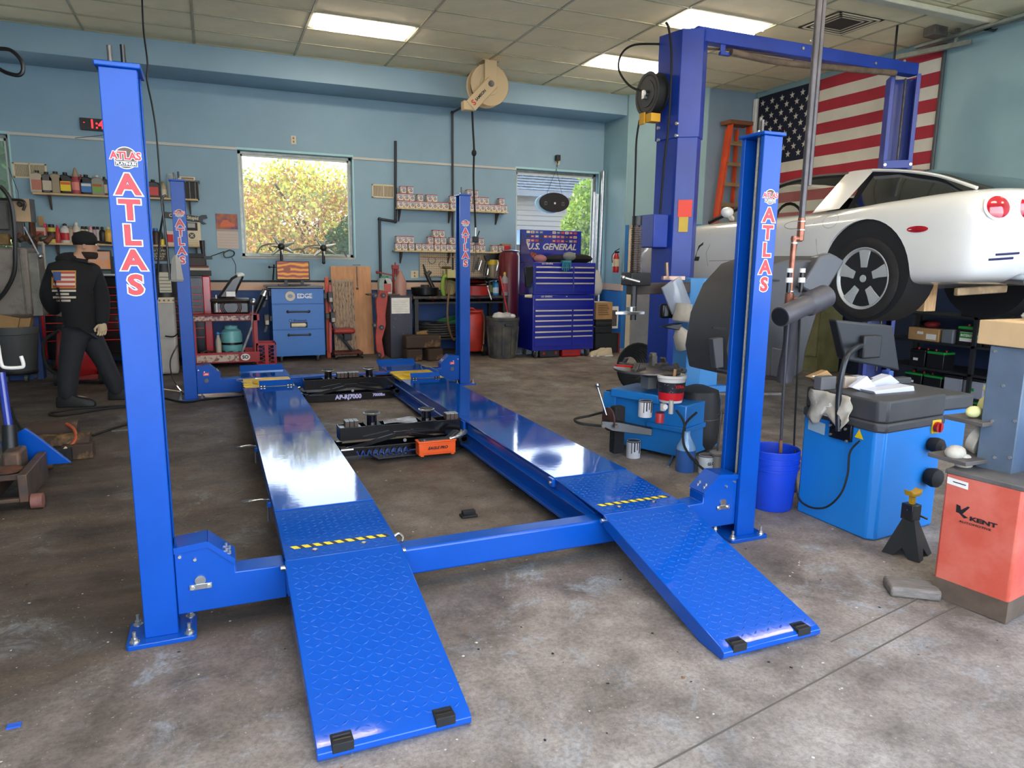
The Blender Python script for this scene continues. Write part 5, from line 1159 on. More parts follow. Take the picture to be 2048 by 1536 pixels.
tag(MB().tube(spline([aty(356, 610, 6.45), aty(362, 650, 6.45), aty(350, 672, 6.45), aty(330, 672, 6.45)], 6), .009, 6).obj('machine_hose', BLACK, None), 'black hose looping over the front of the pale grey machine', 'hose')
tag(MB().tube(spline([aty(355, 690, 6.3), aty(341, 720, 6.2), aty(345, 755, 5.7), aty(365, 785, 5.3), aty(378, 796, 5.0)], 6), .008, 6).obj('power_cord', BLACK, None), 'black cords drooping to the floor behind the far left post', 'cord')
plb = thing('plastic_bag', 'clear plastic bag of papers hanging on the far left lift post', 'bag', tuple(aty(351, 510, 4.82)))
MB().loft([[Vector((x, y * s_, -z)) for x, y in ((-w_, -.01), (0, -.035), (w_, -.01), (w_, .01), (0, .03), (-w_, .01))] for z, w_, s_ in ((0, .012, .5), (.05, .04, 1), (.16, .05, 1.2), (.24, .06, 1), (.26, .05, .4))]).obj('bag', mat('cloudy_bag', 'B8B4AC', .2, alpha=.8, coat=.5), plb)

# red service cart with machine and tank
x0, x1, z0, z1 = rect(388, 630, 524, 735, 6.9)
ct_ = thing('service_cart', 'two-tier red service cart covered in stickers left of the blue console', 'cart', ((x0 + x1) / 2, 7.15, fz(7.1)))
w = (x1 - x0) / 2; zt = z1 - fz(7.1)
CR = mat('cart_red', '9C1E24', .45, var=.15, scale=8); STK = mat('sticker_collage', 'C8A898', .5, second='5A3A4A', scale=26, lo=.42, hi=.58)
MB().box(-w, w - .06, -.25, .25, zt - .015, zt).box(-w, w, -.25, -.24, zt - .08, zt + .01).box(-w, w, .24, .25, zt - .08, zt + .01).obj('top_tray', CR, ct_, bevel=.004)
MB().box(-w + .0, w - .05, -.25, .25, .12, .135).box(-w, w - .02, -.255, -.245, .06, .2).box(-w, w, .24, .25, .06, .2).obj('lower_tray', CR, ct_, bevel=.004)
for sx_ in (-w + .02, w - .06):
    for sy in (-.235, .235): MB().box(sx_ - .02, sx_ + .03, sy - .015, sy + .015, .06, zt).obj('upright', CR, ct_, bevel=.003)
MB().box(-w + .01, w - .12, -.262, -.257, zt - .07, zt - .01).obj('sticker_strip', STK, ct_); MB().box(-w + .04, w - .28, -.262, -.257, .08, .17).obj('sticker_strip', mat('pale_stickers', 'C4B4A4', .5, second='8A4A3A', scale=22, lo=.5, hi=.6), ct_)
e_ = MB(); e_.prism([(a_ * 1.3 + w - .2, b_ + .13) for a_, b_ in circ(.045, 24)], 'xz', -.264, -.258); e_.obj('oval_sticker', WHITE, ct_); text('SO', 'sticker_print', .06, INK, ct_, (w - .2, -.265, .13), bold=.04)
for sx_ in (-w + .06, w - .1): MB().lathe([(.045, -.015), (.05, 0), (.045, .015)], 16, (sx_, -.2, .05), axis='x').obj('wheel', RUBBER, ct_)
tk = thing('refrigerant_tank', 'pale teal gas cylinder with black strap on the lower shelf of the red cart', 'gas cylinder', (aty(464, 690, 7.1).x, 7.15, fz(7.1) + .14))
MB().lathe([(.10, .02), (.125, .05), (.135, .09), (.135, .26), (.12, .32), (.07, .355), (.03, .36)], 28).obj('cylinder', mat('tank_teal', '6EB0B0', .4, var=.05), tk); MB().lathe([(.137, .14), (.14, .14), (.14, .17), (.137, .17)], 28, ring=True).obj('strap', BLACK, tk); MB().lathe([(.08, .34), (.082, .385), (.075, .385), (.073, .34)], 20, ring=True).obj('collar', MATS['tank_teal'], tk); MB().lathe([(.09, 0), (.10, .03)], 20).obj('foot_ring', MATS['tank_teal'], tk)
g2 = thing('small_gas_bottle', 'slim grey bottle with blue valve beside the teal gas cylinder', 'gas bottle', (aty(437, 690, 7.0).x, 7.0, fz(7.1) + .14)); MB().lathe([(.035, 0), (.036, .2), (.02, .25), (.015, .28)], 16).obj('bottle', mat('bottle_grey', 'A8A090', .5), g2); MB().ball((0, 0, .3), .022, 12).bar((0, 0, .3), (.12, 0, .31), .008).obj('valve', mat('valve_blue', '3A8AC8', .4), g2)
jn = MB(); random.seed(3)
for k in range(46):
    c = Vector((random.uniform(-w + .1, w - .2), random.uniform(-.22, .05), .14 + random.uniform(.005, .05))); a_ = random.uniform(0, PI); L_ = random.uniform(.02, .06)
    jn.bar(c - Vector((math.cos(a_), math.sin(a_), .2)) * L_, c + Vector((math.cos(a_), math.sin(a_), .2)) * L_, .02, .016)
o = jn.obj('loose_fittings', mat('greasy_metal', '4A3E38', .5, .5, var=.4, scale=14), None, smooth=40); tag(o, 'heap of greasy fittings on the lower tray of the red cart', 'metal parts'); o['kind'] = 'stuff'; o.location = ct_.location
tag(MB().bar(aty(484, 705, 6.85), aty(503, 655, 6.85), .025).bar(aty(503, 655, 6.85), aty(506, 610, 6.85), .014).obj('jack_handle', DSTEEL, None), 'dark steel handle leaning across the front of the red cart', 'handle')  # steel jack handle propped on the cart
tm = thing('steamer_machine', 'black portable machine with angled arm and coiled hose on top of the red cart', 'machine', (aty(462, 620, 7.1).x, 7.12, fz(7.1) + zt + .002))
MB().box(-.23, .23, -.17, .17, 0, .17).obj('base', mat('machine_black_bronze', '2A2622', .35, var=.3, scale=5, coat=.3), tm, bevel=.03)
MB().box(-.25, .24, -.2, .2, .15, .21).obj('shoulder', MATS['machine_black_bronze'], tm, bevel=.03); MB().prism([(-.17, .2), (.05, .2), (.12, .36), (.19, .50), (.12, .53), (.02, .47), (-.1, .30)], 'xz', -.08, .08).obj('arm', MATS['machine_black_bronze'], tm, bevel=.03); MB().prism([(.10, .47), (.2, .5), (.17, .54), (.08, .535)], 'xz', -.085, .085).obj('arm_tip', mat('white_tip', 'D8DCD0', .3), tm, bevel=.02)
MB().box(-.05, .06, -.205, -.2, .235, .30).obj('white_label', WHITE, tm)
for q in range(3): MB().lathe([(.085 + q * .018, -.005), (.095 + q * .018, 0), (.085 + q * .018, .005)], 24, (0, -.19, .10), axis='y', ring=True).obj('coiled_hose', mat('hose_maroon', '3A1A1A', .4), tm)
MB().cyl((-.14, -.175, .05), (-.14, -.185, .05), .015).obj('button', mat('btn_orange', 'D0604A', .5), tm)
tag(MB().bar(aty(434, 624, 6.95), aty(432, 590, 6.95), .012).obj('white_rod', WHITE, None), 'thin bent pale rod standing in the tray of the red cart', 'rod')
ig = thing('inspection_gun', 'black-handled chrome impact tool hooked on the right end of the red cart', 'tool', tuple(aty(512, 622, 6.9)))
MB().cyl((0, 0, -.02), (.10, 0, .2), .035, .045).obj('grip', BLACK, ig); MB().cyl((.1, 0, .2), (.13, 0, .27), .045, .03).ball((-.03, 0, .12), .045, 12).obj('chrome_head', STEEL, ig)
cr_ = thing('milk_crate', 'red plastic milk crate on the floor beside the red cart', 'crate', (aty(534, 727, 6.9).x, 7.05, fz(7.0)))
cx0, cx1, cz0, cz1 = rect(514, 681, 554, 727, 6.9); w = (cx1 - cx0) / 2; h = cz1 - cz0; m = MB(); CRM = mat('crate_red', 'A01C24', .5)
m.box(-w, w, -.15, .15, 0, .015).box(-w, w, -.15, -.14, h - .03, h).box(-w, w, .14, .15, h - .03, h).box(-w, -w + .012, -.15, .15, h - .03, h).box(w - .012, w, -.15, .15, h - .03, h).box(-w, w, -.15, -.14, 0, .03)
for sx_ in (-w, w - .015):
    for sy in (-.15, .135): m.box(sx_, sx_ + .015, sy, sy + .015, 0, h)
m.box(-.02, .025, -.152, -.14, 0, h); m.obj('frame', CRM, cr_, smooth=None)
m = MB()
for (xa, xb) in ((-w, -.02), (.025, w)):
    n = 3
    for k in range(6): m.bar((xa, -.145, k * h / 6), (xb, -.145, (k + 1) * h / 6 if k < 6 else h), .004, .005).bar((xb, -.145, k * h / 6), (xa, -.145, (k + 1) * h / 6), .004, .005)
q = m.obj('lattice', CRM, cr_, smooth=None); q['kind'] = 'stuff'

# blue alignment console
x0, x1, z0, z1 = rect(548, 577, 651, 712, 7.15); zc0 = fz(7.2)
ec = thing('alignment_console', 'mid-blue wheeled alignment console with three drawers below the middle window', 'console', ((x0 + x1) / 2, 7.45, zc0))
w = (x1 - x0) / 2; zb = z0 - zc0; zt = z1 - zc0; CB = mat('console_blue', '2C6CB8', .4, var=.04, scale=2)
MB().box(-w, w, -.29, .3, zb, zt).obj('cabinet', CB, ec, bevel=.006)
hs_ = [0.0, .40, .77, 1.0]; H_ = zt - zb
for k, (a_, b_) in enumerate(((0, .39), (.40, .765), (.775, 1.0))):
    d = MB().box(-w, w, -.305, -.29, zb + a_ * H_ + .003, zb + b_ * H_).obj('drawer', CB, ec, bevel=.003)
    if k < 2:
        zz = zb + (a_ + (b_ - a_) * (.82 if k == 0 else .72)) * H_
        MB().cyl((-.14, -.33, zz), (.14, -.33, zz), .011).ball((-.14, -.32, zz), .02, 12).ball((.14, -.32, zz), .02, 12).obj('handle', BLACK, d)
zz = zb + .425 * H_; MB().box(-.115, .115, -.308, -.304, zz, zz + .075).obj('slot', INK, ec); MB().cyl((-.1, -.31, zz + .035), (.07, -.31, zz + .035), .028).ball((.07, -.31, zz + .035), .028, 12).obj('scan_handle', CREAM, ec)
text('Bluetooth', 'print', .045, INK, ec, (.02, -.307, zb + .53 * H_), bold=.01); MB().lathe([(.018, 0), (.022, .002), (.018, .003)], 18, (-.11, -.308, zb + .53 * H_), axis='y', ring=True).obj('round_mark', INK, ec)
zz = zb + .89 * H_; MB().prism([(a_ - .06 - .04, b_ + zz) for a_, b_ in circ(.068, 28)], 'xz', -.308, -.305).obj('round_badge', mat('badge_cream', 'C8C0B0', .5), ec)
MB().lathe([(.066, 0), (.07, .003), (.066, .003)], 28, (-.1, -.309, zz), axis='y', ring=True).obj('badge_ring', mat('badge_brown', '6A3A20', .5), ec); MB().prism([(a_ * 1 - .1, b_ * .8 + zz) for a_, b_ in circ(.035, 9)], 'xz', -.311, -.308).obj('badge_emblem', mat('badge_grey', '8A98A8', .5), ec)
text('EDGE', 'print', .085, mat('edge_white', 'D8DCE0', .5), ec, (.09, -.308, zz - .002), bold=.045, sx=.95); MB().box(.0, .19, -.309, -.3065, zz + .0, zz + .006).obj('letter_slash', CB, ec)
MB().box(-w - .06, w + .0, -.33, .3, zt, zt + .035).obj('counter', mat('console_top', '35302C', .3, coat=.4), ec, bevel=.012)
MB().box(-.1, .14, -.28, -.16, zt + .036, zt + .05).obj('keyboard', BPLAST, ec, bevel=.004)
for s in (-w + .1, w - .1):
    MB().lathe([(.05, -.016), (.062, -.006), (.062, .006), (.05, .016)], 22, (s, -.24, .062), axis='x').obj('caster', GPLAST, ec); MB().box(s - .03, s + .03, -.26, -.2, .07, zb).obj('caster_fork', STEEL, ec, bevel=.004)
mo = thing('monitor', 'widescreen monitor with an orange sunset picture on the blue console', 'monitor', (ec.location.x - .03, 7.35, zc0 + zt + .036))
x0, x1, z0, z1 = rect(557, 522, 623, 560, 7.33); w = (x1 - x0) / 2; b0 = z0 - mo.location.z; b1 = z1 - mo.location.z
MB().box(-w, w, -.02, .02, b0, b1).obj('case', BPLAST, mo, bevel=.006); MB().box(-.12, -.08, -.01, .02, 0, b0 + .02).box(.10, .14, -.01, .02, 0, b0 + .02).box(-.2, .22, -.08, .08, 0, .015).obj('stand', BPLAST, mo)
def screen_mat():
    m = bpy.data.materials.new('sunset_screen'); m.use_nodes = True; n = m.node_tree.nodes; l = m.node_tree.links; b = n['Principled BSDF']
    t = n.new('ShaderNodeTexCoord'); wv = n.new('ShaderNodeTexWave'); wv.bands_direction = 'Z'; wv.inputs['Scale'].default_value = 5; wv.inputs['Distortion'].default_value = 5; l.new(t.outputs['Object'], wv.inputs[0])
    r = n.new('ShaderNodeValToRGB'); e = r.color_ramp.elements; e[0].color = (*lin('8A3A3A'), 1); e[1].color = (*lin('F0B030'), 1); q = e.new(.5); q.color = (*lin('D8682A'), 1); l.new(wv.outputs['Fac'], r.inputs[0])
    b.inputs['Base Color'].default_value = (.02, .02, .02, 1); l.new(r.outputs[0], b.inputs['Emission Color']); b.inputs['Emission Strength'].default_value = .35; return m
MB().box(-w + .012, w - .012, -.0215, -.02, b0 + .015, b1 - .012).obj('display', screen_mat(), mo); MB().prism([(a_ * 1.4 - .08, b_ + (b0 + b1) / 2 + .02) for a_, b_ in circ(.035, 18)], 'xz', -.0225, -.0215).obj('picture_sun', mat('screen_brown', '6A3A20', .5, emit='7A4420', estr=.3), mo)
# targets and clamps hooked on both sides, stand behind
for s, pxs in ((-1, ((530, 590), (533, 640))), (1, ((660, 595), (665, 635)))):
    for k, (px, py) in enumerate(pxs):
        p = aty(px, py, 7.25); c = thing('wheel_clamp', ('upper' if k == 0 else 'lower') + ' dark wheel clamp hooked on the ' + ('left' if s < 0 else 'right') + ' side of the blue console', 'wheel clamp', tuple(p))
        MB().box(-.035, .035, -.05, .05, -.07, .08).box(-.07 * s - .03, -.07 * s + .03, -.03, .03, -.02, .06).obj('clamp_body', mat('clamp_grey', '34302E', .45, var=.2), c, bevel=.01); MB().box(-.02, .025, -.075, -.05, -.06, .0).obj('white_block', mat('clamp_white', 'A8A49C', .5), c, bevel=.004); MB().bar((0, -.02, -.08), (.03 * s, -.02, -.16), .03, .03).obj('claw', BPLAST, c)
tag(MB().tube([aty(546, 560, 7.5), aty(548, 532, 7.5), aty(548, 529, 7.5)], .01, 8).tube([aty(540, 534, 7.5), aty(562, 535, 7.5)], .008, 8).ball(aty(539, 534, 7.5), .02, 10).obj('antenna_stand', BLACK, None), 'thin black stand with crossbar left of the orange-picture monitor', 'stand')
# clamp pair in the window
for k, (px, py) in enumerate(((562, 493), (646, 496))):
    p = aty(px, py, 7.82); c = thing('camera_target', ('left' if k == 0 else 'right') + ' spidery metal wheel clamp hung on the sill of the middle window', 'wheel clamp', tuple(p), group='wheel clamps on the window sill')
    M_ = mat('clamp_alloy', 'A8A898', .35, .6, var=.3, scale=8)
    MB().ball((0, -.02, 0), .06, 16, (.9, .9, .9)).obj('hub', mat('hub_dark', '35342E', .4, .5), c)
    for q in range(7):
        a_ = q * PI / 3.5 + .35; L_ = .17 if q % 2 == 0 else .12
        MB().cyl((0, 0, 0), (math.cos(a_) * L_ * 1.15, -.04, math.sin(a_) * L_), .042, .01, 8).obj('arm', M_, c)
    MB().tube(spline([(-.33, 0, -.10), (-.26, -.02, .0), (-.1, -.02, .03), (.1, -.02, -.05), (.27, -.02, -.03), (.34, 0, -.12)], 5), .012, 6).obj('hose_arm', M_, c); MB().bar((-.3, 0, -.1), (.3, 0, -.1), .03, .02).obj('cross_rail', mat('rail_cream', 'A8A48A', .4, .4), c, bevel=.004)
    MB().cyl((0, -.02, -.06), (0, -.02, -.2), .02).ball((0, -.02, -.21), .026, 10).obj('grip', BLACK, c)

# boards leaning
def leaner(name, lb, cat, px0, py0, px1, py1, Y, th, m, bev=.003):
    zb = fz(7.6); x0 = aty(px0, (py0 + py1) / 2, Y).x; x1 = aty(px1, (py0 + py1) / 2, Y).x; zt = aty((px0 + px1) / 2, py0, Y + .12).z
    t = thing(name, lb, cat, ((x0 + x1) / 2, Y, zb)); w = (x1 - x0) / 2; h = zt - zb; t.rotation_euler = (R(-7), 0, 0)
    MB().box(-w, w, 0, th, 0.003, h).obj('board', m, t, bevel=bev); return t, w, h
leaner('plywood_board', 'large bare plywood sheet leaning on the wall right of the blue console', 'board', 667, 531, 747, 712, 7.62, .02, mat('plywood', 'C8946A', .75, var=.12, scale=3, stretch=(6, 1, 1)))
t, w, h = leaner('slatted_board', 'weathered slatted wooden panel leaning in front of the plywood sheet', 'board', 668, 558, 712, 710, 7.46, .02, mat('weathered_wood', '8A6E58', .85, second='C8B8A0', scale=18, stretch=(6, 6, .6)))
for k in range(7): MB().box(-w + k * 2 * w / 7 + .004, -w + (k + 1) * 2 * w / 7 - .004, -.012, .0, .03, h - .03).obj('slat', mat('peeling_slat', 'A89078', .8, second='4A342A', scale=16, stretch=(5, 5, .8), lo=.5, hi=.62), t, smooth=None)
tag(MB().box(-.028, .028, -.015, .015, 0, 1.16).obj('orange_level', mat('level_orange', 'C04A20', .5), None, bevel=.004), 'orange spirit level standing upright left of the plywood sheet', 'spirit level').location = (aty(659, 700, 7.35).x, 7.42, fz(7.4))
tag(MB().bar(aty(661, 705, 7.3), aty(660, 570, 7.34), .035, .03).obj('red_post', RED, None), 'narrow red upright beside the blue console', 'post')
tag(MB().cyl(aty(713, 533, 7.6), aty(715, 573, 7.58), .008).ball(aty(715, 577, 7.58), .02, 10).bar(aty(705, 530, 7.6), aty(721, 530, 7.6), .012).obj('clamp_rod', DSTEEL, None), 'steel rod with black knob hooked over the top of the plywood sheet', 'rod')
# red creeper seat
p = atf(694, 716); cs_ = thing('creeper_seat', 'red padded rolling mechanic stool in front of the slatted board', 'stool', (p.x, p.y + .05, p.z))
MB().box(-.2, .22, -.17, .17, .07, .10).obj('base_tray', mat('stool_dark_red', '5A1E1C', .5, var=.2), cs_, bevel=.02)
for a_, b_ in ((-.17, -.15), (.2, -.15), (-.17, .15), (.2, .15)): MB().cyl((a_ - .012, b_, .035), (a_ + .012, b_, .035), .034).box(a_ - .015, a_ + .015, b_ - .015, b_ + .015, .04, .08).obj('caster', BLACK, cs_)
MB().bar((.1, 0, .09), (-.09, 0, .36), .03, .03).bar((.07, .05, .1), (-.12, .05, .36), .02, .02).obj('strut', BLACK, cs_); MB().box(-.19, .12, -.13, .13, .36, .43).obj('seat_pad', mat('seat_red', '9A2C20', .4, var=.1), cs_, bevel=.03, seg=3); MB().box(-.04, .07, -.08, .08, .26, .36).obj('drawer', BPLAST, cs_, bevel=.008)
# red engine-hoist leg leaning upright, with casters
hj = thing('hoist_leg', 'red cast steel hoist leg with casters standing upright beside the dark grey cabinet', 'hoist leg', (aty(764, 720, 7.0).x, 7.1, fz(7.1)))
HR = mat('hoist_red', 'A83A2C', .5, var=.2, scale=7)
z_ = lambda py: aty(764, py, 7.05).z - fz(7.1); x_ = lambda px: aty(px, 640, 7.05).x - hj.location.x
MB().prism([(x_(761), z_(580)), (x_(778), z_(583)), (x_(776), z_(604)), (x_(772), z_(630)), (x_(773), z_(650)), (x_(764), z_(680)), (x_(769), z_(712)), (x_(762), z_(718)), (x_(752), z_(700)), (x_(751), z_(672)), (x_(755), z_(636)), (x_(753), z_(600))], 'xz', -.03, .03).obj('casting', HR, hj, bevel=.008)
for px, py in ((768, 591), (752, 591), (763, 655), (749, 650), (757, 710)): MB().cyl((x_(px), -.06, z_(py)), (x_(px), -.03, z_(py)), .034, n=20).obj('caster', BLACK, hj); MB().cyl((x_(px), -.065, z_(py)), (x_(px), -.06, z_(py)), .016, n=14).obj('caster_hub', DSTEEL, hj)
tag(MB().cyl((aty(791, 280, WY - .05).x, WY - .05, aty(791, 282, WY - .05).z), (aty(791, 442, WY - .05).x, WY - .05, aty(791, 443, WY - .05).z), .02).cyl(aty(791, 443, WY - .05), aty(759, 438, WY - .05), .02).cyl(aty(759, 438, WY - .05), (aty(759, 438, WY - .05).x, WY - .05, fz(WY) + .02), .02).ball(aty(791, 443, WY - .05), .028, 10).ball(aty(759, 438, WY - .05), .028, 10).obj('black_pipe', mat('pipe_black', '22262C', .45), None), 'black iron pipe with a jog running down the back wall', 'pipe')
# dark grey cabinet
gc, w, h, d = pxbox('parts_cabinet', 'dark navy steel cabinet with a white notice taped on, left of the bench', 'cabinet', 782, 592, 826, 716, 7.1, .5, mat('cabinet_navy', '2C2E3C', .45, second='8A8078', scale=30, lo=.66, hi=.7, bump=.1))
gc.location.z = fz(7.2)
MB().box(-w * .88, w * .75, -d - .004, -d, h * .72, h * .97).obj('notice', PAPER, gc)
for k in range(7): MB().box(-w * .8, w * (.6 - .1 * (k % 3)), -d - .005, -d - .004, h * (.75 + .028 * k), h * (.75 + .028 * k) + .003).obj('notice_line', mat('notice_ink', '8A8478', .6), gc)
zt = gc.location.z + h
jg = thing('pink_jug', 'pinkish plastic jug with tapered neck on the dark navy cabinet', 'jug', (aty(801, 580, 7.3).x, 7.3, zt)); MB().loft([[Vector((a_ * q, b_ * q * .8, z)) for a_, b_ in circ(1, 20)] for z, q in ((0, .085), (.17, .09), (.2, .085), (.32, .03), (.34, .025))]).obj('body', mat('jug_pink', 'B8887A', .45, trans=.15), jg); MB().cyl((0, 0, .33), (0, 0, .36), .028).obj('cap', MATS['jug_pink'], jg)
for k, (px, c) in enumerate(((765, '8A9690'), (774, 'B0B0A8'))):
    o = bottle(px, 7.3, zt, .26, .13, 'jug', c, '3E8A4A', 'B04A3A' if k else None, ('right' if k else 'left') + ' grey oil bottle with green cap left of the pink jug')
    o.location.x = aty(px, 570, 7.3).x; o.location.z = aty(px, 588, 7.3).z
sb = MB().box(-.2, .25, -.12, .15, -.02, 0).obj('ledge_board', mat('ledge', '5A4A3E', .7), None); tag(sb, 'narrow ledge carrying the two green-capped oil bottles', 'ledge'); sb.location = (aty(764, 590, 7.3).x, 7.35, aty(764, 588, 7.3).z); 
pu = thing('puller_press', 'small dark red bench press tool with side lever on the dark navy cabinet', 'press', (aty(793, 590, 7.45).x, 7.5, zt)); MB().box(-.06, .06, -.06, .06, 0, .03).bar((-.03, 0, .02), (-.03, 0, .42), .03, .03).bar((.03, 0, .02), (.03, 0, .42), .03, .03).box(-.05, .05, -.03, .03, .38, .44).bar((0, 0, .28), (-.26, 0, .33), .02).ball((-.27, 0, .33), .025, 10).cyl((0, 0, .3), (0, 0, .48), .018, .008).obj('frame', mat('press_red', '8A2A24', .5, var=.2), pu, bevel=.004)
# ================================================================ FILTER BOXES
FBX = mat('filter_box_white', 'D8CCC4', .7, var=.06, scale=20); FBR = mat('filter_box_red', 'A84040', .6); FBK = mat('filter_print_dark', '3A3438', .6); FBO = mat('filter_print_ochre', 'B89040', .6); FBB = mat('filter_print_blue', '5A7AA8', .6)
def fbox(w, h, d=.09):
    t = thing('filter_box', '', 'filter box'); MB().box(-w / 2, w / 2, -d / 2, d / 2, 0, h).obj('carton', FBX, t, bevel=.002)
    MB().box(-w / 2 - .0006, w / 2 + .0006, -d / 2 - .0008, d / 2, h * .9, h + .0006).obj('red_top_band', FBR, t)
    m = MB(); m.lathe([(w * .12, -.0012), (w * .22, -.0012), (w * .22, -.0004), (w * .12, -.0004)], 14, (w * .12, -d / 2, h * .4), axis='y', ring=True); m.obj('printed_ring', FBK, t)
    MB().box(-w * .38, w * .3, -d / 2 - .001, -d / 2, h * .68, h * .78).obj('print_band', FBB, t); MB().box(-w * .5, -w * .3, -d / 2 - .001, -d / 2, h * .02, h * .3).obj('print_corner', FBO, t)
    return t
protoA = fbox(.088, .105); protoB = protoA
used = [False, True]
ORD = ['first', 'second', 'third', 'fourth', 'fifth', 'sixth', 'seventh', 'eighth', 'ninth', 'tenth', 'eleventh', 'twelfth', 'thirteenth', 'fourteenth', 'fifteenth', 'sixteenth', 'seventeenth', 'eighteenth', 'nineteenth', 'twentieth', 'twenty-first', 'twenty-second']
def fboxes(sh, zb, rows, big, where):
    Y = WY - .10; hh = .125 if big else .105
    for r_, xs in enumerate(rows):
        for k, px in enumerate(xs):
            x = aty(px, 405 if sh == 0 else 490, Y - .05).x; p = protoB if big else protoA
            lb = '%s filter box from the left in the %s row on the %s filter shelf' % (ORD[k], ['bottom', 'second', 'third'][r_], where)
            if not used[int(big)]: o = p; used[int(big)] = True; o['label'] = lb; o['group'] = 'white and red filter boxes'
            else: o = dup(p, label=lb, group='white and red filter boxes')
            o.location = (x, Y + random.uniform(-.012, .008), zb + r_ * (hh + .001)); o.rotation_euler = (0, 0, random.uniform(-.08, .08))
fboxes(0, zS3, [[801, 813, 824, 836, 847, 859, 870, 881, 892, 907, 932, 943, 954, 965, 976, 987, 998, 1009], [801, 813, 824, 841, 859, 869, 906, 939, 951, 962, 973, 1004], [807, 821, 940, 951]], False, 'upper')
fboxes(1, zS4, [[797, 809, 823, 838, 850, 862, 874, 886, 898, 908, 942, 954, 966, 990, 1003], [799, 811, 822, 862, 875, 887, 905, 943, 963], [872, 884]], False, 'lower')
bottle(1011, WY - .1, zS4, .13, .16, 'box', 'A07848', 'A07848', 'B82838', 'brown parts carton with red end at the right end of the lower filter shelf', cat='box')

# ================================================================ WORKBENCH
bx0 = aty(826, 640, 7.15).x; bx1 = aty(1016, 640, 7.15).x; bz = aty(920, 592, 7.15).z; bf = fz(7.2)
bn = thing('workbench', 'black greasy steel workbench with two shelves below the filter shelves', 'workbench', ((bx0 + bx1) / 2, 7.5, bf)); w = (bx1 - bx0) / 2; h = bz - bf
BN = mat('bench_black', '1E1B1A', .5, second='5A4A3A', scale=14, lo=.6, hi=.75)
MB().box(-w, w, -.36, .36, h - .04, h).obj('bench_top', mat('bench_top', '2A2420', .5, second='8A7458', scale=9, lo=.5, hi=.7), bn, bevel=.006)
for z in (.24, .78): MB().box(-w + .02, w - .02, -.33, .34, z, z + .03).obj('shelf_board', BN, bn, bevel=.003)
for sx_ in (-w + .03, w - .08):
    for sy in (-.34, .28): MB().box(sx_, sx_ + .06, sy, sy + .06, 0, h - .04).obj('leg', BN, bn, bevel=.003)
pgx0, pgx1, pgz0, pgz1 = rect(840, 503, 1002, 553, WY - .03)
pg = thing('pegboard', 'cream perforated pegboard behind the bench', 'pegboard', ((pgx0 + pgx1) / 2, WY - .02, pgz0)); w2 = (pgx1 - pgx0) / 2; h2 = pgz1 - pgz0
MB().box(-w2, w2, -.006, .006, 0, h2).obj('board', mat('pegboard_cream', 'C8B498', .7), pg)
m = MB()
for i in range(int(w2 * 2 / .035)):
    for j in range(int(h2 / .035)):
        x = -w2 + .02 + i * .035; z = .015 + j * .035; m.quad((x - .005, -.0068, z - .005), (x + .005, -.0068, z - .005), (x + .005, -.0068, z + .005), (x - .005, -.0068, z + .005))
q = m.obj('holes', INK, pg, smooth=None, fixn=False); q['kind'] = 'stuff'
YB_ = 7.35
def onb(px): return aty(px, 590, YB_).x
def put(name, lb, cat, px, y=YB_): return thing(name, lb, cat, (aty(px, 588, y).x, y, bz))
t = put('drain_pan', 'round black oil pan with cable on the left of the bench', 'pan', 850); MB().lathe([(.17, 0), (.2, .02), (.21, .12), (.19, .125), (.17, .04)], 28).obj('pan', BLACK, t); MB().cyl((0, 0, .04), (0, 0, .16), .1, .06).obj('lid', BPLAST, t)
t = put('work_light', 'black tubular work light leaning on the bench left end', 'work light', 872, 7.5); MB().cyl((.0, 0, .02), (-.14, .08, .34), .035, .03).cyl((-.14, .08, .34), (-.17, .1, .46), .02, .012).obj('body', BPLAST, t); MB().cyl((-.12, .04, .3), (-.08, .02, .36), .03).obj('head', DSTEEL, t)
t = put('cream_can', 'pale yellow metal can leaning behind the green clamp on the bench', 'can', 893, 7.55); MB().box(-.05, .18, -.05, .05, 0, .38).obj('body', mat('can_pale_yellow', 'C8BC80', .5, var=.1), t, bevel=.01)
t = put('green_clamp', 'lime green tool standing on the bench beside the pale yellow can', 'tool', 888, 7.3); MB().tube(spline([(0, 0, 0), (-.03, 0, .12), (0, 0, .26), (.04, 0, .3)], 4), .03, 10).obj('body', mat('lime_green', '8AA83A', .5), t)
t = put('brass_wheel', 'small brass-coloured spindle wheel above the lime tool on the bench', 'tool', 893, 7.33); MB().cyl((0, 0, .02), (0, 0, .4), .015).lathe([(.06, .40), (.085, .42), (.06, .44)], 20).obj('wheel', mat('dull_brass', '7A6A40', .5, .5), t)
t = put('parts_tray', 'shallow red round tray under the wide black dish on the bench', 'tray', 946, 7.3); MB().lathe([(.2, 0), (.26, .01), (.27, .15), (.25, .15), (.24, .03)], 30).obj('tray', mat('tray_red', 'A82C22', .4, coat=.3), t)
t2 = thing('wash_basin', 'wide glossy black dish resting on the red tray on the bench', 'dish', (t.location.x - .03, 7.3, bz + .155)); MB().lathe([(.05, .0), (.3, .04), (.43, .1), (.44, .115), (.42, .11), (.2, .07), (.05, .05)], 40).obj('dish', mat('dish_black', '0C0C0E', .12, coat=.6), t2)
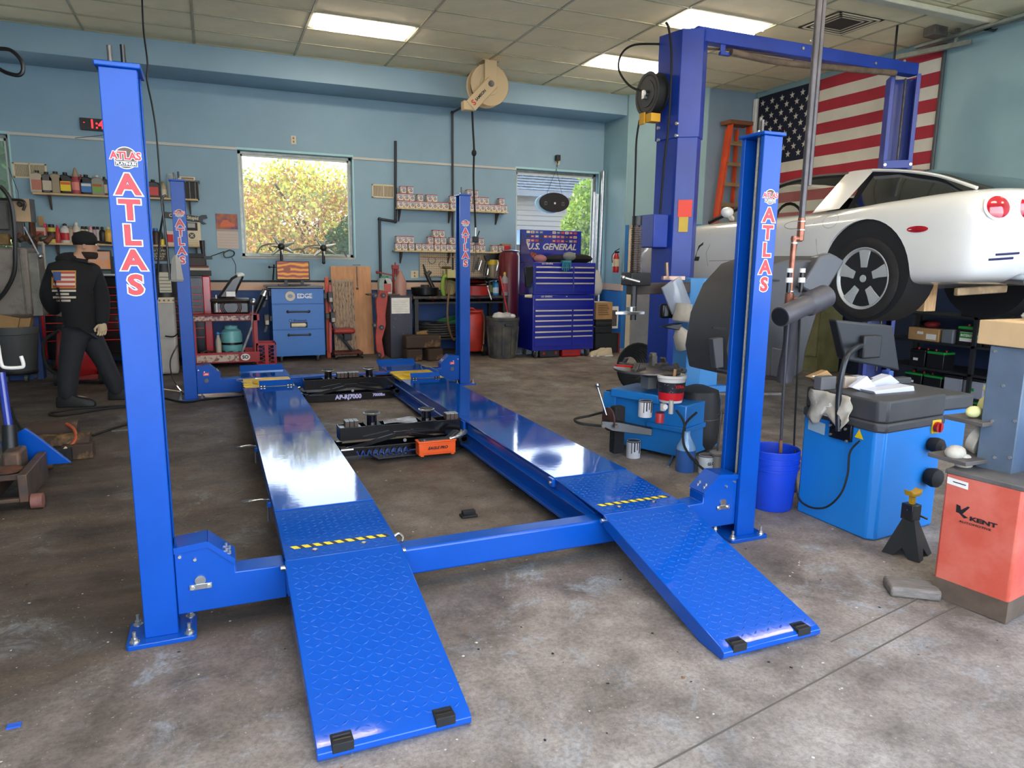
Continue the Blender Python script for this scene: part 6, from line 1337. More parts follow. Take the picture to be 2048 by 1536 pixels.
for px, c, cap, lb_, hh, kd, lab_ in ((991, '2C88C0', 'D8DCE0', 'light blue and white bottle on the bench', .24, 'round', 'C8D8E0'), (979, '1A1A18', '2A3A1A', 'dark slim bottle left of the light blue one on the bench', .27, 'can', '6A7A2A'), (1009, 'A8A49C', 'D8B81C', 'clear spray bottle with yellow trigger at the bench right end', .36, 'round', 'B85050'), (972, '8A7A60', '4A3A30', 'small brown canister beside the dark slim bottle', .16, 'can', None)):
    o = bottle(px, 7.25, bz, hh, .10, kd, c, cap, lab_, lb_); o.location.x = aty(px, 575, 7.25).x
t = put('grinder', 'tangle of hand tools hanging on the pegboard right part', 'hand tools', 962, 7.8); t.location.z = aty(962, 545, 7.8).z
for k in range(9): a_ = k * 1.1; MB().cyl((-.14 + .05 * k, 0, .05 * math.sin(a_)), (-.1 + .05 * k, -.02, .22 + .05 * math.cos(a_)), .02, .012, 8).obj('tool', [DSTEEL, BLACK, STEEL][k % 3], t)
t = thing('funnel', 'grey funnel-shaped duct hanging on the right of the pegboard', 'funnel', tuple(aty(985, 548, 7.75))); MB().lathe([(.05, -.05), (.07, .1), (.085, .22), (.08, .23), (.05, .0)], 20).obj('cone', mat('funnel_grey', 'A09478', .5, .3), t); MB().lathe([(.088, .15), (.09, .22), (.086, .22), (.084, .15)], 20, ring=True).obj('yellow_band', YEL, t)
MB().prism([(-.12, .2), (.08, .22), (.12, .34), (-.16, .29)], 'xz', -.05, .0).obj('glove', BLACK, t)
tag(MB().bar(aty(842, 513, WY - .06), aty(917, 514, WY - .06), .02).obj('wooden_rod', WOOD, None), 'pale wooden rod held across the top of the pegboard', 'rod')
for k, (px, py) in enumerate(((864, 520), (885, 530))):
    p = aty(px, py, WY - .04); tag(MB().lathe([(.055, -.003), (.06, 0), (.055, .003)], 22, p, axis='y', ring=True).obj('cable_loop', BLACK, None), ('left' if k == 0 else 'right') + ' small cable loop hanging on the pegboard', 'cable')
# under the bench
t = thing('green_basket', 'green plastic basket on the lower bench shelf', 'basket', (aty(905, 640, 7.4).x, 7.45, bf + .272)); MB().lathe([(.16, 0), (.26, .25), (.27, .25), (.25, .26), (.15, .02)], 16).obj('basket', mat('basket_green', '1E6A44', .6), t); t.rotation_euler = (0, R(-18), 0)
t = thing('dark_drum', 'dark round tin on the lower bench shelf left of the green basket', 'tin', (aty(852, 655, 7.5).x, 7.5, bf + .272)); MB().cyl((0, 0, 0), (0, 0, .22), .17, n=26).obj('tin', BPLAST, t)
t = thing('timber_offcut', 'pale wooden block lying tilted on the hose coil under the bench', 'wood block', tuple(aty(866, 664, 7.2)), rot=(0, R(-8), 0)); MB().box(-.27, .27, -.06, .06, -.06, .05).obj('block', mat('old_timber', '9A7848', .8, var=.2, scale=6), t, bevel=.01)
m = MB()
for k in range(6): m.tube([(math.cos(a_) * (.3 - .02 * (k % 2)), math.sin(a_) * .2, .03 + .034 * k) for a_ in [i * PI / 12 for i in range(24)]], .017, 8, closed=True)
tag(m.obj('hose_coil', mat('coil_black', '222226', .5), None), 'coiled black hose on the low bench shelf', 'hose').location = (aty(876, 690, 7.25).x, 7.3, bf + .272)
tag(MB().tube(spline([aty(900, 570, 7.0), aty(896, 600, 6.95), aty(895, 640, 6.95), aty(902, 670, 7.0), aty(908, 680, 7.1)], 6), .016, 8).obj('brown_hose', mat('hose_brown', '6A5438', .5), None), 'brown hose hanging in a curve in front of the bench', 'hose')
t = thing('blower_tool', 'pile of black and red power tools on the middle bench shelf', 'power tools', (aty(865, 620, 7.3).x, 7.35, bf + .812)); 
for k, (x, c) in enumerate(((-.15, BLACK), (.0, RED), (.14, BLACK), (.3, STEEL), (.42, STEEL), (.75, RED), (.95, BLACK))): MB().cyl((x, -.05, .03), (x + .12, .05, .1 + .03 * (k % 2)), .03, .02, 8).obj('tool', c, t)
for k, (dx, z0_, lb) in enumerate(((.0, .19, 'upper dark timber block stacked left of the bench leg'), (-.14, .0, 'lower left dark timber block by the bench leg'), (.16, .0, 'lower right dark timber block by the bench leg'))):
    p = atf(846, 722); t = thing('timber_block', lb, 'wood block', (p.x + dx, p.y + .05, p.z + z0_), rz=.1 * k); MB().box(-.26 if k == 0 else -.12, .26 if k == 0 else .12, -.1, .1, 0, .18).obj('block', DWOOD, t, bevel=.02)
pl = thing('push_pole', 'thin red pole leaning from the bench to the grey bin', 'pole', (0, 0, 0)); MB().cyl(aty(1000, 552, 7.05), aty(1015, 625, 6.9), .012).obj('pole', RED, pl)
tag(MB().cyl(aty(975, 575, 7.1), aty(983, 600, 7.05), .01).ball(aty(975, 573, 7.1), .03, 10).obj('gauge_probe', STEEL, None), 'chrome gauge with white face hanging at the bench edge', 'gauge')

def drum(name, lb, cat, pxl, pxr, pyt, pyb, m, top=None, taper=.86, n=32, yo=0):
    p = atf((pxl + pxr) / 2, pyb); p.y += .12 + yo; Yc = p.y
    x0 = aty(pxl, (pyt + pyb) / 2, Yc).x; x1 = aty(pxr, (pyt + pyb) / 2, Yc).x; z1 = aty((pxl + pxr) / 2, pyt, Yc).z; z0 = fz(Yc); r = (x1 - x0) / 2 * .93; h = z1 - z0
    return thing(name, lb, cat, ((x0 + x1) / 2, Yc, z0)), r, h
t, r, h = drum('oil_drainer', 'red upright waste-oil drainer on wheels right of the far right lift post', 'oil drainer', 914, 966, 622, 712, RED)
RO = mat('drainer_red', 'A82E22', .45, var=.15, scale=6)
MB().lathe([(r * .9, .07), (r, .1), (r, h * .9), (r * .9, h * .96), (r * .5, h)], 30).obj('tank', RO, t); MB().lathe([(r * 1.0, h * .97), (r * 1.06, h * 1.0), (r * 1.0, h * 1.03), (r * .93, h)], 30, ring=True).obj('rim', RO, t)
MB().cyl((r * .8, -.1, .09), (r * .8 + .05, -.1, .09), .09, n=24).obj('wheel', RUBBER, t); MB().tube(spline([(r * .7, -r * .8, h), (r * .95, -r * .6, h * .8), (r * .9, -r * .6, h * .3), (r * .7, -r * .8, h * .1)], 6), .016, 8).obj('hose', mat('copper_hose', '8A5A3A', .4, .4), t)
MB().tube(spline([(r * .2, -r * .8, h), (-r * .2, -r, h * 1.08), (-r * .8, -r * .5, h * 1.05)], 5), .014, 8).obj('handle', RO, t)
t, r, h = drum('garbage_bin', 'grimy grey round garbage bin full of rubbish beside the blue toolbox', 'bin', 971, 1038, 634, 718, GPLAST, yo=.05)
GB = mat('bin_grime', '34363A', .7, second='5A554C', scale=5, bump=.2)
MB().lathe([(r * .80, .0), (r * .82, .02), (r * .97, h * .92), (r * 1.0, h * .93), (r * 1.0, h), (r * .96, h), (r * .78, .05)], 32).obj('shell', GB, t)
for k in range(10):
    a_ = 2 * PI * k / 10; c_, s_ = math.cos(a_), math.sin(a_); MB().bar((c_ * r * .84, s_ * r * .84, .05), (c_ * r * .955, s_ * r * .955, h * .78), .045, .022, up=(c_, s_, 0)).obj('rib', GB, t, bevel=.006)
MB().box(-.06, .06, -r * 1.03, -r * .9, h * .80, h * .87).obj('handle_pocket', BLACK, t, bevel=.006)
for k, (x, y, c, s_) in enumerate(((-.08, -.05, 'C8C4BC', .09), (.06, 0, 'B8B4B0', .08), (-.02, .08, 'C04848', .07), (.14, -.03, 'D8D4CC', .05))): tag(MB().ball((0, 0, 0), s_, 9, (1.2, .9, .8)).obj('rubbish', cmat(c, .7), None, smooth=10), ['crumpled white wrapper', 'balled grey paper', 'red crumpled packet', 'white scrap'][k] + ' in the grey bin beside the blue toolbox', 'rubbish').location = (t.location.x + x, t.location.y + y, t.location.z + h + .01)
p = atf(1022, 712); t = thing('air_tank', 'tall rust-spotted dark red cylinder between the bench and the blue toolbox', 'tank', (p.x, 7.55, fz(7.5)))
x0, x1, z0, z1 = rect(1004, 504, 1042, 720, 7.4); r = (x1 - x0) / 2; h = z1 - t.location.z; t.location.x = (x0 + x1) / 2
MB().lathe([(r * .9, .0), (r, .04), (r, h * .96), (r * .8, h)], 30).obj('cylinder', mat('tank_red_spotted', '6E1C20', .4, second='A88A50', scale=26, lo=.7, hi=.74), t); MB().lathe([(.02, h), (.14, h + .005), (.15, h + .02), (.02, h + .04)], 24, (0.03, 0, 0)).obj('lid', STEEL, t)

# ================================================================ BLUE TOOLBOX
TB = mat('toolbox_blue', '1A2496', .18, coat=.7, var=.03, scale=2); TH = mat('pull_aluminium', 'D0C8C0', .35, .5)
x0, x1, z0, z1 = rect(1056, 524, 1190, 700, 6.50); a = atf(1068, 719)
tb_ = thing('rolling_toolbox', 'tall royal-blue rolling toolbox with open sticker-covered lid below the right window', 'toolbox', ((aty(1056, 600, 6.5).x + aty(1188, 600, 6.5).x) / 2 - .03, 6.78, fz(6.6)))
Lx = aty(1066, 610, 6.5).x - tb_.location.x; Rx = aty(1189, 610, 6.5).x - tb_.location.x; F = 6.5 - 6.78; zz = lambda py: aty(1125, py, 6.5).z - tb_.location.z
zt, zm, zb = zz(525), zz(590), zz(700)
MB().box(Lx, Rx, F, .27, zb, zm).obj('lower_cabinet', TB, tb_, bevel=.008); MB().box(Lx + .0, Rx, F, .25, zm + .004, zt).obj('upper_chest', TB, tb_, bevel=.008)
mid = Lx + (Rx - Lx) * .63
def drawers(xa, xb, pys, last):
    for k, py in enumerate(pys):
        top = zz(py) + .018; bot = (zz(pys[k + 1]) + .022) if k + 1 < len(pys) else zz(last)
        d = MB().box(xa, xb, F - .012, F, bot, top).obj('drawer', TB, tb_, bevel=.003); MB().box(xa + .005, xb - .005, F - .024, F - .010, top - .028, top - .008).obj('drawer_pull', TH, d, bevel=.003)
drawers(Lx + .03, mid - .01, (535, 545, 556, 567), 584); drawers(mid + .01, Rx - .03, (535, 545, 556, 567), 584)
drawers(Lx + .03, Rx - .03, (599,), 613); drawers(Lx + .03, mid - .01, (621, 631, 641, 652, 663, 673), 691); drawers(mid + .01, Rx - .03, (621, 631, 641, 652, 663, 673), 691)
text('U.S. GENERAL', 'badge', .03, TH, tb_, (Lx + .22, F - .004, zz(528)), bold=.03, shear=.3); text('U.S. GENERAL', 'badge', .03, TH, tb_, (Lx + .22, F - .004, zz(593)), bold=.03, shear=.3); MB().cyl((mid - .1, F - .006, zz(593)), (mid - .1, F, zz(593)), .01).obj('lock', STEEL, tb_)
lh = zz(458) - zt; lid = MB().box(Lx, Rx, .20, .24, zt, zt + lh).obj('lid', TB, tb_, bevel=.008)
sk = .0
MB().prism([(F + .02, zt), (.24, zt), (.24, zt + lh), (.20, zt + lh)], 'yz', Lx - .0, Lx + .006).obj('lid_side', TB, tb_)
yl = .197; text('U.S. GENERAL', 'lid_lettering', .13, TH, tb_, ((Lx + Rx) / 2 + .0, yl, zt + lh * .48), bold=.03, shear=.3, sx=1.05)
random.seed(11); stc = ['A83A2C', 'C8B89A', '5A6A8A', '2A2A30', 'B8682A', '8A98A0', 'C04050', 'D8C8A8']
for r_ in range(3):
    for k in range(12):
        if 4 <= k < 6 and r_ != 1: continue
        x = Lx + .09 + k * (Rx - Lx - .16) / 12; z = zt + lh * (.93 - r_ * .13); MB().box(x, x + .058, yl - .001, yl + .002, z - .018, z + .018).obj('sticker', cmat(random.choice(stc), .4), tb_); MB().box(x + .01, x + .045, yl - .002, yl + .002, z - .007, z + .006).obj('sticker_print', cmat(random.choice(stc), .4), tb_)
MB().prism([(a_ * 1.3 + Lx + .2, b_ + zt + lh * .22) for a_, b_ in circ(.05, 12)], 'xz', yl - .002, yl).obj('crest_sticker', mat('crest_dark', '2A1A1A', .4, second='C8603A', scale=30), tb_); MB().box(Lx + .06, Lx + .12, yl - .002, yl, zt + lh * .5, zt + lh * .62).box(Rx - .3, Rx - .1, yl - .002, yl, zt + lh * .22, zt + lh * .3).obj('sticker', CREAM, tb_)
for s, y in ((Lx + .08, -.22), (Rx - .08, -.22), (Lx + .08, .2), (Rx - .08, .2)):
    MB().lathe([(.045, -.02), (.065, -.012), (.065, .012), (.045, .02)], 22, (s, y, .066), axis='x').obj('caster', GPLAST, tb_); MB().box(s - .03, s + .03, y - .03, y + .03, .09, zb).obj('caster_fork', STEEL, tb_, bevel=.004); MB().cyl((s - .032, y, .066), (s - .026, y, .066), .025).obj('caster_hub', STEEL, tb_)
for py in (540, 592): MB().cyl((Lx - .1, -.2, zz(py)), (Lx + .0, -.24, zz(py)), .022, .03).obj('side_handle', CREAM, tb_)
def heap(name, lb, cat, loc, parts):
    t = thing(name, lb, cat, loc)
    for nm, c, r, sc, m in parts: MB().ball(c, r, 12, sc).obj(nm, m, t, smooth=50)
    return t
X0 = tb_.location.x; TZ = tb_.location.z + zt
heap('black_jacket', 'black cloth bundle lying along the toolbox top', 'cloth', (X0 + .15, 6.72, TZ), [('bundle', (-.1, 0, .05), .16, (1.6, .8, .4), mat('cloth_black', '18181A', .9)), ('bundle', (.28, 0, .06), .16, (1.4, .8, .45), mat('cloth_black', '18181A', .9))])
heap('grey_rag', 'light grey rag on the right of the toolbox top', 'rag', (X0 + .18, 6.58, TZ + .02), [('rag', (0, 0, .07), .1, (1.1, .7, .7), mat('rag_grey', '7A8080', .9))])
heap('red_rag', 'pinkish crumpled bag at the left of the toolbox top', 'rag', (X0 - .3, 6.58, TZ), [('rag', (0, 0, .05), .09, (1.2, .7, .7), mat('rag_pink', 'A06A6E', .8))])
gv = thing('blue_glove', 'teal work glove hanging over the front edge of the blue toolbox', 'glove', (X0 + .07, 6.47, TZ + .01)); MB().box(-.06, .09, -.012, .06, -.02, .02).obj('cuff', mat('glove_teal', '2E7E94', .8), gv, bevel=.01)
for k in range(5): MB().cyl((-.05 + k * .03, -.01, -.02), (-.065 + k * .033, -.015, -.12 - .02 * math.sin(k)), .014, .009, 8).obj('finger', MATS['glove_teal'], gv)
gk = thing('black_glove', 'black gloves clipped on the left side of the blue toolbox', 'glove', (X0 + Lx - .06, 6.52, tb_.location.z + zz(540))); MB().prism([(-.08, .04), (.04, .05), (.05, -.12), (.02, -.26), (-.06, -.25), (-.07, -.1)], 'xz', -.03, .02).obj('gloves', BLACK, gk, bevel=.008)
# below and beside the toolbox
t, w, h, d = pxbox('tool_case', 'black hard tool case with red latches on the floor under the blue toolbox', 'case', 1079, 700, 1119, 716, 6.55, .3, BPLAST, bevel=.015); t.location.z = fz(6.6); MB().box(-w * .7, -w * .5, -d - .01, -d, h * .4, h * .7).box(w * .5, w * .7, -d - .01, -d, h * .4, h * .7).obj('latch', RED, t)
t, w, h, d = pxbox('red_case', 'small red case on the floor under the right end of the blue toolbox', 'case', 1124, 699, 1162, 715, 6.55, .3, RED, bevel=.02); t.location.z = fz(6.6); MB().box(-w, w, -d - .004, -d, h * .5, h * .56).obj('seam', DRED, t)
for k in range(2):
    p = atf(1196 + k * 12, 713); t = thing('sneaker', ('front' if k == 0 else 'rear') + ' cream sneaker on the floor right of the blue toolbox', 'shoe', (p.x, p.y + .02, p.z)); MB().loft([[Vector((x, y * w_, z * hh)) for y, z in ((-1, 0), (1, 0), (1.0, .5), (.6, 1), (-.6, 1), (-1, .5))] for x, w_, hh in ((-.14, .03, .05), (-.1, .045, .08), (.0, .045, .10), (.06, .04, .13), (.13, .035, .13), (.15, .02, .06))]).obj('shoe', mat('sneaker_cream', 'C8B898', .7), t, bevel=.006); MB().box(-.14, .15, -.045, .045, 0, .02).obj('sole', WHITE, t, bevel=.005)
t, w, h, d = pxbox('side_stand', 'small black stand with dark red side panel right of the blue toolbox', 'stand', 1190, 673, 1236, 712, 6.75, .35, mat('stand_dark', '16181A', .5)); t.location.z = fz(6.9); MB().box(w - .02, w + .01, -d - .02, d, 0, h).obj('side_panel', DRED, t)
zs = t.location.z + h
c1_, w, h, d = pxbox('black_case', 'lower black tool case stacked on the small stand', 'case', 1190, 659, 1224, 673, 6.75, .32, BPLAST, bevel=.012); c1_.location.z = zs; zs += h
c2_, w, h, d = pxbox('black_case', 'upper black tool case under the cardboard box', 'case', 1191, 645, 1224, 659, 6.75, .32, BPLAST, bevel=.012); c2_.location.z = zs; MB().box(-w, w, -d - .004, -d, h * .45, h * .52).obj('seam', GPLAST, c2_); zs += h
cb_, w, h, d = pxbox('cardboard_box', 'printed brown cardboard box on top of the black cases beside the blue toolbox', 'box', 1191, 612, 1224, 646, 6.75, .3, CARD, bevel=.003); cb_.location.z = zs
for k in range(6): MB().box(-w * .75, w * (.4 + .1 * (k % 3)), -d - .002, -d, h * (.85 - .11 * k) - .01, h * (.85 - .11 * k)).obj('print_line', mat('box_ink', '4A3420', .7), cb_)
t = thing('framed_notice', 'white-framed dark picture leaning behind the black cases', 'picture', (aty(1229, 655, 6.95).x, 7.0, fz(7) + .36)); MB().box(-.09, .09, -.01, .01, 0, .36).obj('frame', WHITE, t, bevel=.004); MB().box(-.06, .06, -.013, -.01, .04, .3).obj('print', mat('notice_dark', '5A504C', .6, var=.3, scale=30), t)
bg_ = thing('carrier_bag', 'white plastic carrier bag hanging at the right side of the blue toolbox', 'bag', tuple(aty(1194, 540, 6.75))); MB().loft([[Vector((x * w_, y * w_ * .6, -z)) for x, y in circ(1, 14, .2)] for z, w_ in ((-.0, .015), (.05, .05), (.15, .09), (.28, .11), (.36, .08), (.40, .02))]).obj('bag', mat('bag_white', 'C8C8C4', .4, alpha=.9), bg_, smooth=50)
# fire extinguisher on the side wall
p = atx(1231, 545, SX - .09); fe = thing('fire_extinguisher', 'small red fire extinguisher hung on the side wall right of the right window', 'fire extinguisher', tuple(p)); MB().lathe([(.05, 0), (.055, .02), (.055, .24), (.035, .3), (.02, .32)], 22).obj('cylinder', mat('extinguisher_red', 'B81C18', .3, coat=.5), fe); MB().lathe([(.0555, .1), (.057, .1), (.057, .22), (.0555, .22)], 22, ring=True).obj('label', CREAM, fe); MB().box(-.03, .05, -.012, .012, .32, .345).bar((-.03, 0, .345), (.06, 0, .39), .012).obj('valve_lever', BLACK, fe); MB().tube(spline([(-.03, 0, .33), (-.075, 0, .28), (-.07, 0, .16)], 4), .009, 6).obj('hose', BLACK, fe)
tb3 = [((1207, 342), (1190, 520), .03, 'STEEL'), ((1196, 388), (1189, 540), .022, 'a'), ((1190, 384), (1187, 520), .022, 'b')]
for k, (a_, b_, r, _) in enumerate(tb3):
    A_ = atx(*a_, SX - .06 - .06 * k); B_2 = atx(*b_, SX - .1 - .06 * k); B_2 = Vector((A_.x - .05, A_.y - .05, .16)); A_.y = min(A_.y, WY - .06)
    tag(MB().cyl(A_, B_2, r, n=12).obj('metal_tube', STEEL, None), ['tallest', 'middle', 'shortest'][k] + ' of the bright metal tubes leaning in the corner by the right window', 'tube')
# oval sign seen from behind
p = aty(1108, 405, WY - .05); ov = thing('oval_sign', 'black-backed oval hanging sign in the right window', 'sign', tuple(p)); rx = aty(1137, 405, WY - .05).x - p.x; rz_ = (aty(1108, 385, WY - .05).z - p.z)
MB().prism([(a_ * rx, b_ * rz_ * .98) for a_, b_ in circ(1, 44)], 'xz', -.035, .01).obj('back', mat('sign_back_black', '1A1817', .6), ov, bevel=.01); MB().prism([(a_ * rx * .97 - .07, b_ * rz_ * .97 - .02) for a_, b_ in circ(1, 44)], 'xz', .012, .04).obj('front_face', mat('sign_rim_pale', '9AC0D8', .5), ov)
for x in (-.17, .15): MB().box(x - .025, x + .025, -.04, -.034, -.05, .01).obj('clip', DSTEEL, ov); MB().box(x - .014, x + .014, -.043, -.039, -.035, -.01).obj('clip_hole', BLACK, ov)
MB().box(-.015, .015, -.039, -.034, -.03, .0).obj('label', WHITE, ov)
q = aty(1114, 335, WY - .03)
tag(MB().tube([Vector((p.x - .14, p.y - .01, p.z + rz_ * .85)), Vector((q.x - .01, q.y, q.z - .02))], .003, 5).tube([Vector((p.x + .14, p.y - .01, p.z + rz_ * .85)), Vector((q.x - .01, q.y, q.z - .02))], .003, 5).tube([q, aty(1115, 318, WY - .03)], .006, 6).obj('sign_wires', BLACK, None), 'thin wires holding up the oval sign', 'wire')
outlet(1115, 322, 'outlet with a black plug above the right window'); p = aty(1115, 316, WY - .05); tag(MB().box(-.035, .035, -.05, .03, -.045, .045).obj('black_plug', BPLAST, None, bevel=.006), 'black power plug in the outlet above the right window', 'plug').location = p

# beige hose reel under the soffit
YR = 6.43; p = aty(975, 172, YR); br = thing('ceiling_hose_reel', 'beige hose reel hung from the ceiling with lettered arm', 'hose reel', tuple(p)); BG = mat('reel_beige', 'C8B088', .45, coat=.3); r = (aty(1012, 172, YR) - p).length
for y in (-.09, .09): MB().lathe([(.02, y), (r * .5, y), (r * .53, y + (.02 if y < 0 else -.02)), (r * .95, y + (.015 if y < 0 else -.015)), (r, y), (r, y + .006), (r * .5, y + .008), (.02, y + .008)], 44, axis='y').obj('side_disc', BG, br)
MB().lathe([(r * .45, -.08), (r * .8, -.08), (r * .8, .08), (r * .45, .08)], 30, axis='y').obj('wound_hose', RUBBER, br)
zc = CZ - p.z; MB().box(-.085, .085, -.125, -.115, -.05, zc).box(-.085, .085, .115, .125, -.05, zc).box(-.12, .12, -.13, .13, zc - .01, zc).obj('hanger', BG, br, bevel=.004)
MB().box(-.085, .085, -.14, -.128, -.42, .04).obj('arm', BG, br, bevel=.01).rotation_euler = (0, R(43), 0)
arm_rot = Matrix.Rotation(R(43), 4, 'Y') 
for s, z, sz, m in (('S', -.36, .10, mat('reel_red', 'C8301C', .5)), ('SAMSON', -.22, .05, INK)): text(s, 'arm_lettering', sz, m, br, (arm_rot @ Vector((0, -.142, z))), arm_rot @ Matrix.Rotation(PI / 2, 4, 'X') @ Matrix.Rotation(PI / 2, 4, 'Z'), bold=.03)
MB().cyl((0, -.15, 0), (0, -.13, 0), .04, n=20).cyl((0, -.155, 0), (0, -.15, 0), .02).obj('hub', DSTEEL, br)
MB().box(-.38, -.22, -.13, .0, -.36, -.24).obj('hose_outlet', BG, br, bevel=.01)
tag(MB().tube(spline([aty(944, 212, YR - .05), aty(946, 260, YR - .05), aty(948, 300, YR - .05), aty(947, 360, YR - .05), aty(950, 430, YR - .05), aty(951, 458, YR - .05)], 6), .014, 8).ball(aty(948, 306, YR - .05), .035, 12, (1, 1, 1.3)).obj('air_hose', RUBBER, None), 'black air hose with stop ball hanging from the beige reel', 'hose')
t = thing('air_fitting', 'black quick-coupling gun on the end of the beige reel hose', 'coupling', tuple(aty(951, 470, YR - .05))); MB().cyl((0, 0, -.02), (0, 0, .1), .016).obj('nipple', STEEL, t); MB().box(-.04, .04, -.03, .03, -.1, -.02).bar((.02, 0, -.04), (.06, 0, .06), .016).obj('body', BLACK, t, bevel=.01); MB().tube([(0, 0, -.1), (.01, 0, -.32)], .006, 6).obj('lanyard', DSTEEL, t)
e1 = aty(905, 225, WY - .03); tag(MB().cyl((e1.x, WY - .03, e1.z), (e1.x, WY - .03, 1.25), .016).tube([e1, aty(936, 208, 7.2)], .016, 8).ball(e1, .028, 10).obj('supply_pipe', mat('pipe_dark', '3A3638', .5), None), 'dark supply pipe running down the wall behind the far right lift post', 'pipe')
# ================================================================ TYRE CHANGER
EB = mat('equipment_blue', '1E78C4', .4, var=.05, scale=2, coat=.2); EBL = mat('equipment_light_blue', '4A90D0', .4, var=.05, scale=2)
ch = thing('tyre_changer', 'light blue tyre changer with column, swing arm and round turntable', 'tyre changer', (3.70, 1.74, fz(1.7)), rz=R(24))
MB().box(-.27, .30, -.33, .33, .03, .44).obj('cabinet', EB, ch, bevel=.01)
MB().box(-.33, .05, -.12, .33, .43, .50).obj('top_housing', EB, ch, bevel=.01); MB().prism([(-.30, -.36), (.25, -.33), (.25, .0), (-.30, .0)], 'xy', .23, .27).obj('front_ledge', EB, ch, bevel=.006)
MB().box(-.30, -.14, .30, .42, .26, .46).obj('tool_box', EB, ch, bevel=.004); MB().box(-.28, -.16, .31, .41, .44, .465).obj('box_opening', RUBBER, ch)
def wobj(mb, name, m, par, **k): return mb.obj(name, m, par, world=True, **k)
Yt = 1.75; c = aty(1300, 738, Yt); R_ = .29
bpy.context.view_layer.update()
def cobj(mb, name, m, **k):
    o = mb.obj(name, m, None, **k); o.parent = ch; o.matrix_basis = (Matrix.Translation(ch.location) @ Matrix.Rotation(R(24), 4, 'Z')).inverted(); return o
cobj(MB().lathe([(.05, -.014), (R_ - .01, -.014), (R_, -.007), (R_, .005), (R_ - .01, .01), (.05, .012)], 44, c), 'turntable', mat('turntable_steel', '7A726C', .4, .7, second='4A423C', scale=8))
cobj(MB().cyl(c + Vector((0, 0, -.14)), c, .07, n=20).box(c.x - .12, c.x - .0, c.y - .16, c.y - .06, c.z - .13, c.z - .04), 'gearbox', mat('gear_grey', '8A8C8C', .4, .6)); cobj(MB().box(c.x - .04, c.x + .14, c.y - .18, c.y - .0, c.z - .13, c.z - .06), 'clamp_cylinder', BPLAST, bevel=.01)
for k in range(4):
    a_ = k * PI / 2 + .5; d = Vector((math.cos(a_), math.sin(a_), 0)); p = c + d * (R_ * .74); cobj(MB().bar(p - d * .1 + Vector((0, 0, .02)), p + d * .06 + Vector((0, 0, .02)), .05, .02).bar(p + d * .03 + Vector((0, 0, .02)), p + d * .0 + Vector((0, 0, .07)), .045, .02), 'jaw', DSTEEL, bevel=.003)
p = aty(1306, 715, Yt + .1); cobj(MB().box(p.x - .025, p.x + .025, p.y - .03, p.y + .03, c.z, p.z + .02).cyl((p.x, p.y, p.z), (p.x, p.y, p.z + .04), .03), 'centre_clamp', DSTEEL, bevel=.006)
a = aty(1358, 800, 2.12); b = aty(1417, 800, 2.12); zt = aty(1385, 556, 2.12).z
cobj(MB().prism([(a.x, 2.05), (a.x + .10, 1.98), (b.x, 2.02), (b.x, 2.25), (a.x, 2.25)], 'xy', fz(2) + .40, zt), 'column', EBL, bevel=.006)
cobj(MB().prism([(a.x - .02, 2.0), (b.x + .05, 1.95), (b.x + .05, 2.3), (a.x - .02, 2.3)], 'xy', fz(2) + .38, fz(2) + .44), 'column_foot', EB, bevel=.006)
h1 = aty(1258, 578, 2.0); h2 = aty(1375, 575, 2.05); AR = mat('arm_brown_grey', '4A403C', .45, .5, var=.15)
cobj(MB().bar(h1, h2, .08, .09), 'swing_arm', AR, bevel=.005); q1 = aty(1271, 556, 1.98); cobj(MB().box(q1.x - .09, q1.x + .10, 1.9, 2.06, q1.z - .06, q1.z + .045), 'lock_head', BPLAST, bevel=.008)
s0 = aty(1266, 640, 1.97); s1 = aty(1268, 432, 1.97); cobj(MB().cyl((s0.x, 1.97, s0.z), (s0.x, 1.97, s1.z), .024, n=6).cyl((s0.x, 1.97, s1.z - .07), (s0.x, 1.97, s1.z), .04, n=18), 'vertical_shaft', BPLAST)
sp = []; zb_, zt_2 = aty(1268, 548, 1.97).z, aty(1268, 455, 1.97).z
for i in range(26 * 10): a_ = i * 2 * PI / 10; sp.append((s0.x + .04 * math.cos(a_), 1.97 + .04 * math.sin(a_), zb_ + (zt_2 - zb_) * i / 260))
cobj(MB().tube(sp, .0045, 5), 'spring', mat('spring_brown', '6A5A50', .4, .6))
d0 = aty(1262, 625, 1.95); cobj(MB().cyl(d0 + Vector((0, 0, .0)), d0 + Vector((0, 0, .05)), .04, n=16).prism([(d0.x - .16, 1.93), (d0.x - .06, 1.89), (d0.x + .1, 1.9), (d0.x + .05, 1.98), (d0.x - .06, 1.99)], 'xy', d0.z - .015, d0.z + .012), 'mount_head', STEEL, bevel=.004)
cobj(MB().cyl(aty(1247, 555, 1.9), aty(1279, 564, 1.86), .012).ball(aty(1246, 555, 1.9), .022, 12), 'lock_lever', STEEL)
cobj(MB().cyl(aty(1334, 556, 2.0), aty(1333, 525, 2.0), .016).bar(aty(1325, 556, 2.0), aty(1368, 556, 2.0), .03), 'top_pin', mat('pin_copper', 'A88A78', .3, .8))
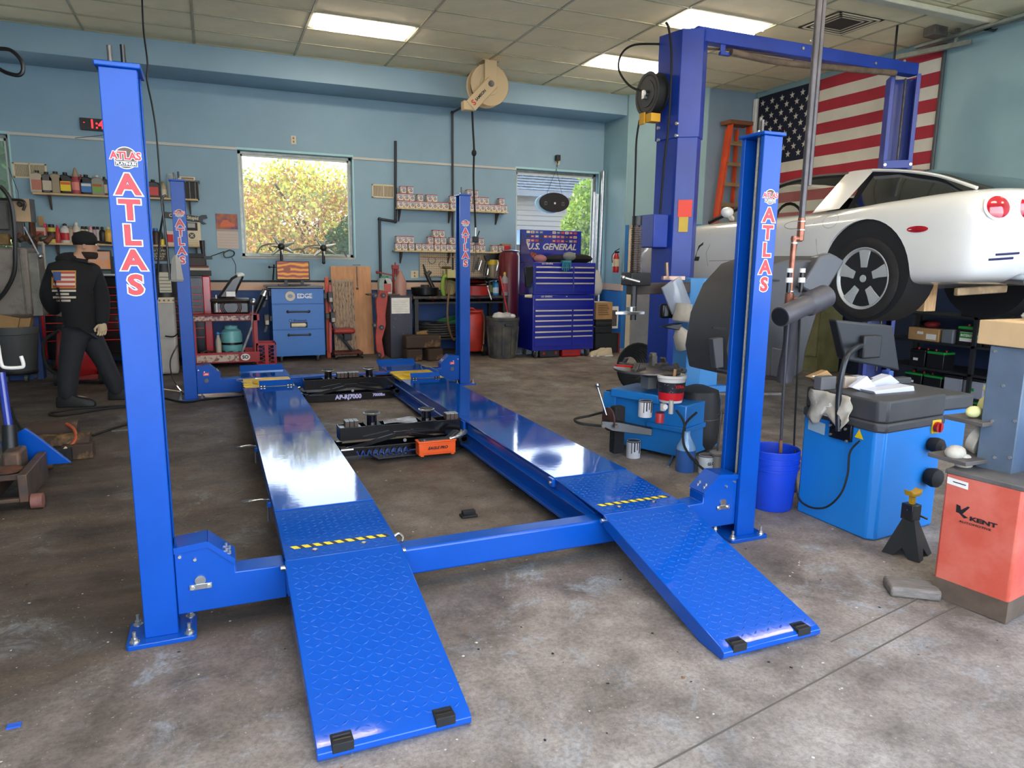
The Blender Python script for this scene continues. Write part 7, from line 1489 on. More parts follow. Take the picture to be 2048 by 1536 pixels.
# bead breaker
pts = [aty(1203, 842, 1.5), aty(1240, 845, 1.45), aty(1305, 858, 1.35), aty(1304, 872, 1.35), aty(1225, 862, 1.45), aty(1203, 852, 1.5)]
cobj(MB().add(pts + [p + Vector((.03, .05, 0)) for p in pts], [(0, 1, 2, 3, 4, 5), (11, 10, 9, 8, 7, 6)] + [(i, (i + 1) % 6, 6 + (i + 1) % 6, 6 + i) for i in range(6)]), 'bead_breaker_arm', BLACK, bevel=.004)
cobj(MB().lathe([(.02, -.012), (.09, -.006), (.09, .006), (.02, .012)], 24, aty(1217, 838, 1.55), axis='x'), 'bead_breaker_blade', mat('blade_brown', '4A2E28', .5))
for px, py in ((1206, 850), (1232, 852)): p = aty(px, py, 1.42); cobj(MB().cyl(p, p + Vector((-.01, -.03, 0)), .016, n=14), 'pivot_pin', DSTEEL)
cobj(MB().cyl(aty(1195, 773, 1.62), aty(1213, 830, 1.55), .008).ball(aty(1195, 770, 1.62), .02, 12), 'lever', STEEL)
cobj(MB().box(aty(1231, 860, 1.6).x - .03, aty(1231, 860, 1.6).x + .06, 1.56, 1.64, fz(1.6) + .05, fz(1.6) + .42), 'rubber_guard', mat('ribbed_rubber', '1A1A1C', .8, bump=.8, bscale=30), bevel=.01)
p = aty(1335, 820, 1.28); cobj(MB().cyl(p + Vector((.03, 0, -.03)), p + Vector((.03, 0, .07)), .018).cyl(p + Vector((-.04, 0, .0)), p + Vector((-.04, 0, .05)), .022), 'air_regulator', mat('regulator_cream', 'B8B4AC', .5)); cobj(MB().cyl(p + Vector((-.04, -.03, .03)), p + Vector((-.04, -.022, .03)), .02, n=18), 'gauge', WHITE)
tag(MB().tube(spline([aty(1178, 832, 1.7), aty(1150, 838, 1.7), aty(1158, 846, 1.6), aty(1185, 850, 1.55), aty(1205, 852, 1.5)], 6), .01, 8).tube(spline([aty(1178, 832, 1.7), aty(1205, 825, 1.8), aty(1232, 822, 1.85)], 5), .01, 8).obj('looped_hose', RUBBER, None), 'black hose looping on the floor left of the tyre changer', 'hose')
tag(MB().tube(spline([aty(1352, 820, 1.25), aty(1368, 845, 1.2), aty(1372, 890, 1.15), aty(1395, 925, 1.1), aty(1412, 940, 1.05)], 6), .009, 8).tube(spline([aty(1393, 825, 1.25), aty(1370, 850, 1.2), aty(1368, 890, 1.12), aty(1392, 925, 1.06), aty(1412, 942, 1.0)], 6), .009, 8).obj('air_hoses', RUBBER, None), 'pair of crossing black air hoses in front of the tyre changer', 'hose')
# bucket of paste, cans
def bucket_at(px, py, Y, name, lb, r, h, m, cat='bucket'): return thing(name, lb, cat, tuple(aty(px, py, Y)))
pb = bucket_at(1341, 803, 1.45, 'paste_bucket', 'white bucket with black and red label on the tyre changer', 0, 0, None)
MB().lathe([(.085, 0), (.088, .01), (.107, .185), (.114, .19), (.114, .21), (.108, .212), (.10, .19), (.10, .185)], 30).obj('pail', WHITE, pb)
MB().lathe([(.0975, .08), (.1065, .16), (.1075, .16), (.0985, .08)], 30, ring=True).obj('label_dark', mat('label_dark', '26262C', .4, second='8A8A90', scale=60, lo=.6, hi=.64), pb); MB().lathe([(.091, .02), (.0972, .08), (.0985, .08), (.0925, .02)], 30, ring=True).obj('label_red', REDI, pb)
MB().lathe([(.001, .188), (.10, .19)], 26).obj('paste', mat('grey_paste', '6A6450', .7), pb); MB().cyl((.02, 0, .18), (.03, 0, .25), .012).obj('brush_handle', WOOD, pb)
text('XTRA', 'label_lettering', .03, REDI, pb, (0, -.1075, .13), bold=.04); MB().bar((-.115, 0, .2), (-.1, 0, .2), .02).bar((.1, 0, .2), (.118, 0, .2), .02).obj('handle_lug', WHITE, pb)
def can_(px, py, Y, r, h, body, top, lb, drip=True):
    t = thing('paint_can', lb, 'can', tuple(aty(px, py, Y)) if Y else tuple(atf(px, py))); MB().lathe([(r, 0), (r, h * .96), (r * .95, h), (r * .8, h * .97)], 24).obj('can', cmat(body, .4), t); MB().lathe([(r * 1.01, h * .93), (r * 1.03, h * .98), (r * .8, h * 1.0), (.001, h * .99)], 24).obj('lid', cmat(top, .4), t)
    if drip:
        for k in range(5): a_ = -PI / 2 + (k - 2) * .4; x, y = r * 1.005 * math.cos(a_), r * 1.005 * math.sin(a_); MB().bar((x, y, h * .95), (x * 1.0, y, h * (.3 + .1 * (k % 3))), .006 + .004 * (k % 2), .003, up=(math.cos(a_), math.sin(a_), 0)).obj('paint_drip', INK, t)
    return t
can_(1290, 833, 1.5, .052, .125, 'C8C8CC', '3A3634', 'white paint can with black drips standing on the ledge of the tyre changer')
can_(1319, 845, 1.4, .033, .08, 'B83038', '2A2A2A', 'small red and black can beside the drip-stained can on the tyre changer', False)
can_(1266, 914, 0, .055, .135, 'C8C8CC', '3A3634', 'white paint can with black drips on the floor in front of the tyre changer')
t = can_(1411, 945, 0, .055, .135, 'C4CACC', '5A5654', 'white cement can on the floor between the blue jug and the steel plunger', False); text('GLO', 'can_lettering', .03, INK, t, (0, -.057, .08), bold=.02)
p = atf(1378, 945); t = thing('fluid_jug', 'clear plastic jug of blue fluid on the floor by the tyre changer', 'jug', (p.x, p.y + .05, p.z)); JB2 = mat('blue_fluid', '2C5A9C', .15, coat=.6); rr = .072
MB().loft([[Vector((a_ * q, b_ * q, z)) for a_, b_ in circ(1, 18)] for z, q in ((0, rr * .95), (.01, rr), (.165, rr))]).obj('fluid', JB2, t); MB().loft([[Vector((a_ * q, b_ * q, z)) for a_, b_ in circ(1, 18)] for z, q in ((.165, rr), (.19, rr * .95), (.26, rr * .45), (.28, rr * .35), (.30, rr * .35))]).obj('shoulder', mat('jug_pale_blue', '7AA0C8', .2, coat=.6), t)
p = atf(1425, 925); t = thing('black_tank', 'black air tank behind the steel plunger beside the tyre changer', 'tank', (p.x + .1, p.y + .35, fz(p.y + .3))); MB().lathe([(.14, .03), (.175, .08), (.18, .15), (.18, .42), (.16, .5), (.05, .54)], 32).obj('tank', mat('tank_black_matt', '242426', .55, bump=.15, bscale=60), t); MB().lathe([(.181, .28), (.184, .28), (.184, .285), (.181, .285)], 30, ring=True).obj('weld_band', DSTEEL, t)
p = atf(1432, 948); t = thing('bead_seater', 'steel plunger-like rod with round collar standing by the right lift post', 'tool', (p.x, p.y, p.z)); MB().lathe([(.03, 0), (.032, .14), (.05, .15), (.055, .165), (.04, .175)], 22).obj('base', mat('cast_grey', '9A9690', .45, .4), t); MB().cyl((0, 0, .17), (.01, 0, .40), .007).cyl((.01, 0, .40), (.012, 0, .47), .011).bar((-.03, 0, .445), (.05, 0, .452), .005).obj('rod', DSTEEL, t)
tag(MB().cyl(atf(1336, 936) + Vector((0, 0, .01)), atf(1353, 905) + Vector((0, 0, .05)), .009).obj('steel_bar', STEEL, None), 'short bright steel bar propped on the floor left of the blue jug', 'bar')
# bags hanging on the column
t = thing('plastic_bag', 'clear ziplock bag hanging from the tyre changer arm', 'bag', tuple(aty(1352, 590, 1.9)), rot=(0, R(-28), 0)); MB().loft([[Vector((x, y, z)) for x, y in ((-.10, -.008), (0, -.02 - .02 * w_), (.10, -.008), (.10, .008), (0, .02), (-.10, .008))] for z, w_ in ((.12, 0), (.04, 1), (-.08, 1), (-.13, 0))]).obj('bag', mat('ziplock', 'AEB8C8', .12, alpha=.55, coat=.8), t)
for k, (px, py, rx_, h_, lb, ry) in enumerate(((1365, 625, .085, .15, 'upper dirty plastic bottle hooked on the tyre changer column', 5), (1364, 675, .08, .19, 'lower tilted dirty plastic bottle hooked on the tyre changer column', -24))):
    t = thing('plastic_bottle', lb, 'bottle', tuple(aty(px, py, 1.88)), rot=(0, R(ry), 0)); MB().loft([[Vector((a_ * q, b_ * q * .8, z)) for a_, b_ in circ(1, 18)] for z, q in ((-h_ * .5, rx_ * .85), (-h_ * .42, rx_), (h_ * .15, rx_ * .9), (h_ * .5, rx_ * (.95 if k == 0 else .3)))]).obj('bottle', mat('dirty_plastic', 'B4AEA2', .5, var=.1, scale=8), t, smooth=50)
t = thing('rubber_grip', 'black moulded wedge stuck on the tyre changer column', 'wedge', tuple(aty(1335, 622, 1.95))); MB().box(-.07, .07, -.03, .03, -.06, .06).obj('wedge', BLACK, t, bevel=.02)
t = thing('paddle', 'flat black paddle hooked below the wedge on the tyre changer', 'paddle', tuple(aty(1340, 653, 1.9))); MB().prism([(-.1, 0), (.06, -.03), (.09, .03), (.0, .02)], 'xz', -.05, .03).obj('blade', BLACK, t, bevel=.006)
m = MB()
for k in range(9): m.tube([(math.cos(a_) * (.27 - .02 * k), (.02 * k - .1) + math.sin(a_) * .03, .29 + math.sin(a_) * (.27 - .02 * k)) for a_ in [i * PI / 14 for i in range(28)]], .013, 7, closed=True)
p = atf(1262, 800); tag(m.obj('hose_coil', RUBBER, None), 'large coil of black hose standing behind the tyre changer turntable', 'hose').location = (p.x + .3, p.y + .45, fz(p.y + .45))
tag(MB().bar(aty(1232, 731, 1.68), aty(1266, 733, 1.7), .03, .014).bar(aty(1262, 736, 1.7), aty(1284, 738, 1.72), .01).obj('red_pliers', RED, None), 'red-handled pliers lying on the turntable rim', 'pliers')

# ================================================================ WHEEL BALANCER
bl = thing('wheel_balancer', 'bright blue wheel balancer with black tray top and monitor on a bent arm', 'wheel balancer', (3.95, 0, 0)); BB = mat('balancer_blue', '1A7ACC', .42, var=.03, scale=2)
foot = [(3.65, .24), (3.66, -.26), (3.70, -.30), (4.24, -.24), (4.24, .26)]
MB().prism(foot, 'xy', -.002, .645).obj('cabinet', BB, bl, bevel=.012, world=True)
def grow(poly, d): cx = sum(p[0] for p in poly) / len(poly); cy = sum(p[1] for p in poly) / len(poly); return [(cx + (x - cx) * (1 + d), cy + (y - cy) * (1 + d)) for x, y in poly]
TG = mat('balancer_tray_grey', '3E3E40', .5, var=.1, scale=6)
MB().prism(grow(foot, .03), 'xy', .62, .675).prism(grow(foot, .0), 'xy', .675, .80).obj('tray_top', TG, bl, bevel=.012, world=True)
MB().box(4.17, 4.50, -.2, .26, .42, .70).obj('side_housing', BB, bl, bevel=.01, world=True); MB().box(4.16, 4.52, -.22, .28, .69, .78).obj('housing_lid', TG, bl, bevel=.015, world=True)
p = aty(1866, 852, -.24); MB().box(p.x - .035, p.x + .04, -.262, -.24, p.z - .04, p.z + .04).obj('switch_plate', YEL, bl, world=True, bevel=.003); MB().cyl((p.x, -.262, p.z), (p.x, -.285, p.z), .03, n=20).box(p.x - .006, p.x + .006, -.295, -.284, p.z - .025, p.z + .025).obj('rotary_switch', RED, bl, world=True)
for k, (px, py, r) in enumerate(((1862, 888, .042), (1857, 952, .052))): p = aty(px, py, -.26); MB().lathe([(.02, .0), (r, .02), (r * 1.1, .045), (r, .07), (r * .8, .1)], 26, (p.x, p.y - .08, p.z), axis='y').obj('balancing_cone', RUBBER, bl, world=True)
m = aty(1680, 870, 0); x_ = 3.64
a0, a1, a2 = atx(1663, 840, x_), atx(1697, 880, x_), atx(1712, 860, x_)
MB().box(x_ - .012, x_ + .01, a1.y - .02, a0.y, a1.z - .01, a0.z).obj('arm_bracket', BLACK, bl, world=True, bevel=.003)
for px, py in ((1664, 850), (1694, 858), (1664, 868), (1696, 882)): p = atx(px, py, x_); MB().cyl(p, p + Vector((-.018, 0, 0)), .008, n=8).obj('bracket_bolt', BOLT, bl, world=True)
MB().tube(spline([atx(1677, 862, x_ - .03), atx(1677, 800, x_ - .03), atx(1684, 745, x_ - .02), atx(1695, 712, x_ + .03), aty(1712, 696, .05), aty(1724, 690, .12)], 7), .017, 12).obj('monitor_arm', mat('arm_satin_black', '2A2C30', .3, .3), bl, world=True)
Q = [aty(1672, 640, .12), aty(1787, 652, .12), aty(1800, 742, .14), aty(1690, 720, .14)]
q0 = MB().add([Vector(p) for p in Q] + [Vector(p) + Vector((.03, .09, .0)) for p in Q], [(0, 1, 2, 3), (4, 5, 6, 7), (0, 1, 5, 4), (1, 2, 6, 5), (2, 3, 7, 6), (3, 0, 4, 7)])
q0.obj('monitor', mat('monitor_back', '26282C', .5), bl, world=True, bevel=.012); C_ = (Q[0] + Q[1] + Q[2] + Q[3]) / 4
MB().box(C_.x - .09, C_.x + .06, .09, .13, C_.z - .08, C_.z + .06).obj('vesa_mount', mat('mount_black', '1A1A1C', .5), bl, world=True, bevel=.01)
p = aty(1722, 857, -.2); pt = atx(1716, 860, 3.652)
MB().add([atx(1709, 874, 3.652), atx(1727, 880, 3.652), atx(1719, 858, 3.652)], [(0, 1, 2)]).obj('warning_triangle', YEL, bl, world=True); 
pts = [(3.675, y, z) for y, z in ((.2, .61), (.07, .60), (.07, .53), (.2, .54))]; MB().add([(3.646, y, z) for _, y, z in pts] , [(0, 1, 2, 3)]).obj('rating_plate', mat('plate_pale_blue', '9AB0BC', .4), bl, world=True, smooth=None)
tag(MB().tube(spline([atx(1719, 882, 3.63), atx(1700, 905, 3.62), atx(1695, 950, 3.61), atx(1680, 990, 3.6), atx(1650, 1015, 3.6), atx(1615, 1012, 3.6), atx(1594, 985, 3.62), atx(1590, 900, 3.62)], 7), .006, 8).obj('balancer_cord', RUBBER, None), 'black power cord drooping across the blue side of the wheel balancer', 'cord')
def paper(name, lb, cat, Qs, m, th=.02):
    V_ = [Vector(q) for q in Qs]; n_ = (V_[1] - V_[0]).cross(V_[2] - V_[0]).normalized() * th; return tag(MB().add(V_ + [v + n_ for v in V_], [(0, 1, 2, 3), (4, 5, 6, 7), (0, 1, 5, 4), (1, 2, 6, 5), (2, 3, 7, 6), (3, 0, 4, 7)]).obj(name, m, None, bevel=.003), lb, cat)
PW_ = mat('paper_lilac_white', 'CACCDA', .7); 
paper('parts_carton', 'white carton lying at the front edge of the balancer tray', 'box', [aty(1748, 783, -.1), aty(1828, 772, -.1), aty(1830, 784, -.1), aty(1756, 794, -.1)], PW_, .1)
paper('parts_carton', 'white carton tilted behind the front one on the balancer tray', 'box', [aty(1745, 765, .05), aty(1782, 750, .05), aty(1800, 765, .05), aty(1756, 783, .05)], PW_, .07)
paper('parts_carton', 'slanting white carton in the middle of the balancer tray', 'box', [aty(1703, 775, .0), aty(1735, 752, .0), aty(1758, 780, .0), aty(1735, 787, .0)], PW_, .03)
paper('parts_carton', 'white and brown open carton at the left corner of the balancer tray', 'box', [aty(1622, 755, .2), aty(1655, 741, .2), aty(1680, 765, .2), aty(1652, 775, .2)], CARD, .05)
paper('paper_flap', 'white flap of the open carton beside the monitor arm', 'flap', [aty(1622, 753, .18), aty(1652, 773, .18), aty(1655, 768, .18), aty(1626, 750, .18)], WHITE, .02)
for k, (px, py, w_, h_, c_) in enumerate(((1695, 722 + 40, .05, .05, 'B8A898'), (1712, 748, .05, .05, 'B0B0B4'), (1740, 748, .05, .03, '2A2A30'), (1775, 745, .02, .07, '2A4A8A'), (1650, 765, .06, .06, '5A5A5C'), (1800, 752, .07, .02, '3A3A3C'))):
    p = aty(px, py, .12); t = thing('small_part', ['tan', 'grey-white', 'dark', 'blue', 'dull grey', 'black flat'][k] + ' small part in the clutter on the balancer tray', 'part', (p.x, p.y, .80)); MB().box(-w_, w_, -.03, .03, 0, h_ + .02).obj('item', cmat(c_, .6), t, bevel=.006)
RG = mat('rag_cream', 'B8B0A0', .9, var=.1, scale=12)
g = MB(); n_ = 9
for i in range(n_):
    for j in range(n_):
        y = .17 - .30 * i / (n_ - 1); z = .80 - .17 * j / (n_ - 1) * (1 + .25 * math.sin(i * 1.3)); g.v.append((3.632 - .014 * math.sin(i * 1.7 + j) - .02, y, z))
g.f = [(i * n_ + j, i * n_ + j + 1, (i + 1) * n_ + j + 1, (i + 1) * n_ + j) for i in range(n_ - 1) for j in range(n_ - 1)]
o = g.obj('shop_rag', RG, None, smooth=80); tag(o, 'dirty cream cloth draped over the balancer tray edge behind the monitor arm', 'cloth'); sd_ = o.modifiers.new('solid', 'SOLIDIFY'); sd_.thickness = .006
paper('paper_bag', 'white paper sheet hanging over the left side of the balancer', 'paper', [atx(1632, 795, 3.615), atx(1667, 806, 3.615), atx(1664, 836, 3.61), atx(1630, 826, 3.61)], PAPER, .004)
# grey plastic wheel hood behind the balancer
hd = thing('wheel_hood', 'big dark grey plastic wheel guard hood standing behind the right lift post', 'wheel guard', (4.3, .75, fz(.7))); HG = mat('hood_grey', '3C3C3F', .5, var=.06, scale=3, bump=.06)
Yh = .8; prof = [(1432, 745), (1424, 700), (1436, 630), (1462, 570), (1500, 528), (1545, 512), (1640, 512), (1652, 530), (1620, 600), (1590, 700), (1584, 745), (1560, 762), (1470, 752)]
V_ = [aty(px, py, Yh) for px, py in prof]; n_ = len(V_); ct_ = sum(V_, Vector()) / n_
wobj(MB().add([ct_ + (v - ct_) * .93 + Vector((0, -.12, 0)) for v in V_] + V_ + [v + Vector((0, .3, 0)) for v in V_], [tuple(range(n_)), tuple(range(3 * n_ - 1, 2 * n_ - 1, -1))] + [(k * n_ + i, k * n_ + (i + 1) % n_, (k + 1) * n_ + (i + 1) % n_, (k + 1) * n_ + i) for k in (0, 1) for i in range(n_)]), 'shell', HG, hd, bevel=.012)
for Qp in (((1426, 678), (1447, 675), (1448, 735), (1432, 738)), ((1545, 695), (1580, 702), (1578, 760), (1540, 752))):
    V_ = [aty(px, py, Yh - .125) for px, py in Qp]; wobj(MB().add(V_ + [v + Vector((0, .05, 0)) for v in V_], [(0, 1, 2, 3), (4, 5, 6, 7), (0, 1, 5, 4), (1, 2, 6, 5), (2, 3, 7, 6), (3, 0, 4, 7)]), 'raised_panel', mat('hood_panel', '46464A', .5), hd, bevel=.006)
for (a_, b_) in (((1530, 560), (1558, 561)), ((1425, 655), (1450, 658)), ((1432, 738), (1462, 744))): wobj(MB().bar(aty(*a_, Yh - .125), aty(*b_, Yh - .125), .012, .012), 'slot', INK, hd)
wobj(MB().cyl(aty(1500, 745, Yh + .1), (aty(1500, 745, Yh + .1).x, Yh + .1, fz(.9)), .03).bar(atf(1440, 800) + Vector((0, .3, .02)), atf(1600, 800) + Vector((0, .3, .02)), .05, .03), 'stand', DSTEEL, hd)
V_ = [aty(px, py, .62) for px, py in ((1602, 575), (1640, 512), (1662, 506), (1675, 512), (1690, 522), (1650, 590), (1622, 585))]; n_ = 7
tag(MB().add(V_ + [v + Vector((.02, .10, 0)) for v in V_], [tuple(range(n_)), tuple(range(2 * n_ - 1, n_ - 1, -1))] + [(i, (i + 1) % n_, n_ + (i + 1) % n_, n_ + i) for i in range(n_)]).obj('exhaust_cone', mat('cone_grey', '4E5056', .35, var=.05), None, bevel=.015), 'dark grey flared exhaust adaptor beside the rear car wheel', 'exhaust adaptor')
n0, n1 = aty(1560, 634, .18), aty(1652, 592, .30); HGR = mat('exhaust_hose_grey', '47454A', .45, var=.08)
d = (n1 - n0).normalized(); pr = [n0 + (n1 - n0) * f for f in (0, .01, .55, .56)]; rs = [.058, .06, .06, .056]
for k in range(5): f = .60 + k * .09; pr += [n0 + (n1 - n0) * f, n0 + (n1 - n0) * (f + .04)]; rs += [.074, .058]
nzl = MB().tube(pr, rs, 22).obj('exhaust_nozzle', HGR, None); MB().cyl(n0 - d * .002, n0 + d * .001, .052, n=22).obj('dark_mouth_disc', INK, nzl)  # closed dark disc: shade inside the nozzle mouth put into colour
tag(nzl, 'grey tubular exhaust hose nozzle with ribbed end in front of the rear wheel', 'exhaust hose')
tag(MB().tube(spline([aty(1585, 635, .42), aty(1582, 690, .46), aty(1572, 740, .5), aty(1570, 765, .5)], 5), .05, 16).obj('exhaust_downpipe', HGR, None), 'dark exhaust hose hanging down behind the ribbed nozzle', 'exhaust hose')
# blue bucket
p = Vector((3.60, .34, fz(.34))); bk_ = thing('blue_bucket', 'royal blue plastic bucket between the right lift post and the wheel balancer', 'bucket', (3.55, .36, fz(.36))); BU = mat('bucket_blue', '1240C0', .4, var=.04)
MB().lathe([(.125, 0), (.13, .01), (.148, .26), (.156, .262), (.156, .27), (.149, .272), (.15, .295), (.157, .297), (.157, .305), (.15, .307), (.151, .33), (.158, .332), (.158, .34), (.152, .342), (.155, .38), (.15, .385), (.146, .38), (.125, .02), (.001, .015)], 40).obj('pail', BU, bk_)

# ================================================================ RED TYRE MACHINE AT THE RIGHT EDGE
rm_ = thing('red_floor_machine', 'faded red machine cabinet with grey steel column at the right edge', 'machine', (3.6, -1.0, -.016)); RM = mat('machine_faded_red', 'C0503C', .55, second='CC6A58', scale=4, bump=.05)
ft = [(3.407, -.861), (3.458, -1.174), (3.80, -1.12), (3.76, -.80)]
MB().prism(ft, 'xy', .06, .60).obj('cabinet', RM, rm_, bevel=.012, world=True); MB().prism(grow(ft, .004), 'xy', -.014, .085).obj('worn_base', mat('worn_brown_metal', '5A4A3C', .8, var=.2), rm_, world=True); MB().prism(grow(ft, .02), 'xy', .59, .612).obj('deck', mat('deck_grey', '5A5652', .6, var=.2), rm_, bevel=.004, world=True)
def side(px, py, off=.002):      # on the face turned to the camera
    A_ = Vector((3.407, -.861, 0)); B_3 = Vector((3.458, -1.174, 0)); u = (B_3 - A_).normalized(); n = Vector((u.y, -u.x, 0)); n = n if n.x < 0 else -n; P0 = A_ + n * off; dd = sight(px, py); return CAM + dd * ((P0 - CAM).dot(n) / dd.dot(n)), u, n
def sprint(name, qs, m, off=.002): MB().add([side(x, y, off)[0] for x, y in qs], [tuple(range(len(qs)))]).obj(name, m, rm_, world=True, smooth=None)
sprint('logo_mark', [(1913, 1008), (1921, 1012), (1922, 1020), (1936, 1013), (1940, 1015), (1925, 1028), (1936, 1036), (1928, 1037), (1918, 1026), (1912, 1024)], INK)
p_, u_2, n_2 = side(1966, 1045, .003); mt_ = Matrix(((u_2.x, 0, n_2.x, 0), (u_2.y, 0, n_2.y, 0), (0, 1, 0, 0), (0, 0, 0, 1)))
text('KENT', 'logo_lettering', .026, INK, rm_, p_, mt_, bold=.04, sx=1.7, world=True); text('AUTOMOTIVE', 'logo_lettering', .014, INK, rm_, side(1950, 1046, .003)[0] + Vector((0, 0, -.012)), mt_, sx=1.5, world=True)
sprint('rating_sticker', [(1895, 953), (1937, 966), (1936, 980), (1894, 966)], PAPER); sprint('sticker_print', [(1906, 962), (1932, 970), (1932, 972), (1906, 964)], INK, .003)
CGM = mat('column_grey_steel', '5E6C7C', .45, .3, var=.1, scale=5)
cl_ = [(3.575, -.88), (3.60, -1.03), (3.85, -1.0), (3.83, -.85)]
MB().prism(cl_, 'xy', .60, 1.18).obj('column', CGM, rm_, bevel=.005, world=True)
u3 = (Vector((3.60, -1.03, 0)) - Vector((3.575, -.88, 0)))
for px, py in ((1991, 703), (2007, 772), (1985, 842), (2030, 842), (2020, 915), (1990, 915)):
    dd = sight(px, py); n3 = Vector((u3.y, -u3.x, 0)).normalized(); P0 = Vector((3.575, -.88, 0)); p = CAM + dd * ((P0 - CAM).dot(n3) / dd.dot(n3)); n3 = n3 if n3.x < 0 else -n3; MB().cyl(p, p + n3 * .006, .007, n=10).obj('rivet', BOLT, rm_, world=True)
MB().cyl((3.72, -1.17, .02), (3.75, -1.17, .02), .035, n=18).obj('caster', RUBBER, rm_, world=True)
cb2 = thing('cardboard_box', 'pale cardboard box sitting on top of the grey steel column', 'box', (3.74, -.94, 1.182)); MB().box(-.17, .22, -.14, .12, 0, .11).obj('carton', mat('cardboard_pale', 'C8A87C', .8, var=.05), cb2, bevel=.004)
text('PART NO. 098', 'box_print', .022, mat('faint_print', 'A08A68', .8), cb2, (0, -.1415, .075), bold=.0); text('QUANTITY 1098', 'box_print', .022, MATS['faint_print'], cb2, (.0, -.1415, .04))
bgx = thing('parts_bag', 'clear bag of metal parts on the pale cardboard box', 'bag', (3.80, -.92, 1.293)); MB().ball((0, 0, .02), .06, 12, (1.2, .8, .4)).obj('bag', mat('bag_clear_grey', 'A8B0B0', .15, alpha=.7, coat=.6), bgx)
def shelfarm(px0, px1, py, Y, lb):
    a = aty(px0, py, Y); b = aty(px1, py, Y); return tag(MB().box(a.x, b.x, Y - .09, Y + .1, a.z - .02, a.z).obj('side_shelf', mat('side_shelf_grey', '5A5450', .6, var=.15), None, bevel=.003), lb, 'shelf'), a, b
for k, (px0, px1, py, lb) in enumerate(((1928, 1990, 838, 'upper bracket shelf on the left of the grey steel column'), (1895, 1985, 915, 'lower bracket shelf on the left of the grey steel column'))):
    o, a, b = shelfarm(px0, px1, py, -.84, lb)
    if k == 0:
        heap('yellow_sponge', 'pile of pale yellow sponges on the upper bracket shelf of the grey column', 'sponge', (b.x - .05, -.84, a.z), [('sponge', (0, 0, .05), .06, (1, .8, .9), mat('sponge_yellow', 'CCC88A', .9)), ('sponge', (.01, 0, .13), .05, (1, .8, .6), mat('sponge_yellow', 'CCC88A', .9)), ('sponge', (-.11, 0, .03), .035, (1.4, .8, .8), mat('sponge_yellow', 'CCC88A', .9))])
    else:
        t = thing('tape_roll', 'dirty white ring of tape on the lower bracket shelf', 'tape', (b.x - .09, -.84, a.z + .07), rot=(R(20), 0, 0)); MB().lathe([(.04, -.025), (.085, -.025), (.085, .025), (.04, .025)], 24, axis='y', ring=True).obj('ring', RG, t, bevel=.006)
        heap('dirty_rags', 'dirty crumpled rags at the left end of the lower bracket shelf', 'rag', (a.x + .05, -.84, a.z), [('rag', (0, 0, .02), .05, (1.1, .8, .7), RG), ('rag', (.04, -.02, -.03), .045, (1, .8, 1), RG)])
tag(MB().prism([(3.80, -1.3), (3.81, -.9), (4.1, -.85), (4.1, -1.3)], 'xy', .02, .85).obj('machine_housing', EB, None, bevel=.01), 'blue machine panel at the far right edge behind the red machine', 'machine panel')
# jack stand
p = Vector((3.735, -.47, -.008)); js = thing('jack_stand', 'black jack stand with yellow saddle in front of the wheel balancer', 'jack stand', tuple(p)); JS = mat('stand_black', '1C1C1E', .35, coat=.3)
for s in range(4):
    a_ = PI / 4 + s * PI / 2 + .35; b_ = a_ + PI / 2; r0, r1 = .135, .04; P = lambda a__, r_, z: (r_ * math.cos(a__), r_ * math.sin(a__), z)
    m = MB(); o1, o2 = P(a_, r0, 0), P(b_, r0, 0); t1_, t2_ = P(a_, r1, .20), P(b_, r1, .20); mid = tuple((o1[i] + o2[i]) / 2 for i in range(3)); mm = (mid[0] * .82, mid[1] * .82, .05)
    V_ = [Vector(q) for q in (o1, t1_, t2_, o2, tuple(.7 * Vector(o2) + .3 * Vector(o1) + Vector((0, 0, .0))), mm, tuple(.7 * Vector(o1) + .3 * Vector(o2)))]; i_ = [v * .96 for v in V_]
    m.add(V_ + i_, [(0, 1, 5, 6), (1, 2, 5), (2, 3, 4, 5), (7, 8, 12, 13), (8, 9, 12), (9, 10, 11, 12), (0, 6, 13, 7), (4, 3, 10, 11), (6, 5, 12, 13), (5, 4, 11, 12)]).obj('leg_plate', JS, js, smooth=None)
MB().box(-.035, .035, -.035, .035, .19, .28).bar((-.04, 0, .25), (.07, -.05, .20), .012).obj('collar', JS, js, bevel=.005); MB().box(-.012, .012, -.014, .014, .26, .32).prism([(-.045, .36), (-.03, .325), (.03, .325), (.045, .36), (.02, .345), (-.02, .345)], 'xz', -.025, .025).obj('saddle', mat('saddle_yellow', 'C89A18', .5), js, bevel=.004)
p = atf(1822, 1186); t = thing('wood_chock', 'weathered grey flat wooden block on the floor left of the red machine', 'wood block', tuple(p), rz=R(-35)); MB().box(-.11, .11, -.07, .07, 0, .05).obj('block', mat('grey_wood', '7A726A', .85, var=.2, scale=7, stretch=(2, 10, 10), bump=.4), t, bevel=.012)

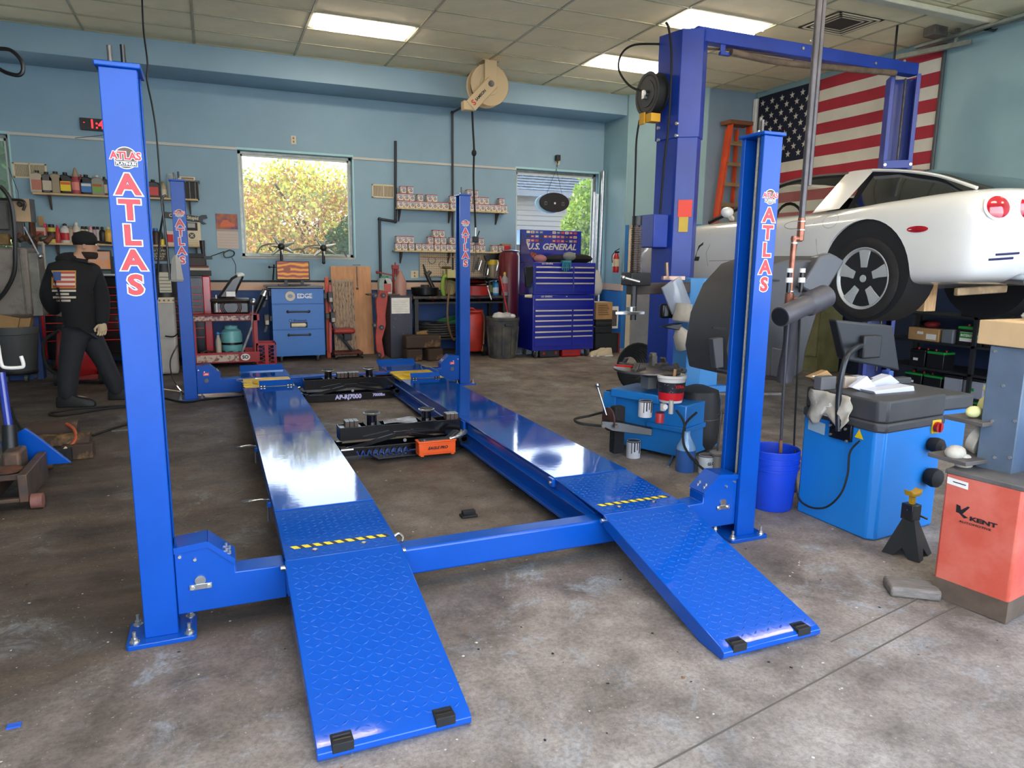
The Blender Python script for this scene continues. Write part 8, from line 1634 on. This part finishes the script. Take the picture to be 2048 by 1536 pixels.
# ================================================================ BATTERY RACK AND CABINETS ON THE RIGHT WALL
rk = thing('battery_rack', 'black steel rack holding car batteries below the raised car', 'rack', (8.0, 2.3, fz(2.3))); RX = 7.72; RKM = mat('rack_black', '1E2022', .5)
LV = [atx(1860, 825, RX).z, atx(1860, 782, RX).z, atx(1860, 737, RX).z, atx(1860, 683, RX).z, atx(1860, 628, RX).z]
for z in LV: wobj(MB().box(RX, 8.28, .9, 3.05, z - .025, z), 'shelf_deck', RKM, rk, smooth=None)
for y in (.95, 1.95, 3.0):
    for x in (RX, 8.24): wobj(MB().box(x, x + .04, y, y + .04, fz(y), LV[-1] + .35), 'upright', RKM, rk, smooth=None)
GRN = mat('battery_green', '1E8A3A', .4); BKB = mat('battery_black', '141517', .4)
def batt(px0, px1, lev, hpx, lb, top=GRN, bodym=BKB, tagc=None, logo=False):
    a = atx(px0, 720, RX + .03); b = atx(px1, 720, RX + .03); z = LV[lev]; w_ = abs(a.y - b.y) / 2; h_ = hpx; t = thing('car_battery', lb, 'battery', (RX + .12, (a.y + b.y) / 2, z), rz=R(-90)); w_ -= .006
    MB().box(-w_, w_, -.09, .09, 0, h_ * .86).obj('case', bodym, t, bevel=.005); MB().box(-w_ - .002, w_ + .002, -.092, .092, h_ * .86, h_).obj('lid', top, t, bevel=.004)
    MB().cyl((-w_ * .6, 0, h_), (-w_ * .6, 0, h_ + .02), .012).cyl((w_ * .6, 0, h_), (w_ * .6, 0, h_ + .02), .012).obj('terminals', RED, t)
    if tagc: MB().box(-w_ * .5, w_ * .1, -.093, -.09, h_ * .35, h_ * .5).obj('label', tagc, t)
    if logo: MB().box(-w_ * .8, w_ * .8, -.093, -.09, h_ * .2, h_ * .7).obj('label', WHITE, t); MB().box(-w_ * .8, w_ * .8, -.095, -.093, h_ * .38, h_ * .68).obj('label_band', GRN, t); text('INTERSTATE', 'label_lettering', .035, WHITE, t, (0, -.096, h_ * .52), bold=.02)
DG_ = mat('rack_grey_white', '9A9CA6', .5)
for a_ in [(1908, 1960, 3, .2, 'black battery with green lid and wide green label at the top of the rack', GRN, BKB, None, True), (1962, 2010, 3, .19, 'green-lidded battery right of the widely labelled one on the rack', GRN, BKB, None, True),
           (1818, 1850, 2, .19, 'black battery with small white tag on the second rack shelf', BKB, BKB, WHITE, False), (1852, 1888, 2, .19, 'battery with green lid strip beside the white-tagged one', GRN, BKB, None, False), (1892, 1930, 1, .21, 'left of two grey-cased batteries on the rack', BKB, DG_, None, False), (1932, 1975, 1, .21, 'right of two grey-cased batteries on the rack', BKB, DG_, GRN, False),
           (1812, 1848, 1, .17, 'green-topped battery at the left end of the lower rack', GRN, BKB, WHITE, False), (1850, 1888, 1, .17, 'second green-topped battery from the left on the lower rack', GRN, BKB, None, False), (1890, 1940, 0, .21, 'green-topped battery with white tag on the lowest rack shelf', GRN, BKB, WHITE, False), (1942, 1990, 0, .21, 'green-topped battery behind the bracket shelf on the lowest rack shelf', GRN, BKB, None, False), (1910, 1962, 4, .2, 'battery with green and white label above the rack under the rear tyre', GRN, BKB, None, True), (1820, 1880, 0, .18, 'dark battery on the lowest shelf left of the white-tagged one', BKB, BKB, None, False)]:
    batt(*a_[:5], top=a_[5], bodym=a_[6], tagc=a_[7], logo=a_[8])
a = atx(1815, 660, RX); b = atx(1876, 660, RX); t = thing('cardboard_tray', 'brown cardboard tray of parts at the top left of the battery rack', 'box', (RX + .12, (a.y + b.y) / 2, LV[3]), rz=R(-90)); w_ = (a.y - b.y) / 2; MB().box(-w_, w_, -.1, .1, 0, .14).obj('tray', CARD, t, bevel=.003); MB().box(-w_ * .4, w_ * .0, -.102, -.1, .07, .1).box(w_ * .2, w_ * .85, -.102, -.1, .02, .08).obj('labels', WHITE, t)
heap('jumper_cables', 'red and black cables heaped on the top left of the rack', 'cables', (RX + .15, (a.y + b.y) / 2, LV[3] + .15), [('cable', (0, 0, .03), .07, (1.5, 1, .6), mat('cable_red', '7A1C20', .6)), ('cable', (.05, .12, .03), .06, (1, 1.2, .6), BLACK)])
a = atx(1880, 660, RX); b = atx(1906, 660, RX); t = thing('grey_bin', 'small grey plastic bin between the cardboard tray and the batteries', 'bin', (RX + .12, (a.y + b.y) / 2, LV[3]), rz=R(-90)); w_ = (a.y - b.y) / 2 - .01; MB().box(-w_, w_, -.1, .1, 0, .15).obj('bin', mat('bin_grey', '6A7078', .5), t, bevel=.006)
lk = thing('locker', 'olive-cream steel locker standing against the right wall behind the pipes', 'locker', (8.12, 4.75, fz(4.7))); LK = mat('locker_olive', '8C8A5E', .5, second='7A744C', scale=5); LX = 7.9
z1 = 1.62
MB().box(LX, 8.3, 4.2, 5.35, fz(4.7), z1).obj('cabinet', LK, lk, world=True, bevel=.005)
for y0, y1 in ((4.22, 4.76), (4.79, 5.33)):
    d_ = MB().box(LX - .02, LX, y0, y1, .30, z1 - .02).obj('door', LK, lk, world=True, bevel=.004); MB().box(LX - .045, LX - .02, y0 + .45, y0 + .5, .95, 1.05).obj('handle', STEEL, lk, world=True, bevel=.004)
t = thing('wall_switch', 'white switch box on the wall between the locker and the black monitor', 'switch', tuple(atx(1664, 664, 8.3))); MB().box(-.02, .03, -.08, .08, -.1, .1).obj('box', WHITE, t, bevel=.006); MB().box(-.025, -.02, -.04, .03, -.06, .04).obj('face', BLACK, t)
tag(MB().tube([atx(1669, 590, 8.2), atx(1655, 735, 8.2)], .012, 6).obj('hanging_chain', BLACK, None), 'dark chain hanging down between the locker and the wall switch', 'chain')
# ================================================================ LEFT SIDE
MG = mat('machine_warm_grey', '8A8078', .5, .3, second='6A5A4C', scale=6, lo=.5, hi=.75)
t, r, h = drum('rubbish_bin', 'grey round bin on a wheeled dolly at the left edge under the steel tank', 'bin', -16, 85, 652, 765, GPLAST)
MB().lathe([(r * .78, .13), (r * .8, .14), (r * .97, h * .86), (r * 1.02, h * .87), (r * 1.02, h), (r * .97, h), (r * .76, .17)], 36).obj('shell', mat('bin_grey_plain', '4E5050', .65, bump=.05), t)
MB().lathe([(.02, .085), (r * .8, .085), (r * .84, .11), (r * .8, .13), (.02, .13)], 30).obj('dolly', BPLAST, t)
for k in range(5): a_ = k * 2 * PI / 5 + .3; MB().cyl((r * .7 * math.cos(a_) - .015, r * .7 * math.sin(a_), .04), (r * .7 * math.cos(a_) + .015, r * .7 * math.sin(a_), .04), .04, n=16).obj('caster', GPLAST, t)
o = MB().box(-.16, .06, -.1, .1, 0, .22).box(.0, .16, -.05, .13, .0, .26).obj('cardboard_scraps', CARD, None, bevel=.003); tag(o, 'brown cardboard scraps sticking out of the left grey bin', 'cardboard'); o.location = t.location + Vector((-.02, -.05, h - .09)); o.rotation_euler = (R(6), R(14), 0)
g_ = thing('oil_dispenser', 'large dull steel tank with rounded bottom corners at the left edge', 'tank', tuple(aty(30, 635, 6.6)))
Z_ = lambda py, Y=6.5: aty(30, py, Y).z - g_.location.z
X_ = lambda px, Y=6.5: aty(px, 560, Y).x - g_.location.x
xl, xr = X_(-60), X_(62); zb_2, zt_3 = Z_(638), Z_(494)
MB().loft([[Vector((xl + d_, -.16 + d_, z)), Vector((xr - d_, -.16 + d_, z)), Vector((xr - d_, .3, z)), Vector((xl + d_, .3, z))] for z, d_ in ((zb_2, .05), (zb_2 + .05, .0), (zt_3 - .02, .0), (zt_3, .02))]).obj('tank', MG, g_, bevel=.03)
MB().box(xr - .02, xr + .09, -.12, .2, zb_2 + .03, zt_3 - .06).box(xr - .07, xr - .055, -.17, -.155, zb_2 + .04, zt_3 - .02).obj('side_bracket', mat('galvanised', '7E7C74', .45, .6, var=.2), g_, bevel=.006)
MB().box(xl, xr - .15, -.2, -.1, zt_3 + .02, zt_3 + .14).obj('ochre_bar', mat('ochre_grease', '8A6A34', .6, second='4A3A2A', scale=7), g_, bevel=.008)
MB().box(xl, xr + .0, .05, .2, 0 - g_.location.z + fz(6.6), zb_2 + .1).obj('pedestal', mat('pedestal_blue', '1E3E7A', .5), g_)
for k in range(7): MB().cyl((xr - .12 + .05 * k, -.12, zt_3 + .05 + .02 * (k % 3)), (xr - .06 + .05 * k, -.05, zt_3 + .14 - .03 * (k % 2)), .028, n=10).obj('valve', DSTEEL if k % 2 else RUST, g_)
MB().bar((xr + .0, -.15, zt_3 + .22), (xr + .11, -.15, zt_3 - .08), .014).ball((xr + .12, -.15, zt_3 - .1), .028, 10).obj('lever', STEEL, g_)
MB().box(xl, X_(44), -.05, .2, Z_(478), Z_(398)).box(xl, X_(30), -.12, -.05, Z_(460), Z_(405)).obj('motor_housing', mat('motor_grey', '5E5C58', .5, .2, var=.2), g_, bevel=.012); MB().box(X_(34), X_(41), -.06, -.05, Z_(470), Z_(450)).obj('yellow_tag', YEL, g_)
sb_ = thing('switch_box', 'cream electrical box with black cable gland at the left edge', 'electrical box', tuple(aty(46, 444, 6.4))); w_ = .085; h_2 = aty(46, 398, 6.4).z - aty(46, 444, 6.4).z
MB().box(-w_, w_, -.05, .06, 0, h_2).obj('box', mat('box_cream', 'B89C78', .6, var=.1), sb_, bevel=.004); MB().box(w_, w_ + .03, -.04, .06, .0, h_2).obj('grey_side', GPLAST, sb_); MB().cyl((0, -.05, h_2 * .75), (0, -.10, h_2 * .77), .03, .022).obj('gland', BLACK, sb_)
Y4 = 6.25
for pts, r_, lb in (([(0, 372), (20, 400), (28, 450), (30, 500), (28, 545), (12, 580), (-10, 605)], .022, 'thick black hose curving down in front of the steel tank'), ([(46, 421), (50, 408), (44, 401), (20, 399), (0, 398)], .014, 'black cable arching into the cream electrical box')):
    tag(MB().tube(spline([aty(x, y, Y4) for x, y in pts], 6), r_, 8).obj('hose', mat('hose_satin_black', '1C1A18', .4), None), lb, 'hose')
tag(MB().tube([aty(17, 335, 7.8), aty(36, 383, 7.8), aty(37, 395, 7.6), aty(43, 410, 7.2)], .004, 5).obj('pull_cord', BLACK, None), 'thin pull cord slanting across the wall below the left register', 'cord')
bs = thing('dark_bottles', 'dark small shelf unit with bottles behind the steel tank', 'shelf', tuple(aty(62, 545, 7.6))); MB().box(-.14, .08, -.1, .1, -.0, .02).box(-.14, .08, -.1, .1, .38, .40).box(.06, .08, -.1, .1, 0, .62).obj('frame', RUST, bs)
for k in range(3): MB().cyl((-.1 + .07 * k, 0, .40), (-.1 + .07 * k, 0, .60 + .03 * k), .03, .015, 10).cyl((-.1 + .07 * k, 0, .02), (-.1 + .07 * k, 0, .2), .035, n=10).obj('bottle', [DRED, BLACK, GPLAST][k], bs)

# red drainer behind the man
p = atf(160, 770); t = thing('oil_drainer', 'red wheeled oil drainer standing behind the man', 'oil drainer', (p.x, p.y + .1, fz(p.y)))
MB().loft([[Vector((x * q, y * q, z)) for x, y in circ(.24, 20)] for z, q in ((.12, .8), (.2, 1), (.6, .8), (.72, .3))]).obj('tank', mat('drainer_red_gloss', 'A01C1E', .25, coat=.5), t, smooth=50)
for s in (-1, 1): MB().cyl((s * .22 - .02, -.08, .09), (s * .22 + .02, -.08, .09), .09, n=22).obj('wheel', RUBBER, t)
MB().box(-.2, .2, -.15, .15, .06, .12).obj('base', DRED, t, bevel=.01); MB().tube(spline([(-.15, -.1, .62), (-.3, -.12, .5), (-.3, -.12, .25), (-.2, -.12, .12)], 5), .018, 8).obj('hose', RUBBER, t)

# floor jack in the left foreground
p = atf(30, 1020); fj = thing('floor_jack', 'old blue trolley jack with white U handle at the left edge of the photo', 'jack', (-.86, 1.95, fz(1.95)))
JW = lambda m, n_, mm, **k: m.obj(n_, mm, fj, world=True, **k)
y0 = 1.9; OS = mat('jack_old_steel', '4A4440', .6, .4, second='6A5040', scale=9)
a, b = atf(0, 1022), atf(64, 1012); zf = fz(1.9)
JW(MB().box(-.98, -.93, 1.86, 2.4, zf + .05, zf + .2).box(-.80, -.75, 1.84, 2.4, zf + .05, zf + .22), 'side_frame', OS, bevel=.006)
JW(MB().box(-.98, -.76, 1.85, 1.89, zf + .05, zf + .075).box(-.97, -.78, 1.95, 2.15, zf + .16, zf + .20), 'cross_plate', OS, bevel=.006); JW(MB().lathe([(.02, -.01), (.075, 0), (.08, .015), (.02, .015)], 24, (-.88, 2.0, zf + .21)), 'saddle', RUST)
for x in (-.745, -1.02): JW(MB().cyl((x, 1.87, zf + .045), (x + .06, 1.87, zf + .045), .045, n=20), 'roller', mat('roller_rust', '8A5A50', .6, var=.2))
JW(MB().prism([(-1.0, zf + .3), (-.86, zf + .38), (-.78, zf + .3), (-.62, zf + .12), (-1.0, zf + .12)], 'xz', 2.42, 2.45), 'blue_plate', BLUE, bevel=.004)
h0, h1_ = aty(22, 915, 2.25), aty(13, 760, 2.35); JW(MB().cyl(h0, h0 + (h1_ - h0) * .42, .045, .04, n=18), 'handle_socket', BPLAST); JW(MB().cyl(h0 + (h1_ - h0) * .3, aty(2, 745, 2.35), .024, n=14), 'handle', mat('handle_blue', '2A3A9C', .25, coat=.5))
JW(MB().tube(spline([aty(-4, 690, 2.3), aty(2, 725, 2.3), aty(10, 735, 2.3), aty(40, 735, 2.3), aty(47, 730, 2.3), aty(42, 712, 2.3)], 5), .011, 8), 'white_handle_bar', WHITE); JW(MB().box(-.93, -.83, 2.1, 2.3, zf + .12, zf + .30), 'cylinder_block', OS, bevel=.02)
# logs and blocks
for k, (px0, px1, py, r_, Y, lb) in enumerate(((64, 158, 872, .085, 3.25, 'rear rough dark log lying on the floor beside the near left lift post'), (70, 182, 893, .085, 3.05, 'front rough dark log beside the near left lift post'))):
    a = aty(px0, py, Y); b = aty(px1, py, Y); z = fz(Y) + r_ + (.06 if k == 0 else 0); tag(MB().tube([(a.x + (b.x - a.x) * f, Y, z + .004 * math.sin(f * 9)) for f in (0, .15, .4, .7, .9, 1)], [r_ * .94, r_ * 1.02, r_ * .97, r_ * 1.03, r_, r_ * .95], 11).obj('log', DWOOD, None), lb, 'log')
for k, (px, py, w_, h_, lb, rib) in enumerate(((120, 922, .085, .10, 'ribbed black rubber block in front of the logs', 1), (158, 916, .1, .11, 'dark wooden block right of the ribbed rubber block', 0))):
    p = atf(px, py); t = thing('block', lb, 'block', tuple(p)); MB().box(-w_, w_, -.05, .08, 0, h_).obj('body', RUBBER if rib else DWOOD, t, bevel=.006)
    if rib:
        for q in range(6): MB().box(-w_ + .02 + q * .028, -w_ + .03 + q * .028, -.056, -.05, .01, h_ - .01).obj('rib', RUBBER, t)
p = atf(75, 945); t = thing('scrap_fittings', 'rusty pipe fittings on the floor behind the trolley jack', 'fittings', tuple(p)); MB().cyl((-.1, 0, .03), (.08, .06, .035), .03, n=12).cyl((-.0, -.12, .03), (.08, -.1, .03), .035, n=12).cyl((-.08, -.1, .03), (.0, -.1, .03), .02, n=10).obj('fitting', RUST, t)
tag(MB().tube(spline([aty(133, 848, 3.2), aty(147, 858, 3.1), aty(152, 875, 3.0), aty(143, 890, 2.95), aty(128, 900, 2.9)], 6), .012, 8).obj('orange_hose', mat('hose_orange', 'A84A2A', .5), None), 'short orange hose looped over the front log', 'hose')
tag(MB().bar(aty(121, 906, 2.88), aty(133, 895, 2.88), .02).obj('hose_tip', CREAM, None), 'cream nozzle tip at the end of the orange hose', 'nozzle')
def fhose(pts, r_, lb): tag(MB().tube(spline([atf(x, y) + Vector((0, 0, r_)) for x, y in pts], 6), r_, 8).obj('floor_hose', RUBBER, None), lb, 'hose')
fhose([(268, 812), (215, 815), (150, 820), (105, 827), (100, 831), (115, 833), (160, 828), (215, 819), (268, 815)], .010, 'long doubled black hose on the floor behind the near left lift post')
fhose([(185, 873), (215, 863), (270, 845)], .010, 'black hose crossing the floor from the logs to the near left lift post')
fhose([(22, 818), (30, 842), (45, 862), (62, 878)], .012, 'black hose curving down to the logs from the left')
tag(MB().box(-.1, .1, -.008, .008, 0, .012).obj('steel_strip', DSTEEL, None), 'thin metal strip on the floor left of the near left lift post', 'strip').location = atf(250, 861)
# hanging cords
def cordp(pts, r_, lb, Y): tag(MB().tube(spline([aty(x, y, Y) for x, y in pts], 6), r_, 7).obj('extension_cord', BLACK, None), lb, 'cord')
cordp([(284, -5), (287, 60), (295, 125), (294, 160), (305, 215), (313, 270), (320, 360), (322, 395)], .008, 'thin black cord hanging from the ceiling beside the near left post', 4.4)
cordp([(321, 390), (327, 420), (320, 470), (316, 540), (314, 600)], .010, 'left leg of the crossed black cords behind the near left post', 4.5)
cordp([(332, 390), (324, 400), (328, 440), (334, 490), (340, 560)], .010, 'right leg of the crossed black cords behind the near left post', 4.45)
cordp([(-5, 97), (20, 100), (40, 118), (46, 138), (38, 150), (15, 146), (-5, 136)], .014, 'loop of thick black hose at the top left corner', 3.2)

# ================================================================ THE MAN
man = thing('person', 'person in black hoodie with flag print on the back and black cap, walking right', 'person', (-.86, 5.02, fz(5.02)))
SKIN = mat('skin', 'B08468', .6); HOOD = mat('hoodie_black', '101012', .9, var=.2, scale=12, bump=.1, bscale=30); TRO = mat('trousers_charcoal', '1C1D22', .85, var=.15, scale=9, bump=.1, bscale=20); SHOE = mat('shoe_black', '121212', .6)
O_ = Vector((-.86, 5.02, fz(5.02)))
def skin(name, verts, edges, m, root=0, sub=2, sm=True):
    me = bpy.data.meshes.new(name); me.from_pydata([Vector(v[0]) - O_ for v in verts], edges, []); o = bpy.data.objects.new(name, me); COL.objects.link(o)
    md = o.modifiers.new('skin', 'SKIN'); md.use_smooth_shade = True; sv = me.skin_vertices[0].data
    for i, v in enumerate(verts): r_ = v[1]; sv[i].radius = r_ if isinstance(r_, tuple) else (r_, r_); sv[i].use_root = i == root
    s = o.modifiers.new('sub', 'SUBSURF'); s.levels = sub; s.render_levels = sub; dg = bpy.context.evaluated_depsgraph_get(); m2 = bpy.data.meshes.new_from_object(o.evaluated_get(dg)); bpy.data.objects.remove(o)
    m2.materials.clear(); m2.materials.append(m)
    for p in m2.polygons: p.use_smooth = True; p.material_index = 0
    q = bpy.data.objects.new(name, m2); COL.objects.link(q); q.parent = man; return q
P_ = lambda px, py, Y=5.05: aty(px, py, Y)
pel, sp1, che, nek, hed = P_(163, 648), P_(156, 600), P_(148, 548), P_(160, 513), P_(167, 490)
shl, ell, wrl = P_(112, 545, 5.0), P_(97, 595, 5.1), P_(112, 625, 5.32)
shr, elr, wrr = P_(188, 545, 5.12), P_(203, 598, 5.10), P_(203, 640, 5.0)
hpl, knl, anl = P_(150, 672, 4.98), P_(138, 735, 4.93), P_(134, 795, 4.93)
hpr, knr, anr = P_(178, 670, 5.12), P_(208, 722, 5.14), P_(236, 780, 5.16)
V1 = [(pel, .13), (sp1, .12), (che, .15), (nek, .055), (hed, .06), (shl, .06), (ell, .045), (wrl, .03), (shr, .06), (elr, .045), (wrr, .03), (hpl, .08), (knl, .055), (anl, .04), (hpr, .08), (knr, .055), (anr, .04)]
E1 = [(0, 1), (1, 2), (2, 3), (3, 4), (2, 5), (5, 6), (6, 7), (2, 8), (8, 9), (9, 10), (0, 11), (11, 12), (12, 13), (0, 14), (14, 15), (15, 16)]
skin('body', V1, E1, SKIN)
V2 = [(P_(163, 690), (.15, .13)), (P_(161, 645), (.195, .165)), (sp1, (.19, .16)), (che, (.20, .165)), (P_(155, 524), .11), (P_(157, 514), .085), (shl, .115), (ell, .092), (wrl, .07), (shr, .105), (elr, .09), (P_(203, 655, 5.0), .066)]
skin('hoodie', V2, [(0, 1), (1, 2), (2, 3), (3, 4), (4, 5), (3, 6), (6, 7), (7, 8), (3, 9), (9, 10), (10, 11)], HOOD, 3)
MB().ball(P_(143, 519, 5.1) - O_, .12, 16, (1.15, 1.1, .6)).obj('hood', HOOD, man, smooth=60)
V3 = [(P_(163, 640), (.15, .13)), (hpl, (.125, .12)), (knl, .098), (P_(133, 806, 4.93), .085), (hpr, (.125, .12)), (knr, .092), (P_(240, 792, 5.16), .078)]
skin('trousers', V3, [(0, 1), (1, 2), (2, 3), (0, 4), (4, 5), (5, 6)], TRO)
for a_, tx, Yf in ((anl, P_(165, 806, 4.9), 4.92), (anr, P_(254, 795, 5.16), 5.16)):
    b0_ = Vector((a_.x - .06, Yf, fz(Yf))); d = Vector((1, -.15, 0)).normalized(); n_ = Vector((-d.y, d.x, 0))
    MB().loft([[b0_ + d * s + n_ * (w_ * y) + Vector((0, 0, z * hh)) - O_ for y, z in ((-1, 0), (1, 0), (1.0, .5), (.5, 1), (-.5, 1), (-1, .5))] for s, w_, hh in ((-.03, .03, .09), (0, .045, .13), (.1, .045, .13), (.18, .05, .09), (.27, .045, .07), (.31, .025, .045))]).obj('shoe', SHOE, man, bevel=.008)
# head: skull, face towards +x, cap, beard
HC = P_(171, 489, 5.06) - O_; fd = Vector((1, .12, 0)).normalized(); sd2 = Vector((-fd.y, fd.x, 0)); UP = Vector((0, 0, 1))
def hp(f, s, u): return HC + fd * f + sd2 * s + UP * u
hd_ = MB().loft([[hp(math.cos(t_) * a + c_, math.sin(t_) * b, u) for t_ in [i * PI / 8 for i in range(16)]] for u, a, b, c_ in ((-.125, .045, .045, -.0), (-.11, .065, .055, .022), (-.07, .085, .068, .012), (-.02, .095, .074, .0), (.03, .098, .076, -.004), (.08, .09, .07, -.006), (.115, .05, .04, -.008))]).obj('head', SKIN, man, smooth=80, sub=1)
MB().add([hp(.09, -.014, -.045), hp(.09, .014, -.045), hp(.095, 0, .01), hp(.122, 0, -.038)], [(0, 1, 3), (1, 2, 3), (2, 0, 3), (0, 2, 1)]).obj('nose', SKIN, man, smooth=80); MB().ball(hp(-.01, -.074, -.02), .02, 10, (1, .5, 1.4)).obj('ear', SKIN, man)
for s in (-.03, .03): MB().ball(hp(.088, s, .0), .010, 8).obj('eye', WHITE, man)
MB().loft([[hp(math.cos(t_) * a + c_, math.sin(t_) * b, u) for t_ in [i * PI / 8 for i in range(16)]] for u, a, b, c_ in ((-.14, .05, .045, .03), (-.12, .072, .062, .025), (-.09, .086, .070, .014), (-.07, .086, .068, .004))], cap=True).obj('beard', mat('beard_dark', '2A1C16', .9), man, smooth=80)
MB().loft([[hp(math.cos(t_) * a - .004, math.sin(t_) * b, u) for t_ in [i * PI / 8 for i in range(16)]] for u, a, b in ((-.005, .098, .079), (.03, .108, .086), (.07, .106, .085), (.11, .08, .066), (.13, .02, .02))]).obj('cap', mat('cap_black', '0E0E10', .9), man, smooth=80)
MB().loft([[hp(.075 + s * 1.15, y * w_, .03 - s * .1 + z) for y, z in ((-1, -.012), (-.5, .012), (.5, .012), (1, -.012), (.5, -.008), (-.5, -.008))] for s, w_ in ((0, .075), (.06, .068), (.11, .045), (.13, .02))]).obj('cap_peak', MATS['cap_black'], man, smooth=60)
GLV = mat('glove_cream', 'B8A484', .8)
palm = wrr + Vector((.0, -.01, -.055)); hv = [(wrr, (.03, .022)), (palm + Vector((0, 0, -.03)), (.04, .022))]
HB = MB().loft([[palm - O_ + Vector((x * w_, y * .02, z)) for x, y in circ(1, 10)] for z, w_ in ((.05, .03), (.0, .042), (-.045, .045), (-.055, .03))])
HB.obj('glove', GLV, man, smooth=60)
for k in range(4): x = -.03 + k * .02; MB().tube([palm - O_ + Vector((x, 0, -.04)), palm - O_ + Vector((x - .005, -.005, -.075)), palm - O_ + Vector((x - .015, -.02, -.10 + .006 * abs(k - 1.5)))], [.0115, .010, .008], 8).obj('finger', GLV, man)
MB().tube([palm - O_ + Vector((-.035, -.01, .0)), palm - O_ + Vector((-.06, -.03, -.03)), palm - O_ + Vector((-.055, -.04, -.055))], [.012, .011, .008], 8).obj('thumb', GLV, man)
lpm = wrl + Vector((.03, .06, -.01)); MB().ball(lpm - O_, .045, 10, (1.1, .8, .8)).obj('left_glove', GLV, man, smooth=60)
for k in range(4): MB().tube([lpm - O_ + Vector((.02, .02, .02 - .016 * k)), lpm - O_ + Vector((.06, .04, .018 - .016 * k)), lpm - O_ + Vector((.07, .02, .01 - .016 * k))], .009, 6).obj('finger', GLV, man)
# print on the back of the hoodie, laid on the cloth by rays
hdy = [o for o in bpy.data.objects if o.parent == man and o.name.startswith('hoodie')][0]; bpy.context.view_layer.update()
def on_cloth(px, py, off=.006):
    d = sight(px, py); ok, loc, n_, _ = hdy.ray_cast(CAM - O_, d.normalized()); return (loc - d.normalized() * off) if ok else (aty(px, py, 4.87) - O_)
def patch(name, px0, py0, px1, py1, m, off=.006, n=6):
    V_ = [on_cloth(px0 + (px1 - px0) * i / n, py0 + (py1 - py0) * j / 2, off) for i in range(n + 1) for j in range(3)]
    return MB().add(V_, [(i * 3 + j, i * 3 + j + 1, (i + 1) * 3 + j + 1, (i + 1) * 3 + j) for i in range(n) for j in range(2)]).obj(name, m, man, smooth=80, fixn=False)
patch('print_border', 103, 541, 152, 577, mat('print_gold', 'C89038', .8), .005); 
for k in range(7): patch('print_stripe', 106, 543 + k * 4.6, 150, 543 + (k + 1) * 4.6, mat('print_red', 'A84A40', .8) if k % 2 == 0 else mat('print_white', 'C8B8A8', .8), .008)
patch('print_canton', 106, 543, 122, 561, mat('print_navy', '3A4A78', .8), .010)
for k, (a_, b_) in enumerate(((104, 152), (112, 138), (106, 152), (113, 141))): patch('print_line', a_, 579.5 + k * 6.6, b_, 583.5 + k * 6.6, MATS['print_white'], .006)

# ================================================================ LITTER ON THE FLOOR
random.seed(21)
for nm, c, n, lb in (('paint_chips', 'C8C0B4', 260, 'scattered pale chips and crumbs on the concrete floor'), ('dark_crumbs', '1E1A18', 160, 'scattered dark crumbs and grit on the concrete floor'), ('dead_leaves', '7A5A3A', 26, 'a few dead leaf scraps on the concrete floor')):
    b = MB()
    for _ in range(n):
        x = random.uniform(-1.6, 5.2); y = random.uniform(-1.6, 6.2) if random.random() < .6 else random.uniform(-1.4, 1.0); s = random.uniform(.002, .007) * (1.9 if 'leaves' in nm else 1)
        z = fz(y) + .0015; k = 5; a0_ = random.random() * 6; V_ = [(x + s * random.uniform(.6, 1.5) * math.cos(a0_ + i * 2 * PI / k), y + s * random.uniform(.6, 1.5) * math.sin(a0_ + i * 2 * PI / k), z + random.uniform(0, .001)) for i in range(k)]
        b.add(V_ + [(x, y, z + s * .35)], [(i, (i + 1) % k, k) for i in range(k)])
    o = b.obj(nm, cmat(c, .8), None, smooth=None, fixn=False); tag(o, lb, 'litter'); o['kind'] = 'stuff'
tag(MB().tube(spline([atf(460, 991), atf(475, 985), atf(489, 978)], 3), .003, 5).obj('twig', mat('twig_brown', '8A7658', .8), None), 'thin bent twig on the floor left of the left runway', 'twig')
tag(MB().box(-.02, .02, -.012, .012, 0, .006).obj('blue_scrap', mat('scrap_blue', '2A5AC0', .5), None), 'small blue scrap on the floor at the far left foreground', 'scrap').location = atf(28, 1453)
